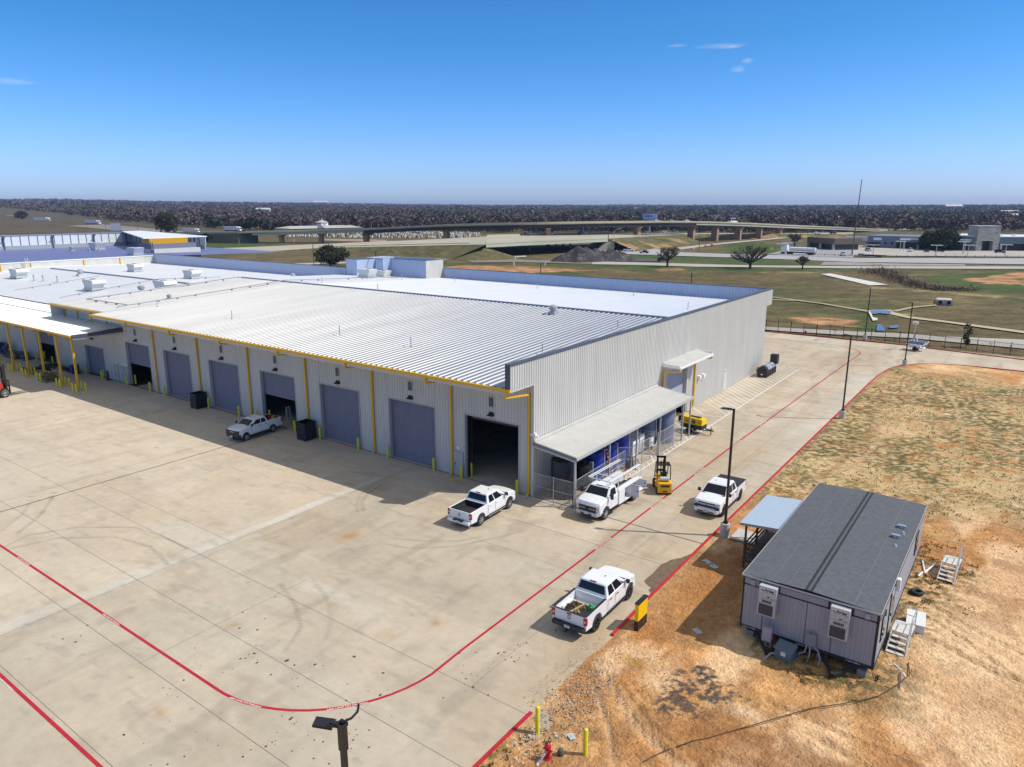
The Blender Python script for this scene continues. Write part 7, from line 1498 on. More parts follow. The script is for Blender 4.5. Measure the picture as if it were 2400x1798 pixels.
# meter boxes on stands
t = thing('disconnect_box', 'grey power switch box on thin posts in front of the mobile office', 'switch box', (20.75,-9.55,0)); d = MB(); d.box(-.24,.24,-.1,.1,.55,1.32); d.box(-.20,.20,-.13,-.1,.62,1.26); d.build('case', mat('box_grey', (.30,.33,.37), .5), t, bevel=.01); d = MB(); d.box(.24,.30,-.08,0,.75,1.0); d.build('switch_handle', P_tail, t)
d = MB(); d.sq((-.2,0,0),(-.2,0,.6),.05); d.sq((.2,0,0),(.2,0,.6),.05); d.tube([(0,0,.55),(0,.05,.1)],.035); d.build('stand', M_steel, t)
t = thing('transformer_box', 'slate blue transformer cabinet with sloping lid on the ground before the mobile office', 'transformer', (21.75,-9.75,.05), R(-8)); d = MB(); d.box(-.42,.42,-.3,.3,0,.62); d.hexa([(-.46,-.38,.58),(.46,-.38,.58),(.46,.34,.66),(-.46,.34,.66)],[(-.46,-.38,.62),(.46,-.38,.62),(.46,.30,.80),(-.46,.30,.80)]); d.build('case', mat('transformer_blue', (.13,.17,.20), .5), t); d = MB(); d.box(-.12,.12,-.305,-.30,.28,.5); d.build('label_plate', M_white, t)
d = MB(); d.tube([(20.8,-9.6,.2),(21.1,-9.75,.15),(21.4,-9.8,.18)],.03); d.tube([(21.4,-9.9,.25),(21.15,-10.1,.3),(20.95,-10.45,.05),(20.9,-10.8,.03)],.04,8); o = d.build('conduit', mat('conduit_grey', (.36,.37,.39), .5)); tag(o, 'bent grey conduit left of the transformer cabinet', 'conduit')
t = thing('junction_box', 'grey junction box with looping conduits on the office front wall', 'junction box', (22.75,-9.2,0)); d = MB(); d.box(-.24,.24,-.12,.06,.88,1.55); d.build('case', mat('box_grey2', (.20,.23,.27), .5), t)
d = MB(); d.tube([(-.15,-.05,.9),(-.2,-.2,.55),(-.45,-.25,.4),(-.4,-.3,.05)],.03); d.tube([(.0,-.05,.9),(.05,-.3,.5),(-.05,-.35,.05)],.03); d.tube([(.15,-.05,.9),(.4,-.2,.85),(.55,-.3,.5),(.5,-.35,.05)],.03); [d.tube([(x,-.03,1.55),(x,-.0,1.72)],.02) for x in (-.1,.1)]; d.build('conduit', mat('conduit_grey', (0,0,0)), t)
d = MB(); d.tube([(26.0,-7.4,.10),(26.25,-7.3,.18),(26.6,-7.55,.12),(26.85,-7.95,.08)],.04,8); o = d.build('drain_pipe', M_white); tag(o, 'curved white drain pipe on the ground in front of the near steps', 'pipe')
d = MB(); d.sq((26.72,-9.1,.08),(26.5,-7.2,.12),.10,.05); o = d.build('plank', mat('plank_grey', (.10,.085,.08), .8)); tag(o, 'dark plank on the ground below the near steps', 'plank')
rq = random.Random(6); d = MB()
for k in range(9):
    cx, cy, r_ = 27.5+rq.uniform(-.25,.25), -4.85+rq.uniform(-.25,.3), rq.uniform(.42,.72); d.tube([(cx+math.cos(a*.42)*r_, cy+math.sin(a*.42)*r_*.85, .07+.015*math.sin(a+k)) for a in range(16)], .011, 5)
d.tube([(26.9,-5.0,.08),(26.85,-6.4,.08),(26.95,-7.4,.08),(26.6,-8.6,.08)],.012,5); o = d.build('cable_coil', mat('cable_dark', (.07,.06,.05), .6)); tag(o, 'loose coil of dark cable right of the near steps', 'cable')
d = MB(); cab_ = [(26.76,-6.75),(26.97,-7.77),(26.67,-8.83),(26.08,-10.33),(25.46,-11.17),(24.74,-12.01),(23.80,-13.01)] + [(20.79,-17.48),(20.31,-18.06),(19.57,-19.35),(19.19,-20.30)]
d.tube([(x,y,.21) for x, y in cab_], .022, 6); o = d.build('ground_cable', mat('cable_brown', (.06,.035,.02), .7)); tag(o, 'long thin cable running over the earth toward the bottom edge', 'cable')
d = MB(); d.tube([(x,y,.17) for x, y in [(25.42,-8.25),(25.69,-8.85),(26.21,-9.17),(26.69,-8.96)]], .015, 5); o = d.build('ground_cable', mat('cable_dark', (0,0,0))); tag(o, 'short looped cable under the right corner of the mobile office', 'cable')
# ---------------- culvert and little things in the field
t = thing('culvert_headwall', 'pale concrete headwall with two dark pipe mouths in the field', 'culvert', (12.5,148.6,-.1), R(12)); d = MB(); d.hexa([(-1.8,-.3,0),(1.7,-.3,0),(2.4,9,0),(-.6,9,0)],[(-1.8,-.3,.35),(1.7,-.3,.35),(2.4,9,.6),(-.6,9,.6)]); d.box(-1.8,1.8,-.4,.0,0,1.2); d.build('headwall', mat('culvert_pale', (.5,.47,.42), .85, var=.1, scale=1), t)
for x in (-.9,.8): d = MB(); d.cyl((x,-.8,.6),(x,-.2,.6),.55,n=20); d.mi = 1; d.cyl((x,-.82,.6),(x,-.8,.6),.45,n=20); d.build('pipe_mouth', [mat('culvert_pale', (0,0,0)), P_liner], t)

# ================================================================ FAR SURROUNDINGS
HAZE = 7.5e-5
# ---------------- trees that stand alone
M_bark = mat('bark', (.075,.058,.048), .9); M_twig = mat('twig', (.10,.078,.062), .9)
def bare_tree(loc, label, h, r, seed, thick=.35, tm=None, lean=0, name='bare_tree', flat=1.0, n_main=10, fork=.22):
    rq = random.Random(seed); LV = 5 if h > 5 else 3; TMIN = .03 if h > 5 else .01; t = thing(name, label, 'tree', loc); tr_ = MB(); tw = MB(); hf = h*fork
    tr_.tube([(0,0,-.3),(lean*.3,0,hf*.5),(lean*.5,0,hf)], thick, 8)
    def grow(p, d, L, rad, lev):
        q = p+d*L; m_ = p+d*L*.5+Vector((rq.uniform(-.06,.06),rq.uniform(-.06,.06),rq.uniform(-.02,.06)))*L
        (tr_ if lev < 2 else tw).tube([p,m_,q], max(rad, TMIN), 6 if lev < 2 else 3)
        e_ = math.hypot(q.x, q.y)/r; f_ = (q.z-h*.45)/(h*.55)
        if lev >= LV or (lev > 1 and e_*e_+max(f_,0)**2 > 1.0+.25*rq.random()): return
        for i in range(rq.choice([3,4]) if lev < 4 else 3):
            a = rq.uniform(0,6.28); s_ = rq.uniform(.25,.7); o = Vector((math.cos(a)*s_, math.sin(a)*s_, rq.uniform(-.05,.3)))
            nd = (d+o); nd.z = nd.z*.85+.06; grow(q if i == 0 else p.lerp(q,rq.uniform(.45,.98)), nd.normalized(), L*rq.uniform(.55,.8), rad*.58, lev+1)
    for i in range(n_main):
        a = 6.28*i/n_main+rq.uniform(-.3,.3); el = rq.uniform(.35,1.35) if flat >= 1 else rq.choice([.3,.5,.8,1.2]); d = Vector((math.cos(a)*math.cos(el), math.sin(a)*math.cos(el), math.sin(el)))
        grow(Vector((lean*.5,0,hf*rq.uniform(.75,1))), d, r*.31*rq.uniform(.85,1.15), thick*.5, 1)
    tr_.build('trunk', M_bark, t); tw.build('crown', tm or M_twig, t); return t
def leaf_cloud(n, rad, seed, size, bumpy=.35, hollow=.55, flat=.6, zc=.0, lumps=14):
    """many small leaf quads spread through lumps of a crown"""
    rs = np.random.RandomState(seed); L = rs.randn(lumps,3); L /= np.linalg.norm(L,axis=1)[:,None]; L *= rs.uniform(.45,.85,(lumps,1)); L[:,2] = L[:,2]*flat; lr = rs.uniform(.25,.48,lumps)
    k = rs.randint(0,lumps,n); d = rs.randn(n,3); d /= np.linalg.norm(d,axis=1)[:,None]
    P = (L[k]+d*lr[k][:,None]*rs.uniform(hollow,1,(n,1)))*np.array(rad); P[:,2] += zc
    a = rs.randn(n,3); a /= np.linalg.norm(a,axis=1)[:,None]; b = np.cross(a, rs.randn(n,3)); b /= np.linalg.norm(b,axis=1)[:,None]
    s_ = size*rs.uniform(.6,1.3,(n,1)); V = np.stack([P-a*s_-b*s_*.6, P+a*s_-b*s_*.6, P+a*s_+b*s_*.6, P-a*s_+b*s_*.6],1).reshape(-1,3)
    F = np.arange(4*n).reshape(n,4); tone = (.65+.7*rs.rand(lumps))[k]*(.75+.5*rs.rand(n)); return V, F, np.repeat(tone,4)
def leafy_tree(loc, label, h, r, seed, col=(.032,.045,.018), n=3200, size=.32, trunk=.35, name='evergreen_tree', flat=.75, zc=None, lumps=16, rz=None):
    t = thing(name, label, 'tree', loc); rz = rz or h*.42; zc = zc or h-rz*1.0
    V, F, T = leaf_cloud(n, (r,r,rz), seed, size, zc=zc, flat=flat, lumps=lumps)
    CCC = np.array(col)[None]*T[:,None]; o = raw_mesh('crown', V, F, CCC, M_leafattr); o.parent = t
    d = MB(); rq = random.Random(seed)
    d.tube([(0,0,-.3),(0,0,zc*.6)], trunk, 7)
    for k in range(6): a = k*1.05+rq.random()*.4; d.tube([(0,0,zc*.45),(math.cos(a)*r*.25,math.sin(a)*r*.25,zc*.8),(math.cos(a)*r*.5,math.sin(a)*r*.5,zc*1.1)], trunk*.45, 5)
    d.build('trunk', M_bark, t); return t
M_leafattr = attr_mat('foliage', rough=.8, nscale=0, nvar=0, bump=0)
def P3(p, z=0): return (p[0], p[1], z)
bare_tree(P3((-83.60,210.87),-.1), 'leafless tree nearest the dark gravel heap, its trunk beside the pale road', 11.6, 7.4, 11, .42)
bare_tree(P3((-55.81,220.42),-.1), 'broad leafless tree in the middle of the three along the pale road', 11.0, 9.6, 22, .5, flat=.5, n_main=12)
bare_tree(P3((-39.36,227.29),-.1), 'smallest leafless tree, right of the three along the pale road', 7.8, 4.2, 33, .25)
bare_tree(P3((-80.60,369.04),-.1), 'wide leafless tree behind the white tanker before the tan building', 10.5, 8, 44, .4)
def evergreen(k, x, y, lab, h, r, seed, **kw): return leafy_tree((k[0],k[1],-.1), lab, h, r, seed, **kw)
leafy_tree(P3((-185.99,137.63),-.2), 'round dark evergreen bush tree directly behind the blue parapet', 8.2, 6.6, 5, col=(.048,.050,.026), n=5200, size=.24, flat=.9, rz=4.0, lumps=34)
leafy_tree(P3((-550.79,277.39),-.1), 'tall olive green conifer beyond the annex roof', 17, 10, 6, col=(.055,.058,.022), n=4200, size=.5, flat=1.2, rz=9, zc=8.5, lumps=24)
leafy_tree(P3((-382.20,207.92),-.1), 'small dark round shrub beside the white wall of the annex', 6.6, 4.6, 7, col=(.022,.032,.014), n=2200, size=.3)
leafy_tree(P3((-14.10,387.85),-.1), 'large dark oak in front of the long dealership building', 11.5, 10.5, 8, col=(.024,.036,.014), n=5200, size=.36, flat=.9, rz=5.8, lumps=30)
leafy_tree(P3((-567.17,365.43),-.1), 'dark evergreen clump at the start of the overpass', 13, 13, 9, col=(.028,.036,.016), n=2600, size=.7)
leafy_tree(P3((-527.48,370.68),-.1), 'dark evergreen clump left of the white roofed hall', 9, 9, 10, col=(.028,.036,.016), n=2200, size=.7)
leafy_tree(P3((-552.52,465.52),-.1), 'dark evergreen clump behind the white roofed hall', 13, 16, 12, col=(.026,.034,.016), n=2600, size=.9)
leafy_tree(P3((-1283.48,446.22),-.1), 'round brown bare clump standing alone left of the far highway', 17, 11, 13, col=(.085,.070,.058), n=2600, size=.7, name='round_tree')
# saplings by the iron fence
for i,(x,y,h,lab) in enumerate(((21.3,91.5,3.4,'young conifer behind the iron fence near the right'),(11.6,87.8,1.6,'leafless sapling just left of the solar trailer'),(1.8,90.5,1.9,'leafless sapling behind the fence near the fourth lamp post'),(24.5,93.5,1.2,'small shrub behind the fence, left of the right hand row'),(27.2,93.5,1.1,'small shrub at the right end behind the fence'))):
    if h > 3: leafy_tree((x,y,0), lab, h, .75, 50+i, n=500, size=.12, trunk=.05, flat=1.6, col=(.05,.06,.02), rz=1.5)
    else: bare_tree((x,y,0), lab, h, h*.55, 60+i, .03, name='sapling', n_main=4, fork=.3)
# brush along the ditch
V = []; F = []; T = []
bl = [(-17.82,227.70),(-13.58,230.79),(-8.23,213.48),(-1.74,196.29),(4.58,184.99),(9.42,182.67),(15.72,187.25)]
rs = np.random.RandomState(3)
for i in range(5200):
    k = min(int(rs.beta(1.1,1.3)*(len(bl)-1)), len(bl)-2); u = rs.rand(); sp = 1.9-.22*k; x = bl[k][0]+(bl[k+1][0]-bl[k][0])*u+rs.randn()*1.3*sp; y = bl[k][1]+(bl[k+1][1]-bl[k][1])*u+rs.randn()*2.4*sp
    z = abs(rs.randn())*.55*sp*.7; s_ = rs.uniform(.12,.42); o = len(V); a = rs.randn(3); a /= np.linalg.norm(a); b = np.cross(a, rs.randn(3)); b /= np.linalg.norm(b); p = np.array([x,y,z])
    V += [tuple(p-a*s_), tuple(p+a*s_), tuple(p+b*s_*.7)]; F.append((o,o+1,o+2)); c = rs.uniform(.7,1.5); T += [(.115*c,.088*c,.068*c)]*3
o = raw_mesh('brushwood', V, F, np.array(T), M_leafattr); tag(o, 'band of bare brown brush along the ditch in the field', 'brushwood', kind='stuff')
# ---------------- gravel heap
def heap(name, lab, E, m, seed):
    """peaks (x, y, height) joined by their slopes"""
    xs_ = np.linspace(-30,30,110); ys_ = np.linspace(-22,22,80); X_, Y_ = np.meshgrid(xs_, ys_, indexing='ij'); Zz = np.full(X_.shape, -1.0)
    for px, py, ph in E: Zz = np.maximum(Zz, ph-np.hypot(X_-px, (Y_-py)*1.25)*.62*(.85+.35*fbm(np.arctan2(Y_-py, X_-px)*1.6+9, X_*0+px, seed, 2)))
    Zz = Zz+.9*(fbm(X_/3, Y_/3, seed, 4)-.5)*(Zz > -.4); Zz = np.clip(Zz, -.4, 99)-.1
    c = np.stack([.058+.045*(fbm(X_/2,Y_/2,4)-.5)*2]*3, -1)*np.array([1,.95,.98]); st = (np.abs(fbm(X_/6,Y_/3,9)-.5) < .015); c[st] = (.13,.12,.11)
    o = grid_obj(name, xs_, ys_, Zz, np.clip(c,.01,1), m); o.location = (-120,219,0); o.rotation_euler = (0,0,R(36)); tag(o, lab, 'gravel heap'); return o
M_grav = attr_mat('gravel', nscale=.5, nscale2=3, nvar=.3, bump=.8, bscale=2, dist=.4)
heap('gravel_heap', 'large dark grey gravel heap beside the low bridge', [(-6,0,6.3),(-3,1,6.0),(-9,-1,4.9),(1,1.5,5.3),(4,1,4.6),(7,3,5.1),(10,3,4.7),(13,4,3.7),(16,4,2.4),(-13,-1.5,3.2)], M_grav, 3)
strip('gravel_apron', [(-128.13,233.43),(-112.88,242.74),(-98.99,241.72)], [(-120.85,216.90),(-108.17,222.97),(-97.31,232.43)], M_asph, .09)
strip('asphalt_lane', [(-165.20,191.12),(-154.80,207.07),(-144.12,208.92),(-119.06,216.62)], [(-154.45,183.20),(-142.07,194.47),(-131.34,198.49),(-112.37,204.95)], mat('worn_asphalt', (.20,.17,.14), .9, var=.15, scale=.2), .07)
strip('frontage_road', [(-208.68,138.58),(-202.39,150.63),(-193.63,162.43),(-183.85,188.54),(-172.50,202.96)], [(-202.48,133.80),(-195.31,144.66),(-188.07,157.26),(-178.27,182.44),(-167.13,196.40)], M_road, .05)
strip('frontage_road', [(-183.16,187.31),(-174.94,208.49),(-161.17,229.96)], [(-177.17,180.79),(-169.41,201.66),(-155.86,222.36)], M_road, .055)
# ---------------- lower road on its bank, with the small bridge
NE = [(-285.75,140.39,0.00),(-288.54,153.71,0.00),(-279.20,179.18,0.40),(-270.27,200.50,1.20),(-242.48,206.41,2.40),(-212.00,207.40,3.80),(-181.78,214.40,5.00),(-163.76,204.23,6.00)]
FE = [(-330.14,166.60,0.00),(-330.12,179.78,0.00),(-318.29,207.60,0.40),(-301.84,226.35,1.20),(-279.95,240.99,2.40),(-251.98,249.06,3.80),(-231.21,274.81,5.00),(-217.56,273.22,6.00)]
M_bridge = mat('bridge_concrete', (.40,.36,.27), .85, var=.12, scale=.08); M_bank = attr_mat('bank_grass', nscale=.4, nscale2=1.5, nvar=.3, bump=.5, bscale=1.5, dist=.3)
def bank(name, E, run, lift=0.0, inner=None, col=None, sgn=1):
    n = len(E); ks = np.linspace(0,1,9); V = []; CC_ = []
    dense = []
    for i in range(n-1):
        for u in np.linspace(0,1,13)[:-1]: dense.append(tuple(E[i][k]+(E[i+1][k]-E[i][k])*u for k in range(3)))
    dense.append(E[-1]); m_ = len(dense)
    for i, p in enumerate(dense):
        a = dense[max(i-1,0)]; b = dense[min(i+1,m_-1)]; dx, dy = b[0]-a[0], b[1]-a[1]; q = math.hypot(dx,dy) or 1; nx, ny = dy/q*sgn, -dx/q*sgn
        for k in ks:
            L = run*(p[2]+.6)*k; V.append((p[0]+nx*L, p[1]+ny*L, (p[2]+lift)*(1-k)-.25*k))
    V = np.array(V); C_ = field_col(V[:,0]*1.0, V[:,1]*1.0)*np.array([.95,1.0,.9]) if col is None else col(V[:,0], V[:,1])
    F = [(i*9+k,(i+1)*9+k,(i+1)*9+k+1,i*9+k+1) for i in range(m_-1) for k in range(8)]
    return struct(raw_mesh(name, V, F, C_, M_bank))
def roadtop(name, A, B, m_, wall=.8, wm=None):
    mb = MB(); n = len(A); mb.add([tuple(p) for p in A]+[tuple(p) for p in B], [(i,i+1,n+i+1,n+i) for i in range(n-1)]); o = struct(mb.build(name, m_)); return o
def grasscol(X, Y):
    n = fbm(X/4, Y/4, 3, 4)[:,None]; n2 = fbm(X/1.3, Y/1.3, 13, 3)[:,None]; c = np.array([.075,.078,.028])*(1-n)+np.array([.15,.125,.062])*n; return c*(.45+1.1*n2)
bank('grass_bank', NE, 2.6, col=grasscol); bank('grass_bank', FE, 1.5, sgn=-1, col=grasscol)
roadtop('raised_road', NE, FE, M_bridge)
# bank nose by the bridge abutment
V = []; F = []; e = NE[-1]; f = FE[-1]; cx, cy = e[0], e[1]
for i in range(13):
    for k in range(7):
        a = R(-140+i*15); L = 18*k/6; V.append((cx-7+math.cos(a)*L, cy+3+math.sin(a)*L, 5.6*(1-(k/6))-.2))
F = [(i*7+k,(i+1)*7+k,(i+1)*7+k+1,i*7+k+1) for i in range(12) for k in range(6)]; V = np.array(V); struct(raw_mesh('grass_bank', V, F, grasscol(V[:,0],V[:,1]), M_bank))
def barrier(A, h=.85, w_=.3, mb=None):
    for a, b in zip(A[:-1], A[1:]):
        a = Vector(a); b = Vector(b); d = (b-a); d.z = 0; n_ = Vector((-d.y,d.x,0)).normalized()*w_/2; z = Vector((0,0,h)); mb.hexa([a-n_,b-n_,b+n_,a+n_],[a-n_+z,b-n_+z,b+n_+z,a+n_+z])
RB = thing('road_bridge', 'low concrete bridge on short piers behind the gravel heap', 'bridge', (0,0,0))
BN = [(-166.57,207.02,6.00),(-162.09,234.96,6.00),(-154.62,263.69,6.00),(-149.87,286.38,6.00)]; BF = [(-215.64,270.76,6.00),(-205.52,298.01,6.00),(-191.59,325.23,6.00),(-179.40,347.67,6.00)]
d = MB(); n = len(BN); d.hexa([Vector(p)-Vector((0,0,.3)) for p in BN]+[Vector(p)-Vector((0,0,.3)) for p in BF[::-1]], [tuple(p) for p in BN]+[tuple(p) for p in BF[::-1]]); d.build('deck', M_bridge, RB)
d = MB(); barrier(BN, .9, .35, d); d.build('barrier', mat('barrier_pale', (.52,.49,.36), .8), RB); d = MB(); barrier(BF, .9, .35, d); d.build('barrier', mat('barrier_pale', (0,0,0)), RB)
d = MB(); barrier([tuple(Vector(p)-Vector((0,0,1.5))) for p in BN], 1.3, .6, d); d.build('girder', mat('girder_pale', (.46,.47,.36), .8), RB)
for k, lst in enumerate(([(-196.39,270.30),(-187.45,263.99),(-181.73,261.99)], [(-194.27,307.15),(-187.88,304.33),(-178.68,296.71)])):
    for x, y in lst: d = MB(); d.cyl((x,y,-.2),(x,y,4.5),.55,n=12); d.build('pier', M_bridge, RB)
    a, b = lst[0], lst[-1]; d = MB(); d.sq((a[0],a[1],4.5),(b[0],b[1],4.5),1.1,1.0); d.build('pier_cap', M_bridge, RB)
d = MB(); q = BN[-1]; q2 = BF[-1]; d.hexa([(q[0]-4,q[1]-6,-.2),(q[0]+3,q[1]+1,-.2),(q2[0]+3,q2[1],-.2),(q2[0]-10,q2[1]-14,-.2)],[(q[0]-1,q[1]-.5,5.2),(q[0]+3,q[1]+1,5.2),(q2[0]+3,q2[1],5.2),(q2[0]-2,q2[1]-2,5.2)]); d.build('abutment', M_bridge, RB)
NE2 = [(-150.34,286.04,6.00),(-154.34,325.04,5.50),(-151.90,384.89,4.80),(-177.81,407.44,4.20),(-164.29,440.17,3.40),(-143.58,477.84,2.80),(-124.57,505.28,2.40),(-87.43,550.68,2.00)]
FE2 = [(-179.40,347.67,6.00),(-177.41,371.11,5.50),(-163.00,410.95,4.80),(-185.46,423.99,4.20),(-171.39,457.79,3.40),(-149.30,494.93,2.80),(-129.09,521.20,2.40),(-94.11,584.09,2.00)]
def bankcol2(X, Y):
    c = grasscol(X, Y); o_ = (fbm(X/14, Y/14, 71)-.45)[:,None]; return np.where(o_ > .24, np.array([.30,.19,.085])*(.8+.4*fbm(X/2,Y/2,5)[:,None]), c)
bank('grass_bank', NE2, 2.6, col=bankcol2); roadtop('raised_road', NE2, FE2, M_bridge)
GR = thing('guard_rail', 'long steel guard rail of the raised road behind the overpass piers', 'guard rail', (0,0,0)); d = MB(); A = [tuple(Vector(p)+Vector((0,0,.55))) for p in NE2[1:6]]; barrier(A, .35, .12, d); d.build('rail', mat('guard_rail_grey', (.40,.40,.38), .5, .4), GR)
d = MB()
for a, b in zip(NE2[1:6], NE2[2:6]):
    a = Vector(a); b = Vector(b); n = int((b-a).length/4)
    for i in range(n): p = a.lerp(b, i/n); d.box(p.x-.12,p.x+.12,p.y-.12,p.y+.12,p.z,p.z+.8)
d.build('post', mat('guard_rail_grey', (0,0,0)), GR)['kind'] = 'stuff'
GR = thing('guard_rail', 'guard rail beside the lower road left of the bridge', 'guard rail', (0,0,0)); d = MB(); A = [tuple(Vector(p)+Vector((-1,1.5,.45))) for p in NE[3:7]]; barrier(A, .3, .1, d); d.build('rail', mat('guard_rail_grey', (0,0,0)), GR)
# ---------------- the big overpass
PC = [(656,570,None),(748,570,None),(852,571,None),(1041,575,None),(1286,578,None),(1502,573,None),(1631,568,None),(1687,565,None),(1741,562,None),(1790,559,None),(1836,556,None),(1900,552,None),(1931,550,None),(1959,548,None),(1992,546,None)]
DK = [(-369.7,221.7,6.90),(-349.4,236.5,7.28),(-330.0,250.6,7.92),(-304.1,262.9,8.96),(-278.6,269.0,10.36),(-251.6,276.7,11.69),(-222.3,286.6,12.61),(-195.2,300.8,13.17),(-177.7,324.7,13.38),(-163.9,352.4,13.34),(-154.3,371.9,13.27),(-147.7,396.4,12.88),(-141.9,422.0,12.23),(-136.0,449.2,11.30),(-130.9,477.7,10.23),(-126.1,508.0,9.02),(-118.3,553.1,7.36),(-114.3,577.5,6.45),(-111.0,602.8,5.56),(-105.9,630.8,4.53),(-94.2,693.0,2.16),(-78.3,766.2,0.49)]
OV = thing('overpass', 'long curved highway overpass on tan piers crossing behind the field', 'overpass', (0,0,0))
def offs(P, w_):
    out = []
    for i, p in enumerate(P):
        a = P[max(i-1,0)]; b = P[min(i+1,len(P)-1)]; dx, dy = b[0]-a[0], b[1]-a[1]; q = math.hypot(dx,dy); out.append((p[0]-dy/q*w_, p[1]+dx/q*w_, p[2]))
    return out
def sub(P, k=5):
    out = []
    for i in range(len(P)-1):
        p0, p1, p2, p3 = P[max(i-1,0)], P[i], P[i+1], P[min(i+2,len(P)-1)]
        for j_ in range(k):
            t_ = j_/k; out.append(tuple(.5*((2*p1[c])+(-p0[c]+p2[c])*t_+(2*p0[c]-5*p1[c]+4*p2[c]-p3[c])*t_*t_+(-p0[c]+3*p1[c]-3*p2[c]+p3[c])*t_**3) for c in range(3)))
    out.append(P[-1]); return out
D2 = sub(DK); Wd = 12.5; Nn = [(x,y,z-.85) for x,y,z in D2]; Ff = offs(Nn, Wd)
d = MB(); n = len(Nn)
d.add(Nn+Ff, [(i,i+1,n+i+1,n+i) for i in range(n-1)]); lo = [(x,y,z-.35) for x,y,z in Nn]; lf = [(x,y,z-.35) for x,y,z in Ff]; d.add(lo+lf, [(n+i,n+i+1,i+1,i) for i in range(n-1)]); d.add(Nn+lo, [(n+i,n+i+1,i+1,i) for i in range(n-1)]); d.build('deck', M_bridge, OV)
M_bar = mat('barrier_tan', (.47,.40,.27), .8, var=.08, scale=.1)
d = MB(); barrier([(x,y,z) for x,y,z in Nn], .85, .35, d); d.build('barrier', M_bar, OV); d = MB(); barrier(Ff, .85, .35, d); d.build('barrier', M_bar, OV)
ia = 3*5-6; ib = 11*5+1   # long middle spans are deep dark steel
def girders(i0, i1, dep, m_, offs_):
    for o_ in offs_:
        P = offs([(x,y,z-.36-dep) for x,y,z in Nn], o_)[i0:i1]; d = MB(); barrier(P, dep, .5, d); d.build('girder', m_, OV)
steel = mat('girder_dark', (.028,.022,.022), .6); cg = mat('girder_pale', (0,0,0))
girders(15, 56, 1.9, steel, (.9,4,8,11.5)); girders(2, 16, 1.15, cg, (.6,4,8,11.8)); girders(55, n-5, 1.15, cg, (.6,4,8,11.8))
M_pier = mat('pier_tan', (.40,.24,.15), .85, var=.08, scale=.3)
for i in (1,2,3,5,7,9,11,12,13,14,15,16,17,18,19):
    x, y, z = DK[i]; a = DK[i-1]; b = DK[i+1]; dx, dy = b[0]-a[0], b[1]-a[1]; q = math.hypot(dx,dy); ux, uy = dx/q, dy/q; nx, ny = -uy, ux; zc = z-.85-.36-(1.9 if 3 <= i <= 11 else 1.15)
    big = 3 <= i <= 11; wc = 1.3 if big else .9; hc = 1.4 if i >= 11 else 1.1
    cx, cy = x+nx*Wd*.5, y+ny*Wd*.5
    px, py = (x+nx*Wd*.32, y+ny*Wd*.32)
    d = MB(); s1, s2 = 2.2, 1.0
    if i < 11 and i >= 3: s1, s2 = 1.9, 1.2
    d.hexa([(px+nx*e*s1+ux*f_*s2, py+ny*e*s1+uy*f_*s2, -.5) for e, f_ in ((-1,-1),(1,-1),(1,1),(-1,1))],[(px+nx*e*s1+ux*f_*s2, py+ny*e*s1+uy*f_*s2, zc-hc) for e, f_ in ((-1,-1),(1,-1),(1,1),(-1,1))]); d.build('pier', M_pier, OV)
    d = MB(); L0, L1 = -.2, Wd+.2; d.hexa([(x+nx*(L0 if e < 0 else L1)*(1)+ux*f_*wc+(nx*1.8 if e < 0 else -nx*1.8), y+ny*(L0 if e < 0 else L1)+uy*f_*wc+(ny*1.8 if e < 0 else -ny*1.8), zc-hc) for e, f_ in ((-1,-1),(1,-1),(1,1),(-1,1))],[(x+nx*(L0 if e < 0 else L1)+ux*f_*wc, y+ny*(L0 if e < 0 else L1)+uy*f_*wc, zc) for e, f_ in ((-1,-1),(1,-1),(1,1),(-1,1))]); d.build('pier_cap', M_pier, OV)
# retained approach at each end
def approach(P0, P1, name, lab_m):
    d = MB(); d.hexa([(P0[0],P0[1],-.3),(P1[0],P1[1],-.3),(P1[0]+2,P1[1]+Wd,-.3),(P0[0]+2,P0[1]+Wd,-.3)],[(P0[0],P0[1],P0[2]-.9),(P1[0],P1[1],P1[2]-.9),(P1[0]+2,P1[1]+Wd,P1[2]-.9),(P0[0]+2,P0[1]+Wd,P0[2]-.9)]); return d.build(name, lab_m, OV)
x, y, z = DK[0]; approach((x-260,y-95,2.0),(x,y,z),'retaining_wall', mat('wall_brown_grey', (.17,.145,.11), .9, var=.1, scale=.2))
d = MB(); barrier([(x-260,y-95,2.2),(x,y,z-.85)], .8, .4, d); d.build('barrier', M_bar, OV)
x, y, z = DK[20]; x2, y2, z2 = DK[21]; d = MB(); x3, y3 = x2+(x2-x)*1.6, y2+(y2-y)*1.6
d.hexa([(x,y,-.3),(x3,y3,-.3),(x3-14,y3+8,-.3),(x-14,y+8,-.3)],[(x,y,z-.9),(x3,y3,z2-1.5),(x3-14,y3+8,z2-1.5),(x-14,y+8,z-.9)]); d.build('retaining_wall', M_bar, OV)
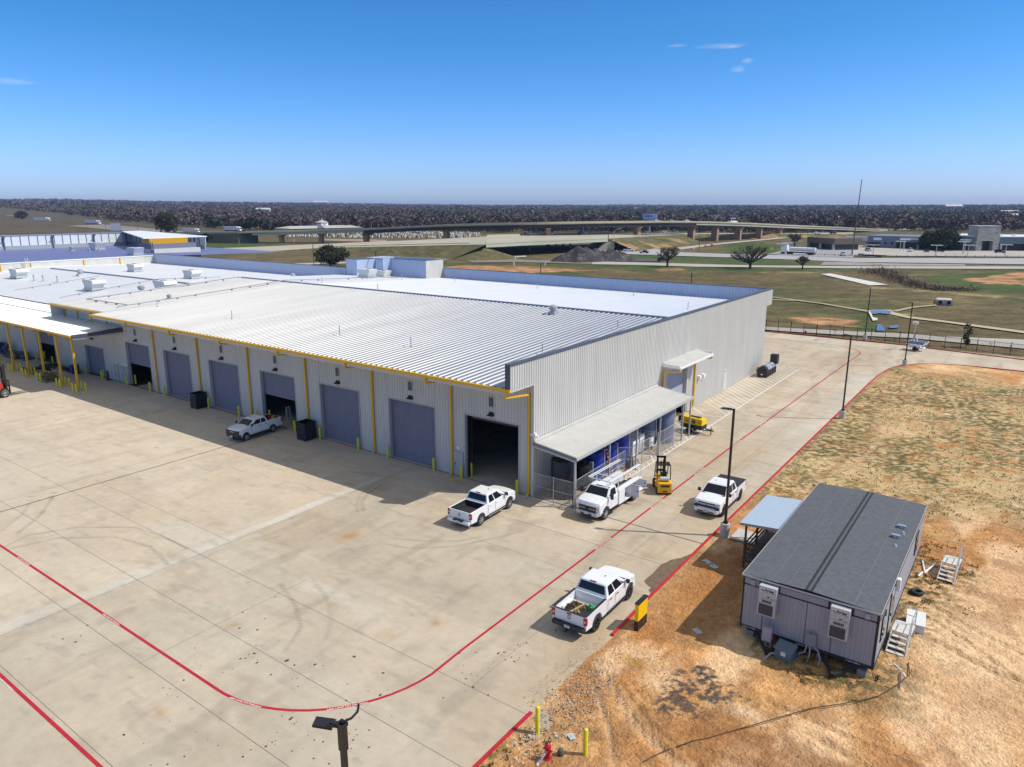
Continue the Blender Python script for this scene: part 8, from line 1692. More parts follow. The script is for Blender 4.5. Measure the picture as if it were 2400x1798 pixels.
# ---------------- far buildings
t = thing('dealership', 'long low grey dealership building with a stone clad entrance tower', 'building', (0,0,0))
p0 = (-49.40,395.28); p1 = (0.21,393.16); p2 = (8.89,399.47); p3 = (40.33,415.37)
M_dg = mat('dealer_grey', (.155,.19,.225), .7, var=.05, scale=.1); M_dd = mat('dealer_dark', (.02,.022,.032), .4); M_stone = mat('stone_cladding', (.24,.22,.19), .9, col2=(.50,.47,.42), scale=1.1, stretch=(.35,.35,1.6))
def wallbox(mb, a, b, z0, z1, dep, off=0):
    a = Vector((*a,0)); b = Vector((*b,0)); d_ = (b-a).normalized(); n_ = Vector((-d_.y,d_.x,0)); a2 = a+n_*off; b2 = b+n_*off; mb.hexa([a2+Vector((0,0,z0)),b2+Vector((0,0,z0)),b2+n_*dep+Vector((0,0,z0)),a2+n_*dep+Vector((0,0,z0))],[a2+Vector((0,0,z1)),b2+Vector((0,0,z1)),b2+n_*dep+Vector((0,0,z1)),a2+n_*dep+Vector((0,0,z1))])
def L2(a, b, k): return (a[0]+(b[0]-a[0])*k, a[1]+(b[1]-a[1])*k)
d = MB(); wallbox(d, L2(p0,p1,0), L2(p0,p1,.13), 2.9, 6.4, 30); wallbox(d, L2(p0,p1,.13), L2(p0,p1,.29), -.1, 6.4, 30); wallbox(d, L2(p0,p1,.29), L2(p0,p1,.60), 3.2, 6.4, 30); wallbox(d, L2(p0,p1,.60), p1, 3.6, 7.2, 30); wallbox(d, p2, p3, 3.5, 6.8, 30); d.build('wall', M_dg, t)
d = MB(); wallbox(d, L2(p0,p1,.0), L2(p0,p1,.13), 0, 2.9, 26, 2); wallbox(d, L2(p0,p1,.29), p1, 0, 3.6, 26, 2.5); wallbox(d, p2, p3, 0, 3.5, 26, 2.5); d.build('shopfront', M_dd, t)
for k in (.355,.49): d = MB(); wallbox(d, L2(p0,p1,k), L2(p0,p1,k+.02), 0, 3.3, 1.2, -.3); d.build('column', M_conc, t)
for k in (.07,.42,.78): d = MB(); wallbox(d, L2(p2,p3,k), L2(p2,p3,k+.025), 0, 3.5, 1.2, -.3); d.build('column', M_conc, t)
d = MB(); wallbox(d, L2(p0,p1,.33), L2(p0,p1,.62), 3.6, 5.0, 3, -2.5); d.build('canopy_band', M_dg, t); d = MB(); wallbox(d, L2(p0,p1,.33), L2(p0,p1,.62), 5.0, 5.3, 3.2, -2.6); wallbox(d, L2(p0,p1,.80), p1, 7.2, 7.5, 30.2, -.1); wallbox(d, p2, p3, 6.8, 7.1, 30.2, -.1); d.build('coping', M_white, t)
d = MB(); wallbox(d, L2(p0,p1,.40), L2(p0,p1,.44), 4.1, 4.6, .3, -2.75)
for k in range(6): wallbox(d, L2(p0,p1,.80+k*.016), L2(p0,p1,.808+k*.016), 4.7, 5.3, .2, -.15)
d.build('wall_lettering', mat('letter_blue', (.25,.30,.42), .5), t)
q0, q1 = p1, p2
d = MB(); wallbox(d, q0, L2(q0,q1,.27), 0, 5.2, 8, -2.0); wallbox(d, L2(q0,q1,.78), L2(q0,q1,1.05), 0, 5.2, 8, -2.0); wallbox(d, q0, L2(q0,q1,1.05), 5.2, 12.2, 8, -2.0); d.build('stone_tower', M_stone, t)
d = MB(); wallbox(d, L2(q0,q1,-.02), L2(q0,q1,1.07), 12.2, 12.45, 8.2, -2.1); wallbox(d, L2(q0,q1,.25), L2(q0,q1,.80), 5.05, 5.3, .3, -2.25); d.build('tower_coping', mat('tower_trim', (.5,.5,.5), .6), t)
d = MB(); wallbox(d, L2(q0,q1,.27), L2(q0,q1,.78), 0, 5.1, 2, 1); d.build('entrance', M_dd, t)
d = MB(); wallbox(d, L2(p0,p1,.06), L2(p0,p1,.14), 4.1, 5.4, .2, -.25); d.build('sign_board', M_white, t)
for k in (.17,.235): d = MB(); wallbox(d, L2(p0,p1,k), L2(p0,p1,k+.025), 2.1, 3.3, .1, -.1); d.build('window', M_dd, t)
for k in (.62,.75): d = MB(); wallbox(d, L2(p0,p1,k), L2(p0,p1,k+.03), 7.2, 8.1, 2, 10); d.build('roof_unit', M_white, t)
for k in (.18,.36): d = MB(); wallbox(d, L2(p2,p3,k), L2(p2,p3,k+.03), 7.1, 8.0, 2, 10); d.build('roof_unit', M_white, t)
t = thing('tan_showroom', 'small flat roofed tan building with a dark glass front', 'building', (0,0,0))
a0 = (-75.30,372.90); a1 = (-57.94,356.98); a2 = (-60.89,383.37)
M_tanb = mat('tan_render', (.155,.115,.075), .8); M_tanl = mat('tan_render_light', (.42,.32,.18), .8)
d = MB(); wallbox(d, a0, a1, 2.9, 5.9, 16); d.build('wall', M_tanb, t); d = MB(); wallbox(d, L2(a0,a1,.02), L2(a0,a1,.98), 0, 2.9, 13, 1.5); d.build('shopfront', M_dd, t)
for k in (.0,.47,.93): d = MB(); wallbox(d, L2(a0,a1,k), L2(a0,a1,k+.05), 0, 2.9, 1.0); d.build('column', mat('column_pale', (.42,.40,.36), .8), t)
d = MB(); wallbox(d, L2(a1,a2,.02), a2, 2.9, 5.95, .4, -.2); d.build('side_wall', M_tanl, t)
t = thing('white_hall', 'low white roofed hall with a small cupola behind the yard of pale stones', 'building', (0,0,0))
b0 = (-497.45,355.96); b1 = (-482.90,426.68)
d = MB(); wallbox(d, b0, b1, 0, 3.2, 28); d.build('wall', mat('hall_wall', (.35,.33,.30), .8), t); A_ = Vector((*b0,0)); B_ = Vector((*b1,0)); dd = (B_-A_).normalized(); nn = Vector((-dd.y,dd.x,0))
d = MB(); r0 = A_-nn*2; r1 = B_-nn*2; z = Vector((0,0,1)); d.add([r0+z*3.1, r1+z*3.1, r1+nn*16-dd*6+z*5.0, r0+nn*16+dd*6+z*5.0, r1+nn*32+z*3.1, r0+nn*32+z*3.1],[(0,1,2,3),(3,2,4,5),(1,4,2),(0,3,5)]); d.build('roof', mat('hall_roof_white', (.45,.44,.42), .6), t)
c_ = A_.lerp(B_,.54)+nn*14; d = MB(); d.box(c_.x-3.8,c_.x+3.8,c_.y-3.8,c_.y+3.8,5.0,7.9); d.build('cupola', M_white, t); d = MB(); d.cyl((c_.x,c_.y,7.9),(c_.x,c_.y,9.8),6.0,.4,n=8); d.cyl((c_.x,c_.y,9.7),(c_.x,c_.y,12),.5,.15,n=6); d.build('cupola_roof', mat('hall_roof_white', (0,0,0)), t)
d = MB()
for k in range(-3,4): d.box(c_.x+k*1.0-.3,c_.x+k*1.0+.3,c_.y-3.85,c_.y-3.8,6.0,7.5)
d.build('cupola_window', M_dd, t)
d = MB(); w0 = A_.lerp(B_,.36)-nn*3; w1 = A_.lerp(B_,.46)-nn*3; d.add([w0+z*3.1, w1+z*3.1, w0.lerp(w1,.5)+z*4.9, w0.lerp(w1,.5)+nn*8+z*4.9],[(0,1,2),(0,2,3),(1,3,2)]); d.build('gable', mat('gable_grey', (.2,.19,.19), .8), t)
# yard of pale stones: hundreds of little blocks
rs = np.random.RandomState(8); mb = MB(); qa = [(-470.68,329.37),(-369.24,325.46),(-296.46,354.42),(-351.79,422.03),(-461.46,411.08)] + []
qb = [(-368.28,321.23),(-296.46,354.42),(-343.88,412.36),(-448.22,398.79)]; qc = [(-333.73,351.26),(-316.83,394.74),(-347.86,424.89),(-376.50,397.83)]; qd = [(-428.39,297.70),(-368.95,320.74),(-412.85,362.23),(-469.92,329.92)]
for poly, n_, s_ in ((qb,1500,1.0),(qc,420,1.0),(qd,330,.9)):
    xs_ = [p[0] for p in poly]; ys_ = [p[1] for p in poly]; k = 0
    while k < n_:
        x, y = rs.uniform(min(xs_),max(xs_)), rs.uniform(min(ys_),max(ys_))
        if not inpoly(np.array([x]), np.array([y]), poly)[0]: continue
        k += 1; w_ = rs.uniform(.3,.9)*s_; h_ = rs.uniform(.6,2.3)*s_; mb.mi = int(rs.randint(0,4)); mb.hexa([(x-w_,y-.4,0),(x+w_,y-.4,0),(x+w_,y+.4,0),(x-w_,y+.4,0)],[(x-w_*.7,y-.3,h_),(x+w_*.7,y-.3,h_),(x+w_*.7,y+.3,h_),(x-w_*.7,y+.3,h_)])
o = mb.build('yard_statuary', [mat('yard_pale', (.60,.55,.45), .8), mat('yard_tan', (.38,.30,.20), .8), mat('yard_dark', (.12,.10,.09), .8), mat('yard_white', (.68,.66,.62), .8)]); tag(o, 'crowded yard of pale garden statues and stones seen under the overpass', 'stone yard', kind='stuff')
# ---------------- billboard, mast, lights
bx_, by_ = (-232.91,508.43); t = thing('billboard', 'billboard reading SIGN AD on one pole beyond the overpass', 'billboard', (bx_,by_,0), R(36))
d = MB(); d.box(-6.2,6.2,-.4,.4,11.6,16.0); d.build('board', M_blackp, t); d = MB(); d.box(-6.0,5.9,-.55,-.4,11.9,15.9); d.build('face', mat('board_face', (.50,.58,.75), .6), t); d = MB(); d.box(-6.0,5.9,-.6,-.55,11.9,12.6); d.build('stripe', mat('board_stripe', (.18,.28,.55), .6), t)
d = MB(); text_mesh('SIGN', 3.1, Matrix.Translation((-1.9,-.6,14.15)) @ Matrix.Rotation(R(90),4,'X'), d, .02, .09); d.build('lettering', mat('board_blue', (.01,.025,.30), .5), t); d = MB(); text_mesh('AD', 3.1, Matrix.Translation((3.6,-.6,14.15)) @ Matrix.Rotation(R(90),4,'X'), d, .02, -.02); d.build('lettering', mat('board_grey_blue', (.22,.28,.38), .5), t)
d = MB(); d.cyl((0,0,0),(0,0,11.6),.5,n=10); d.build('pole', M_steel, t); d = MB(); d.box(-5,5,-.9,-.5,11.2,11.6); d.build('catwalk', mat('catwalk_pale', (.5,.52,.55), .6), t)
ax_, ay_ = (-41.29,317.53); t = thing('antenna_mast', 'tall thin guyed mast that rises above the horizon on the right', 'mast', (ax_,ay_,0)); d = MB(); d.cyl((0,0,0),(.7,0,33.5),.28,.16,n=8); d.build('mast', mat('mast_rust', (.12,.09,.08), .7), t); d = MB(); d.lathe([(1.2,0),(1.1,.5)],n=10); d.build('base', M_conc, t)
def lot_light(loc, lab, h=9.5, two=True, s=1.0):
    t = thing('lot_light', lab, 'car park light', loc, 0, 'pale lights over the dealership forecourt'); d = MB(); d.cyl((0,0,0),(0,0,h),.16*s,n=6); d.build('pole', mat('pole_pale', (.50,.50,.47), .6), t); d = MB(); d.box(-2.3*s,2.3*s,-.35,.35,h,h+.35); d.build('lamp_bar', M_white, t)
for k_, (x, y, h, lab) in enumerate([(-33.43055101514588, 322.48821829490333, 4.67, 'pale light pole farthest left in the forecourt, beside the silver car'), (-29.280241846929954, 368.79686829237573, 4.65, 'left of two tall light poles in front of the dealership'), (-27.71223436737685, 369.9365157191644, 5.52, 'right of two tall light poles in front of the dealership'), (-9.057941892603196, 327.52343687089717, 5.03, 'pale light pole in front of the dark oak'), (-0.9913288723198548, 352.70732414745726, 5.89, 'left of two tall light poles beside the stone tower'), (-0.8861118193250377, 359.64024351506316, 6.41, 'right of two tall light poles beside the stone tower'), (2.3217003823930895, 335.79430305335376, 5.09, 'short light pole left of the stone tower'), (15.68520281186818, 345.50706358238875, 5.29, 'pale light pole right of the stone tower'), (-69.93119374088843, 306.75721826957795, 4.78, 'pale light pole nearest the white lorry cab, left'), (-70.30617588417329, 310.828404031836, 4.48, 'second pale light pole left of the white lorry'), (-72.00961035825569, 323.1663090743928, 4.48, 'third pale light pole left of the white lorry'), (-81.53085035190817, 368.3658441803808, 2.83, 'pale light pole behind the white lorry'), (-81.86780461544718, 380.03976565797973, 2.74, 'pale light pole right of the white lorry'), (-63.651611277722054, 423.035483024738, 2.79, 'small light pole beside the tan building'), (-65.16745866387524, 421.93374620551947, 1.95, 'small light pole behind the parked cars by the tan building')]):
    lot_light((x,y,0), lab, h)
# road lights and signs
def street(loc, lab, h=10, arm=1):
    t = thing('street_lamp', lab, 'street lamp', loc, 0, 'street lamps by the highway'); d = MB(); d.cyl((0,0,0),(0,0,h),.16,.10,n=6); d.build('pole', M_steel, t); d = MB(); d.tube([(0,0,h-.3),(-1.2*arm,0,h+.6),(-3.2*arm,0,h+1.2)],.10,5); d.box(-3.9*arm if arm > 0 else -3.2*arm,-3.2*arm if arm > 0 else -3.9*arm,-.25,.25,h+1.05,h+1.35); d.build('arm', M_steel, t)
for x, y, h, a, lab in [(-569.2928586570428, 363.88591769757454, 10.85, 1, 'street lamp left of the overpass start, before the dark evergreens'), (-152.05963184992663, 296.03146779945797, 9.61, -1, 'street lamp beside the abutment of the low bridge'), (-164.37904210881385, 407.3687669467206, 5.91, 1, 'street lamp over the raised road left of the leafless tree'), (-782.4332725065042, 334.3464659964102, 10.42, -1, 'leftmost street lamp on the far highway'), (-656.4429545470955, 288.5778636582541, 7.73, -1, 'second street lamp on the far highway'), (-614.9220099570709, 281.19588504238294, 8.07, -1, 'third street lamp on the far highway'), (-351.506952749373, 314.41030264514154, 10.65, -1, 'street lamp poking above the overpass deck'), (-174.36302401301865, 299.84464695751274, 6.77, -1, 'thin lamp post under the middle of the low bridge')]: street((x,y,0), lab, h, a)
def pole(loc, lab, h, cross=True, m_=None):
    t = thing('utility_pole', lab, 'utility pole', loc, 0, 'wooden utility poles'); d = MB(); d.cyl((0,0,0),(0,0,h),.18,n=6); d.build('pole', m_ or mat('pole_wood', (.16,.12,.09), .9), t)
    if cross: d = MB(); d.box(-1.6,1.6,-.12,.12,h-.5,h-.3); d.build('crossarm', mat('arm_pale', (.4,.38,.35), .8), t)
for x, y, h, lab in [(-633.2636685616908, 267.8649384082838, 9.34, 'wooden pole left of the far white signs'), (-622.6662658123549, 275.5672631302077, 9.34, 'wooden pole behind the white slab roof, left'), (-596.7246605033343, 276.8787464713579, 8.85, 'wooden pole behind the white slab roof, right'), (-508.9251894787023, 277.60008108399194, 7.53, 'wooden pole near the box trailer'), (-517.0828822485332, 286.46950970111504, 10.56, 'taller wooden pole near the box trailer'), (-105.78658647650745, 296.7576646296523, 9.25, 'slim pole in the verge by the slip road'), (-137.48268987225015, 263.5024830739665, 9.5, 'dark slim pole right of the gravel heap'), (-687.9375231033298, 277.65349323429984, 7.52, 'pale pole in the far field'), (-160.37359294272395, 209.99415621815416, 2.47, 'slim pole left of the gravel heap')]: pole((x,y,0), lab, h, 'pole left' in lab or 'wooden' in lab)
def rsign(loc, lab, h, w_, hh, m_): 
    t = thing('road_sign', lab, 'road sign', loc, R(34)); d = MB(); d.cyl((0,0,0),(0,0,h),.07,n=6); d.build('post', M_steel, t); d = MB(); d.box(-w_/2,w_/2,-.12,-.06,h-hh,h); d.build('plate', m_, t)
S_g = mat('sign_green', (.01,.12,.05), .5); S_y = mat('sign_yellow', (0,0,0)); S_o = mat('sign_orange', (.70,.12,.02), .5); S_r = mat('sign_red', (.5,.02,.02), .5)
for (x,y), h, w_, hh, m_, lab in ((((-167.35,209.41)),3.2,1.8,1.2,S_g,'green road sign on the bank left of the gravel heap'),(((-112.00,329.35)),2.6,1.2,1.4,S_o,'orange diamond road work sign by the slip road'),(((-114.66,327.42)),2.2,.9,1.0,mat('sign_dull', (.3,.27,.22), .7),'back of a dull sign left of the orange one'),(((-78.28,320.48)),2.6,1.1,1.2,S_y,'yellow sign at the roadside beside the broad leafless tree'),(((-98.95,273.14)),3.6,.7,.7,M_white,'small white sign at the left of the wide road'),(((-404.77,330.83)),5.5,2.0,2.0,S_y,'yellow diamond sign seen under the overpass'),(((-388.71,326.54)),5.5,2.0,1.8,S_r,'red stop sign seen under the overpass'),(((-332.17,234.03)),3.0,.5,1.0,M_white,'thin white marker sign beside the lower road'),(((-204.20,271.30)),4,1.6,1.4,M_white,'white sign left of the short bridge piers'),(((-204.61,299.64)),4,1.3,1.2,M_white,'white sign between the short bridge piers'),(((-154.57,300.70)),2.5,.8,1.0,M_white,'white sign left of three below the bank'),(((-152.10,302.50)),2.8,1.0,1.6,M_white,'white sign in the middle of three below the bank'),(((-150.35,317.29)),3.0,1.0,1.8,M_white,'white sign right of three below the bank'),(((-606.42,263.03)),8,9,6,M_white,'large white panel sign beyond the annex roof')):
    rsign((x,y,0), lab, h, w_, hh, m_)
# boards and markers nearer in the field
for (x,y), h, lab in ((((-131.18,178.79)),1.4,'pale marker stake left of two on the orange strip'),(((-123.56,188.39)),1.4,'pale marker stake right of two on the orange strip'),(((-149.14,204.44)),1.5,'pale marker stake by the asphalt lane')):
    d = MB(); d.box(-.2,.2,-.2,.2,0,h); d.box(-.25,.25,-.25,.25,h,h+.1); o = d.build('marker_stake', mat('stake_pale', (.55,.5,.42), .8)); at(o,(x,y,0)); tag(o, lab, 'marker stake', 'marker stakes in the field')
# low fence rail by the dealership kerb
t = thing('forecourt_rail', 'low post and cable rail along the dealership forecourt', 'rail', (0,0,0)); A = [(-60.00,312.30),(-42.92,310.68),(-19.11,320.16),(8.44,340.18),(29.13,352.17)]
d = MB(); barrier([(x,y,.5) for x,y in A], .12, .12, d); d.build('cable', M_cap, t); d = MB()
for a, b in zip(A[:-1], A[1:]):
    n_ = int(math.hypot(b[0]-a[0],b[1]-a[1])/4)
    for i in range(n_): x = a[0]+(b[0]-a[0])*i/n_; y = a[1]+(b[1]-a[1])*i/n_; d.box(x-.12,x+.12,y-.12,y+.12,0,.9)
d.build('post', M_cap, t)['kind'] = 'stuff'
# ---------------- small vehicles far away
def car(loc, rz_, lab, col, kind='car', s=1.0, grp=None):
    nm = {'car':'parked_car','pickup':'pickup_truck','van':'van','lorry':'lorry','suv':'parked_car'}[kind]; cat = {'car':'car','pickup':'pickup truck','van':'van','lorry':'lorry','suv':'car'}[kind]
    t = thing(nm, lab, cat, loc, rz_, grp); m_ = mat('car_%d_%d_%d' % tuple(int(c*99) for c in col), col, .3)
    L_ = {'car':2.25,'suv':2.35,'pickup':2.8,'van':2.8,'lorry':8}[kind]; d = MB()
    if kind == 'lorry':
        d.box(-L_,L_-3.2,-1.25,1.25,1.1,3.9); d.build('trailer_box', m_, t); d = MB(); d.box(L_-2.8,L_-.2,-1.2,1.2,.6,3.0); d.box(L_-2.6,L_-1.0,-1.1,1.1,3.0,3.6); d.build('cab', M_white, t, bevel=.1); d = MB(); d.box(L_-.22,L_-.17,-1.1,1.1,1.9,2.8); d.build('windscreen', M_glass, t); d = MB(); d.box(-L_+.3,L_-.5,-1,1,.5,1.05); d.build('chassis', M_blackp, t); ws = (-L_+1.2,-L_+2.5,L_-3.6,L_-1.2)
    else:
        zt = .95 if kind == 'car' else 1.15; d.hexa([(-L_,-.9,.35),(L_,-.88,.35),(L_,.88,.35),(-L_,.9,.35)],[(-L_,-.88,zt-.05),(L_-.1,-.8,zt-.2),(L_-.1,.8,zt-.2),(-L_,.88,zt-.05)])
        c0, c1 = {'car':(-1.5,.9),'suv':(-2.1,.9),'pickup':(-.9,1.2),'van':(-2.7,1.7)}[kind]; H = {'car':1.42,'suv':1.75,'pickup':1.8,'van':2.2}[kind]
        d.hexa([(c0,-.82,zt-.08),(c1,-.82,zt-.12),(c1,.82,zt-.12),(c0,.82,zt-.08)],[(c0+.3,-.66,H),(c1-.65,-.66,H),(c1-.65,.66,H),(c0+.3,.66,H)]); d.build('body', m_, t, bevel=.05)
        d = MB(); zz = zt+.02; ht = H-.1
        for s_ in (-1,1):
            def yy(z): return s_*(.82-(z-zt)/(H-zt)*.16+.012)
            d.quad((c0+.15,yy(zz),zz),(c1-.2,yy(zz),zz),(c1-.62,yy(ht),ht),(c0+.35,yy(ht),ht))
        d.quad((c1-.05,-.74,zz),(c1-.05,.74,zz),(c1-.56,.62,ht),(c1-.56,-.62,ht)); d.quad((c0+.02,-.74,zz),(c0+.02,.74,zz),(c0+.24,.62,ht),(c0+.24,-.62,ht)); d.build('windows', M_glass, t)
        if kind == 'pickup': d = MB(); d.box(-L_+.1,c0-.1,-.75,.75,zt-.05,zt+.01); d.build('bed', P_liner, t)
        ws = (-L_*.62, L_*.62)
    for x in ws:
        for s_ in (-1,1): d = MB(); d.cyl((x,s_*.72,.36),(x,s_*.95,.36),.36,n=12); d.build('wheel', M_black, t)
    return t
W_ = (.72,.72,.73); Kc = (.02,.02,.025); S_ = (.35,.36,.38)
for k_, (p, z, rz_, kd, col, lab) in enumerate((((-137.68,285.66),.1,R(20),'pickup',W_,'white pickup on the road right of the gravel heap'),((-125.15,276.75),.1,R(200),'car',(.03,.015,.05),'dark purple car behind the white pickup on the wide road'),((-95.24,232.37),.1,R(30),'suv',(.04,.04,.08),'dark car behind the trunk of the left leafless tree'),((-44.04,313.09),.1,R(-70),'pickup',W_,'white pickup facing the camera beside the tall mast'),((-41.78,357.65),.1,R(-60),'suv',S_,'silver car parked at the left end of the dealership'),((-24.20,365.55),.1,R(-90),'pickup',W_,'white pickup parked in front of the dealership glass'),((-17.11,365.93),.1,R(-80),'car',Kc,'dark car under the left side of the dark oak'),((-12.14,369.54),.1,R(10),'car',Kc,'dark car under the right side of the dark oak'),((12.35,378.08),.1,R(0),'suv',Kc,'black car right of the stone tower'),((-63.19,337.21),.1,R(10),'car',W_,'white car at the tail of the tanker lorry'),((-65.85,414.69),.1,R(-60),'car',W_,'left of two pale cars behind the tan building'),((-65.72,421.53),.1,R(-60),'car',S_,'right of two pale cars behind the tan building'),((-207.02,278.91),.1,R(-20),'car',W_,'white car left of the short bridge piers'))):
    car((p[0],p[1],z), rz_, lab, col, kd)
# vehicles up on the raised roads
HV = [((-202.44,287.72,6.20),'pickup',(.05,.05,.07),'dark pickup on the low bridge road, leftmost'),((-196.41,306.45,6.20),'car',W_,'white car on the raised road left of the blue one'),((-188.73,325.01,6.20),'suv',(.05,.16,.40),'blue car on the raised road above the gravel heap'),((-176.15,386.45,5.30),'car',S_,'silver car on the raised road beside the billboard pole'),((-170.59,400.07,5.10),'car',W_,'pale car on the raised road right of the billboard pole'),((-141.97,505.17,2.80),'pickup',W_,'white pickup on the raised road between the overpass piers'),((-160.41,489.62,3.00),'car',(.05,.06,.04),'dark green car between the overpass piers'),((-107.27,525.98,2.30),'suv',W_,'white car under the right part of the overpass'),((-114.15,533.09,2.30),'pickup',(.12,.06,.05),'brownish pickup under the right part of the overpass'),((-98.47,535.80,2.20),'suv',Kc,'black car under the right end of the overpass'),((-132.97,524.85,2.50),'suv',Kc,'dark car under the overpass left of the white one')]
for (x,y,z), kd, col, lab in HV: car((x,y,z), R(40), lab, col, kd)
def ondeck(u_i, lab, kd, col, off=3.0):
    x, y, z = D2[u_i]; a, b = D2[max(u_i-1,0)], D2[min(u_i+1,len(D2)-1)]; dx, dy = b[0]-a[0], b[1]-a[1]; q = math.hypot(dx,dy); return car((x-dy/q*off, y+dx/q*off, z-.83), math.atan2(dy,dx), lab, col, kd)
ondeck(48, 'white car on the overpass deck right of the billboard', 'suv', W_); ondeck(52, 'grey car on the overpass deck above a tan pier', 'suv', S_, 8); ondeck(55,'pale car on the overpass deck left of the white van', 'suv', W_, 8)
ondeck(64, 'tall white box van on top of the overpass', 'van', (.8,.8,.8), 5).scale = (1.5,1.3,1.6)
# tanker lorry and other lorries
tx_, ty_ = (-62.52,310.43); t = thing('tanker_lorry', 'white lorry with a long slim tank parked before the tan building', 'lorry', (tx_,ty_,.1), R(172))
d = MB(); d.box(5.5,8.6,-1.25,1.25,.8,3.3); d.hexa([(5.6,-1.2,3.3),(7.6,-1.2,3.3),(7.6,1.2,3.3),(5.6,1.2,3.3)],[(5.6,-1.1,4.1),(6.6,-1.1,4.0),(6.6,1.1,4.0),(5.6,1.1,4.1)]); d.build('cab', M_white, t, bevel=.1); d = MB(); d.box(8.58,8.64,-1.1,1.1,2.0,3.0); d.build('windscreen', M_glass, t)
d = MB(); d.cyl((-7.5,0,2.5),(4.5,0,2.5),.85,n=16); d.build('tank', M_white, t, smooth=True); d = MB(); d.box(-7,8,-.8,.8,.7,1.2); d.build('chassis', M_blackp, t)
for x in (-6,-4.7,3.8,5,7.8):
    for s_ in (-1,1): d = MB(); d.cyl((x,s_*.8,.52),(x,s_*1.2,.52),.52,n=12); d.build('wheel', M_black, t)
for p, rz_, lab, cc, s_ in (((-62.91,444.89),R(5),'white box trailer behind the left end of the dealership',(.75,.75,.76),1),((-554.89,300.48),R(20),'white box lorry on the far highway right of the conifer',(.7,.7,.7),1),((-562.70,345.08),R(15),'long white lorry before the dark evergreens on the far highway',(.72,.7,.72),1.2),((-933.00,393.75),R(25),'white lorry on the far highway, third from the left',(.7,.68,.66),1.5),((-1177.98,434.19),R(30),'white lorry on the far highway beside the brown clump',(.72,.72,.74),1.9),((-1506.99,516.83),R(30),'white lorry farthest left on the highway',(.7,.72,.78),2.0)):
    o = car((p[0],p[1],0), rz_, lab, cc, 'lorry'); o.scale = (s_**.7,)*3
x_, y_ = (-31.99,313.89); t = thing('flatbed_trailer', 'low dark flatbed trailer on the dealership forecourt', 'trailer', (x_,y_,.1), R(-8)); d = MB(); d.box(-6,5,-1.2,1.2,.6,.85); d.box(-6,-4.2,-1.2,1.2,.85,1.1); d.build('bed', M_blackp, t); [MB().cyl((x,-1,.4),(x,1,.4),.4).build('axle', M_black, t) for x in (2,3.2)]
# highway far left and the fields around it
strip('highway', [(-3197.62,978.51),(-2089.25,699.62),(-1486.39,531.81),(-1107.99,434.92),(-853.67,369.66),(-651.20,320.86),(-575.13,317.35),(-553.11,337.03),(-510.87,332.48)], [(-2410.61,728.53),(-1621.41,534.89),(-1205.50,424.68),(-961.57,372.99),(-750.94,321.31),(-590.64,288.23),(-536.48,294.14),(-522.79,317.12),(-483.90,313.62)], mat('highway_grey', (.22,.205,.20), .85, var=.1, scale=.01), .3)
strip('highway_verge', [(-961.57,372.99),(-750.94,321.31),(-590.64,288.23)], [(-901.60,347.62),(-711.73,302.85),(-574.51,279.54)], mat('verge_pale', (.24,.20,.12), .9), .25)
strip('highway_lane', [(-1155.12,461.29),(-898.03,390.55),(-671.73,331.92)], [(-1119.61,446.08),(-869.80,377.26),(-654.53,322.65)], M_road, .4)
strip('road_apron', [(-373.62,287.01),(-346.53,302.27),(-323.77,301.73)], [(-350.72,271.93),(-318.21,276.14),(-310.87,289.09)], mat('verge_brown', (.30,.22,.14), .9), .2)
# ---------------- the wooded country to the horizon
def edge_radius(az):
    A = EDGE_AZ; return np.interp(az, [a for a, r in A], [r for a, r in A])
EDGE_AZ = [(-0.7121333568093664, 5152.964453958737), (-0.604762604540737, 2961.0724435391917), (-0.5813094836694803, 2219.147384052427), (-0.5040265232496035, 1232.9677633850094), (-0.4332192217794461, 972.1807481362882), (-0.36506937683131296, 740.974055599057), (-0.3136223402057185, 714.77095935376), (-0.28719641293269416, 708.9429635366275), (-0.11527108309127941, 684.4473152461356), (-0.023110808181171092, 624.8087959711609), (0.11550910861043416, 618.76473022036), (0.2350245696301643, 652.9181760131285), (0.3855419541911959, 674.1243182886515), (0.4622538480420043, 759.6250745299564), (0.5031464335089282, 776.0819287773743), (0.5425227818681664, 741.4296276206334), (0.6077679856246524, 773.4772473930094), (0.7156979537366104, 841.420486935745)]
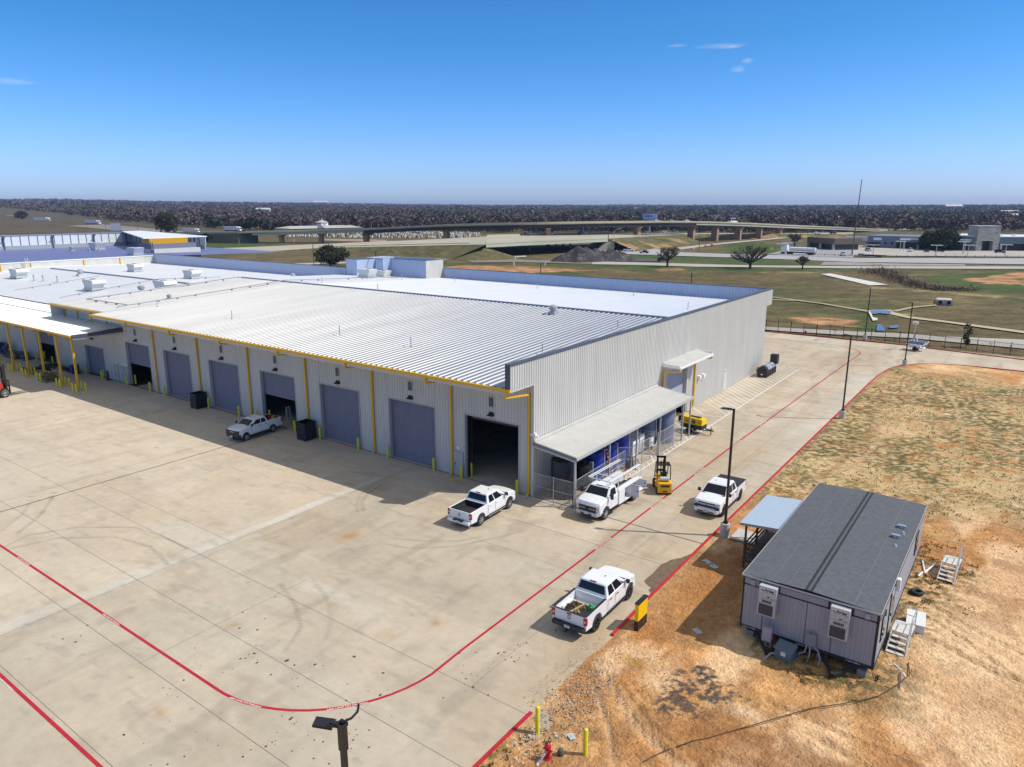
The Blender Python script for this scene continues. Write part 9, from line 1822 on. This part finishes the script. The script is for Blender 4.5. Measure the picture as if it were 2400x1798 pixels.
def wood(n, r0, r1, cs, quads, seed, fill=1.0, azr=(-.75,.75)):
    rs = np.random.RandomState(seed); az = rs.uniform(*azr, n); u = rs.rand(n); r = np.sqrt(r0*r0+(r1*r1-r0*r0)*u) if r1 < 3000 else r0*(r1/r0)**u
    er = edge_radius(az); k = r > er*1.0; az, r = az[k], r[k]
    fx_, fy_ = np.sin(az), np.cos(az); X_ = 29.3+r*(fx_*.809-fy_*.588); Y_ = -43.1+r*(fx_*.588+fy_*.809)
    cl = fbm(X_/260, Y_/260, 5, 4); k = (cl > .36) | (r < edge_radius(az)*1.25); X_, Y_, r, az = X_[k], Y_[k], r[k], az[k]; n = len(X_)
    Z_ = base_z(X_, Y_); kind = fbm(X_/110, Y_/110, 15, 3)+.16*rs.randn(n); ever = kind > .74
    H_ = rs.uniform(8,15,n)*np.where(cs > 9, 1.0, 1); R_ = rs.uniform(.75,1.25,n)*cs; tone = rs.uniform(.7,1.3,n); q = quads
    col = np.where(ever[:,None], np.array([.034,.042,.028]), np.array([.112,.088,.078])+np.array([.035,.015,.005])*(fbm(X_/60,Y_/60,33)-.5)[:,None]*1.4)*tone[:,None]
    d = rs.randn(n,q,3); d /= np.linalg.norm(d,axis=2)[...,None]; rad = rs.uniform(.55,1.05,(n,q,1)); rad3 = np.stack([R_,R_,H_*.42],-1)[:,None]; P = d*rad*rad3; P[...,2] = np.maximum(P[...,2], -H_[:,None]*.42); P += np.stack([X_,Y_,Z_+H_*.52],-1)[:,None]
    s_ = (R_[:,None,None]*rs.uniform(.16,.30,(n,q,1))*(1 if cs < 10 else 1.4)); a = rs.randn(n,q,3); a /= np.linalg.norm(a,axis=2)[...,None]; b = np.cross(a, rs.randn(n,q,3)); b /= np.linalg.norm(b,axis=2)[...,None]
    V_ = np.stack([P-a*s_, P+b*s_*.9, P+a*s_, P-b*s_*.9],2).reshape(-1,3); F_ = np.arange(len(V_)).reshape(-1,4)
    CC_ = np.repeat((col[:,None]*rs.uniform(.75,1.25,(n,q,1))).reshape(-1,3),4,axis=0); return V_, F_, CC_
M_wood_ = attr_mat('bare_wood', rough=.95, nscale=0, nvar=0, bump=0)
for i, a in enumerate(((2600,380,760,4.8,95,1),(5200,700,1300,6.2,44,2),(7000,1300,2600,9.0,26,3),(9500,2600,9000,19,12,4))):
    V_, F_, CC_ = wood(*a); o = raw_mesh('woodland', V_, F_, CC_, M_wood_); tag(o, ['near edge of the bare brown woodland beyond the overpass','bare winter woodland in the middle distance','hazy woodland farther out','blue grey woods at the horizon'][i], 'woodland', kind='stuff')
# a few pale roofs among the trees
for i, (k, lab) in enumerate((((-1461.19,1017.83),'long pale barn roof in the woods left of the hall'),((-3815.17,3135.92),'distant white roof in the woods above the hall'),((-37.94,1753.41),'pale house roof in the woods at the far right'),((-174.31,924.56),'pale roof in the woods above the dealership left end'),((-4.55,1179.70),'row of pale roofs in the woods at the right edge'),((-262.00,3110.91),'distant pale roof in the woods above the oak'))):
    x, y = k; r = math.hypot(x-29,y+43); s_ = r*.009; t = thing('distant_building', lab, 'building', (x,y,float(base_z(np.array([x]),np.array([y]))[0])+6), R(30)); d = MB(); d.box(-s_,s_,-s_*.3,s_*.3,0,s_*.28); d.build('wall', mat('far_wall', (.35,.33,.32), .8), t); d = MB(); d.prism([(-s_*.34,s_*.28),(s_*.34,s_*.28),(0,s_*.5)],'x',-s_*1.03,s_*1.03); d.build('roof', mat('far_roof', (.55,.54,.52), .7), t)

# ---------------- the air
hz = MB(); hz.box(-9500,9500,-2700,9900,-6,92); o = hz.build('haze', None or mat('haze_air'))
m = MATS['haze_air']; n = m.node_tree.nodes; l = m.node_tree.links; n.remove(n['Principled BSDF']); pv = n.new('ShaderNodeVolumePrincipled')
pv.inputs['Color'].default_value = (.52,.68,1.0,1); pv.inputs['Density'].default_value = HAZE; pv.inputs['Anisotropy'].default_value = .2
l.new(pv.outputs[0], n['Material Output'].inputs['Volume']); struct(o, 'stuff')
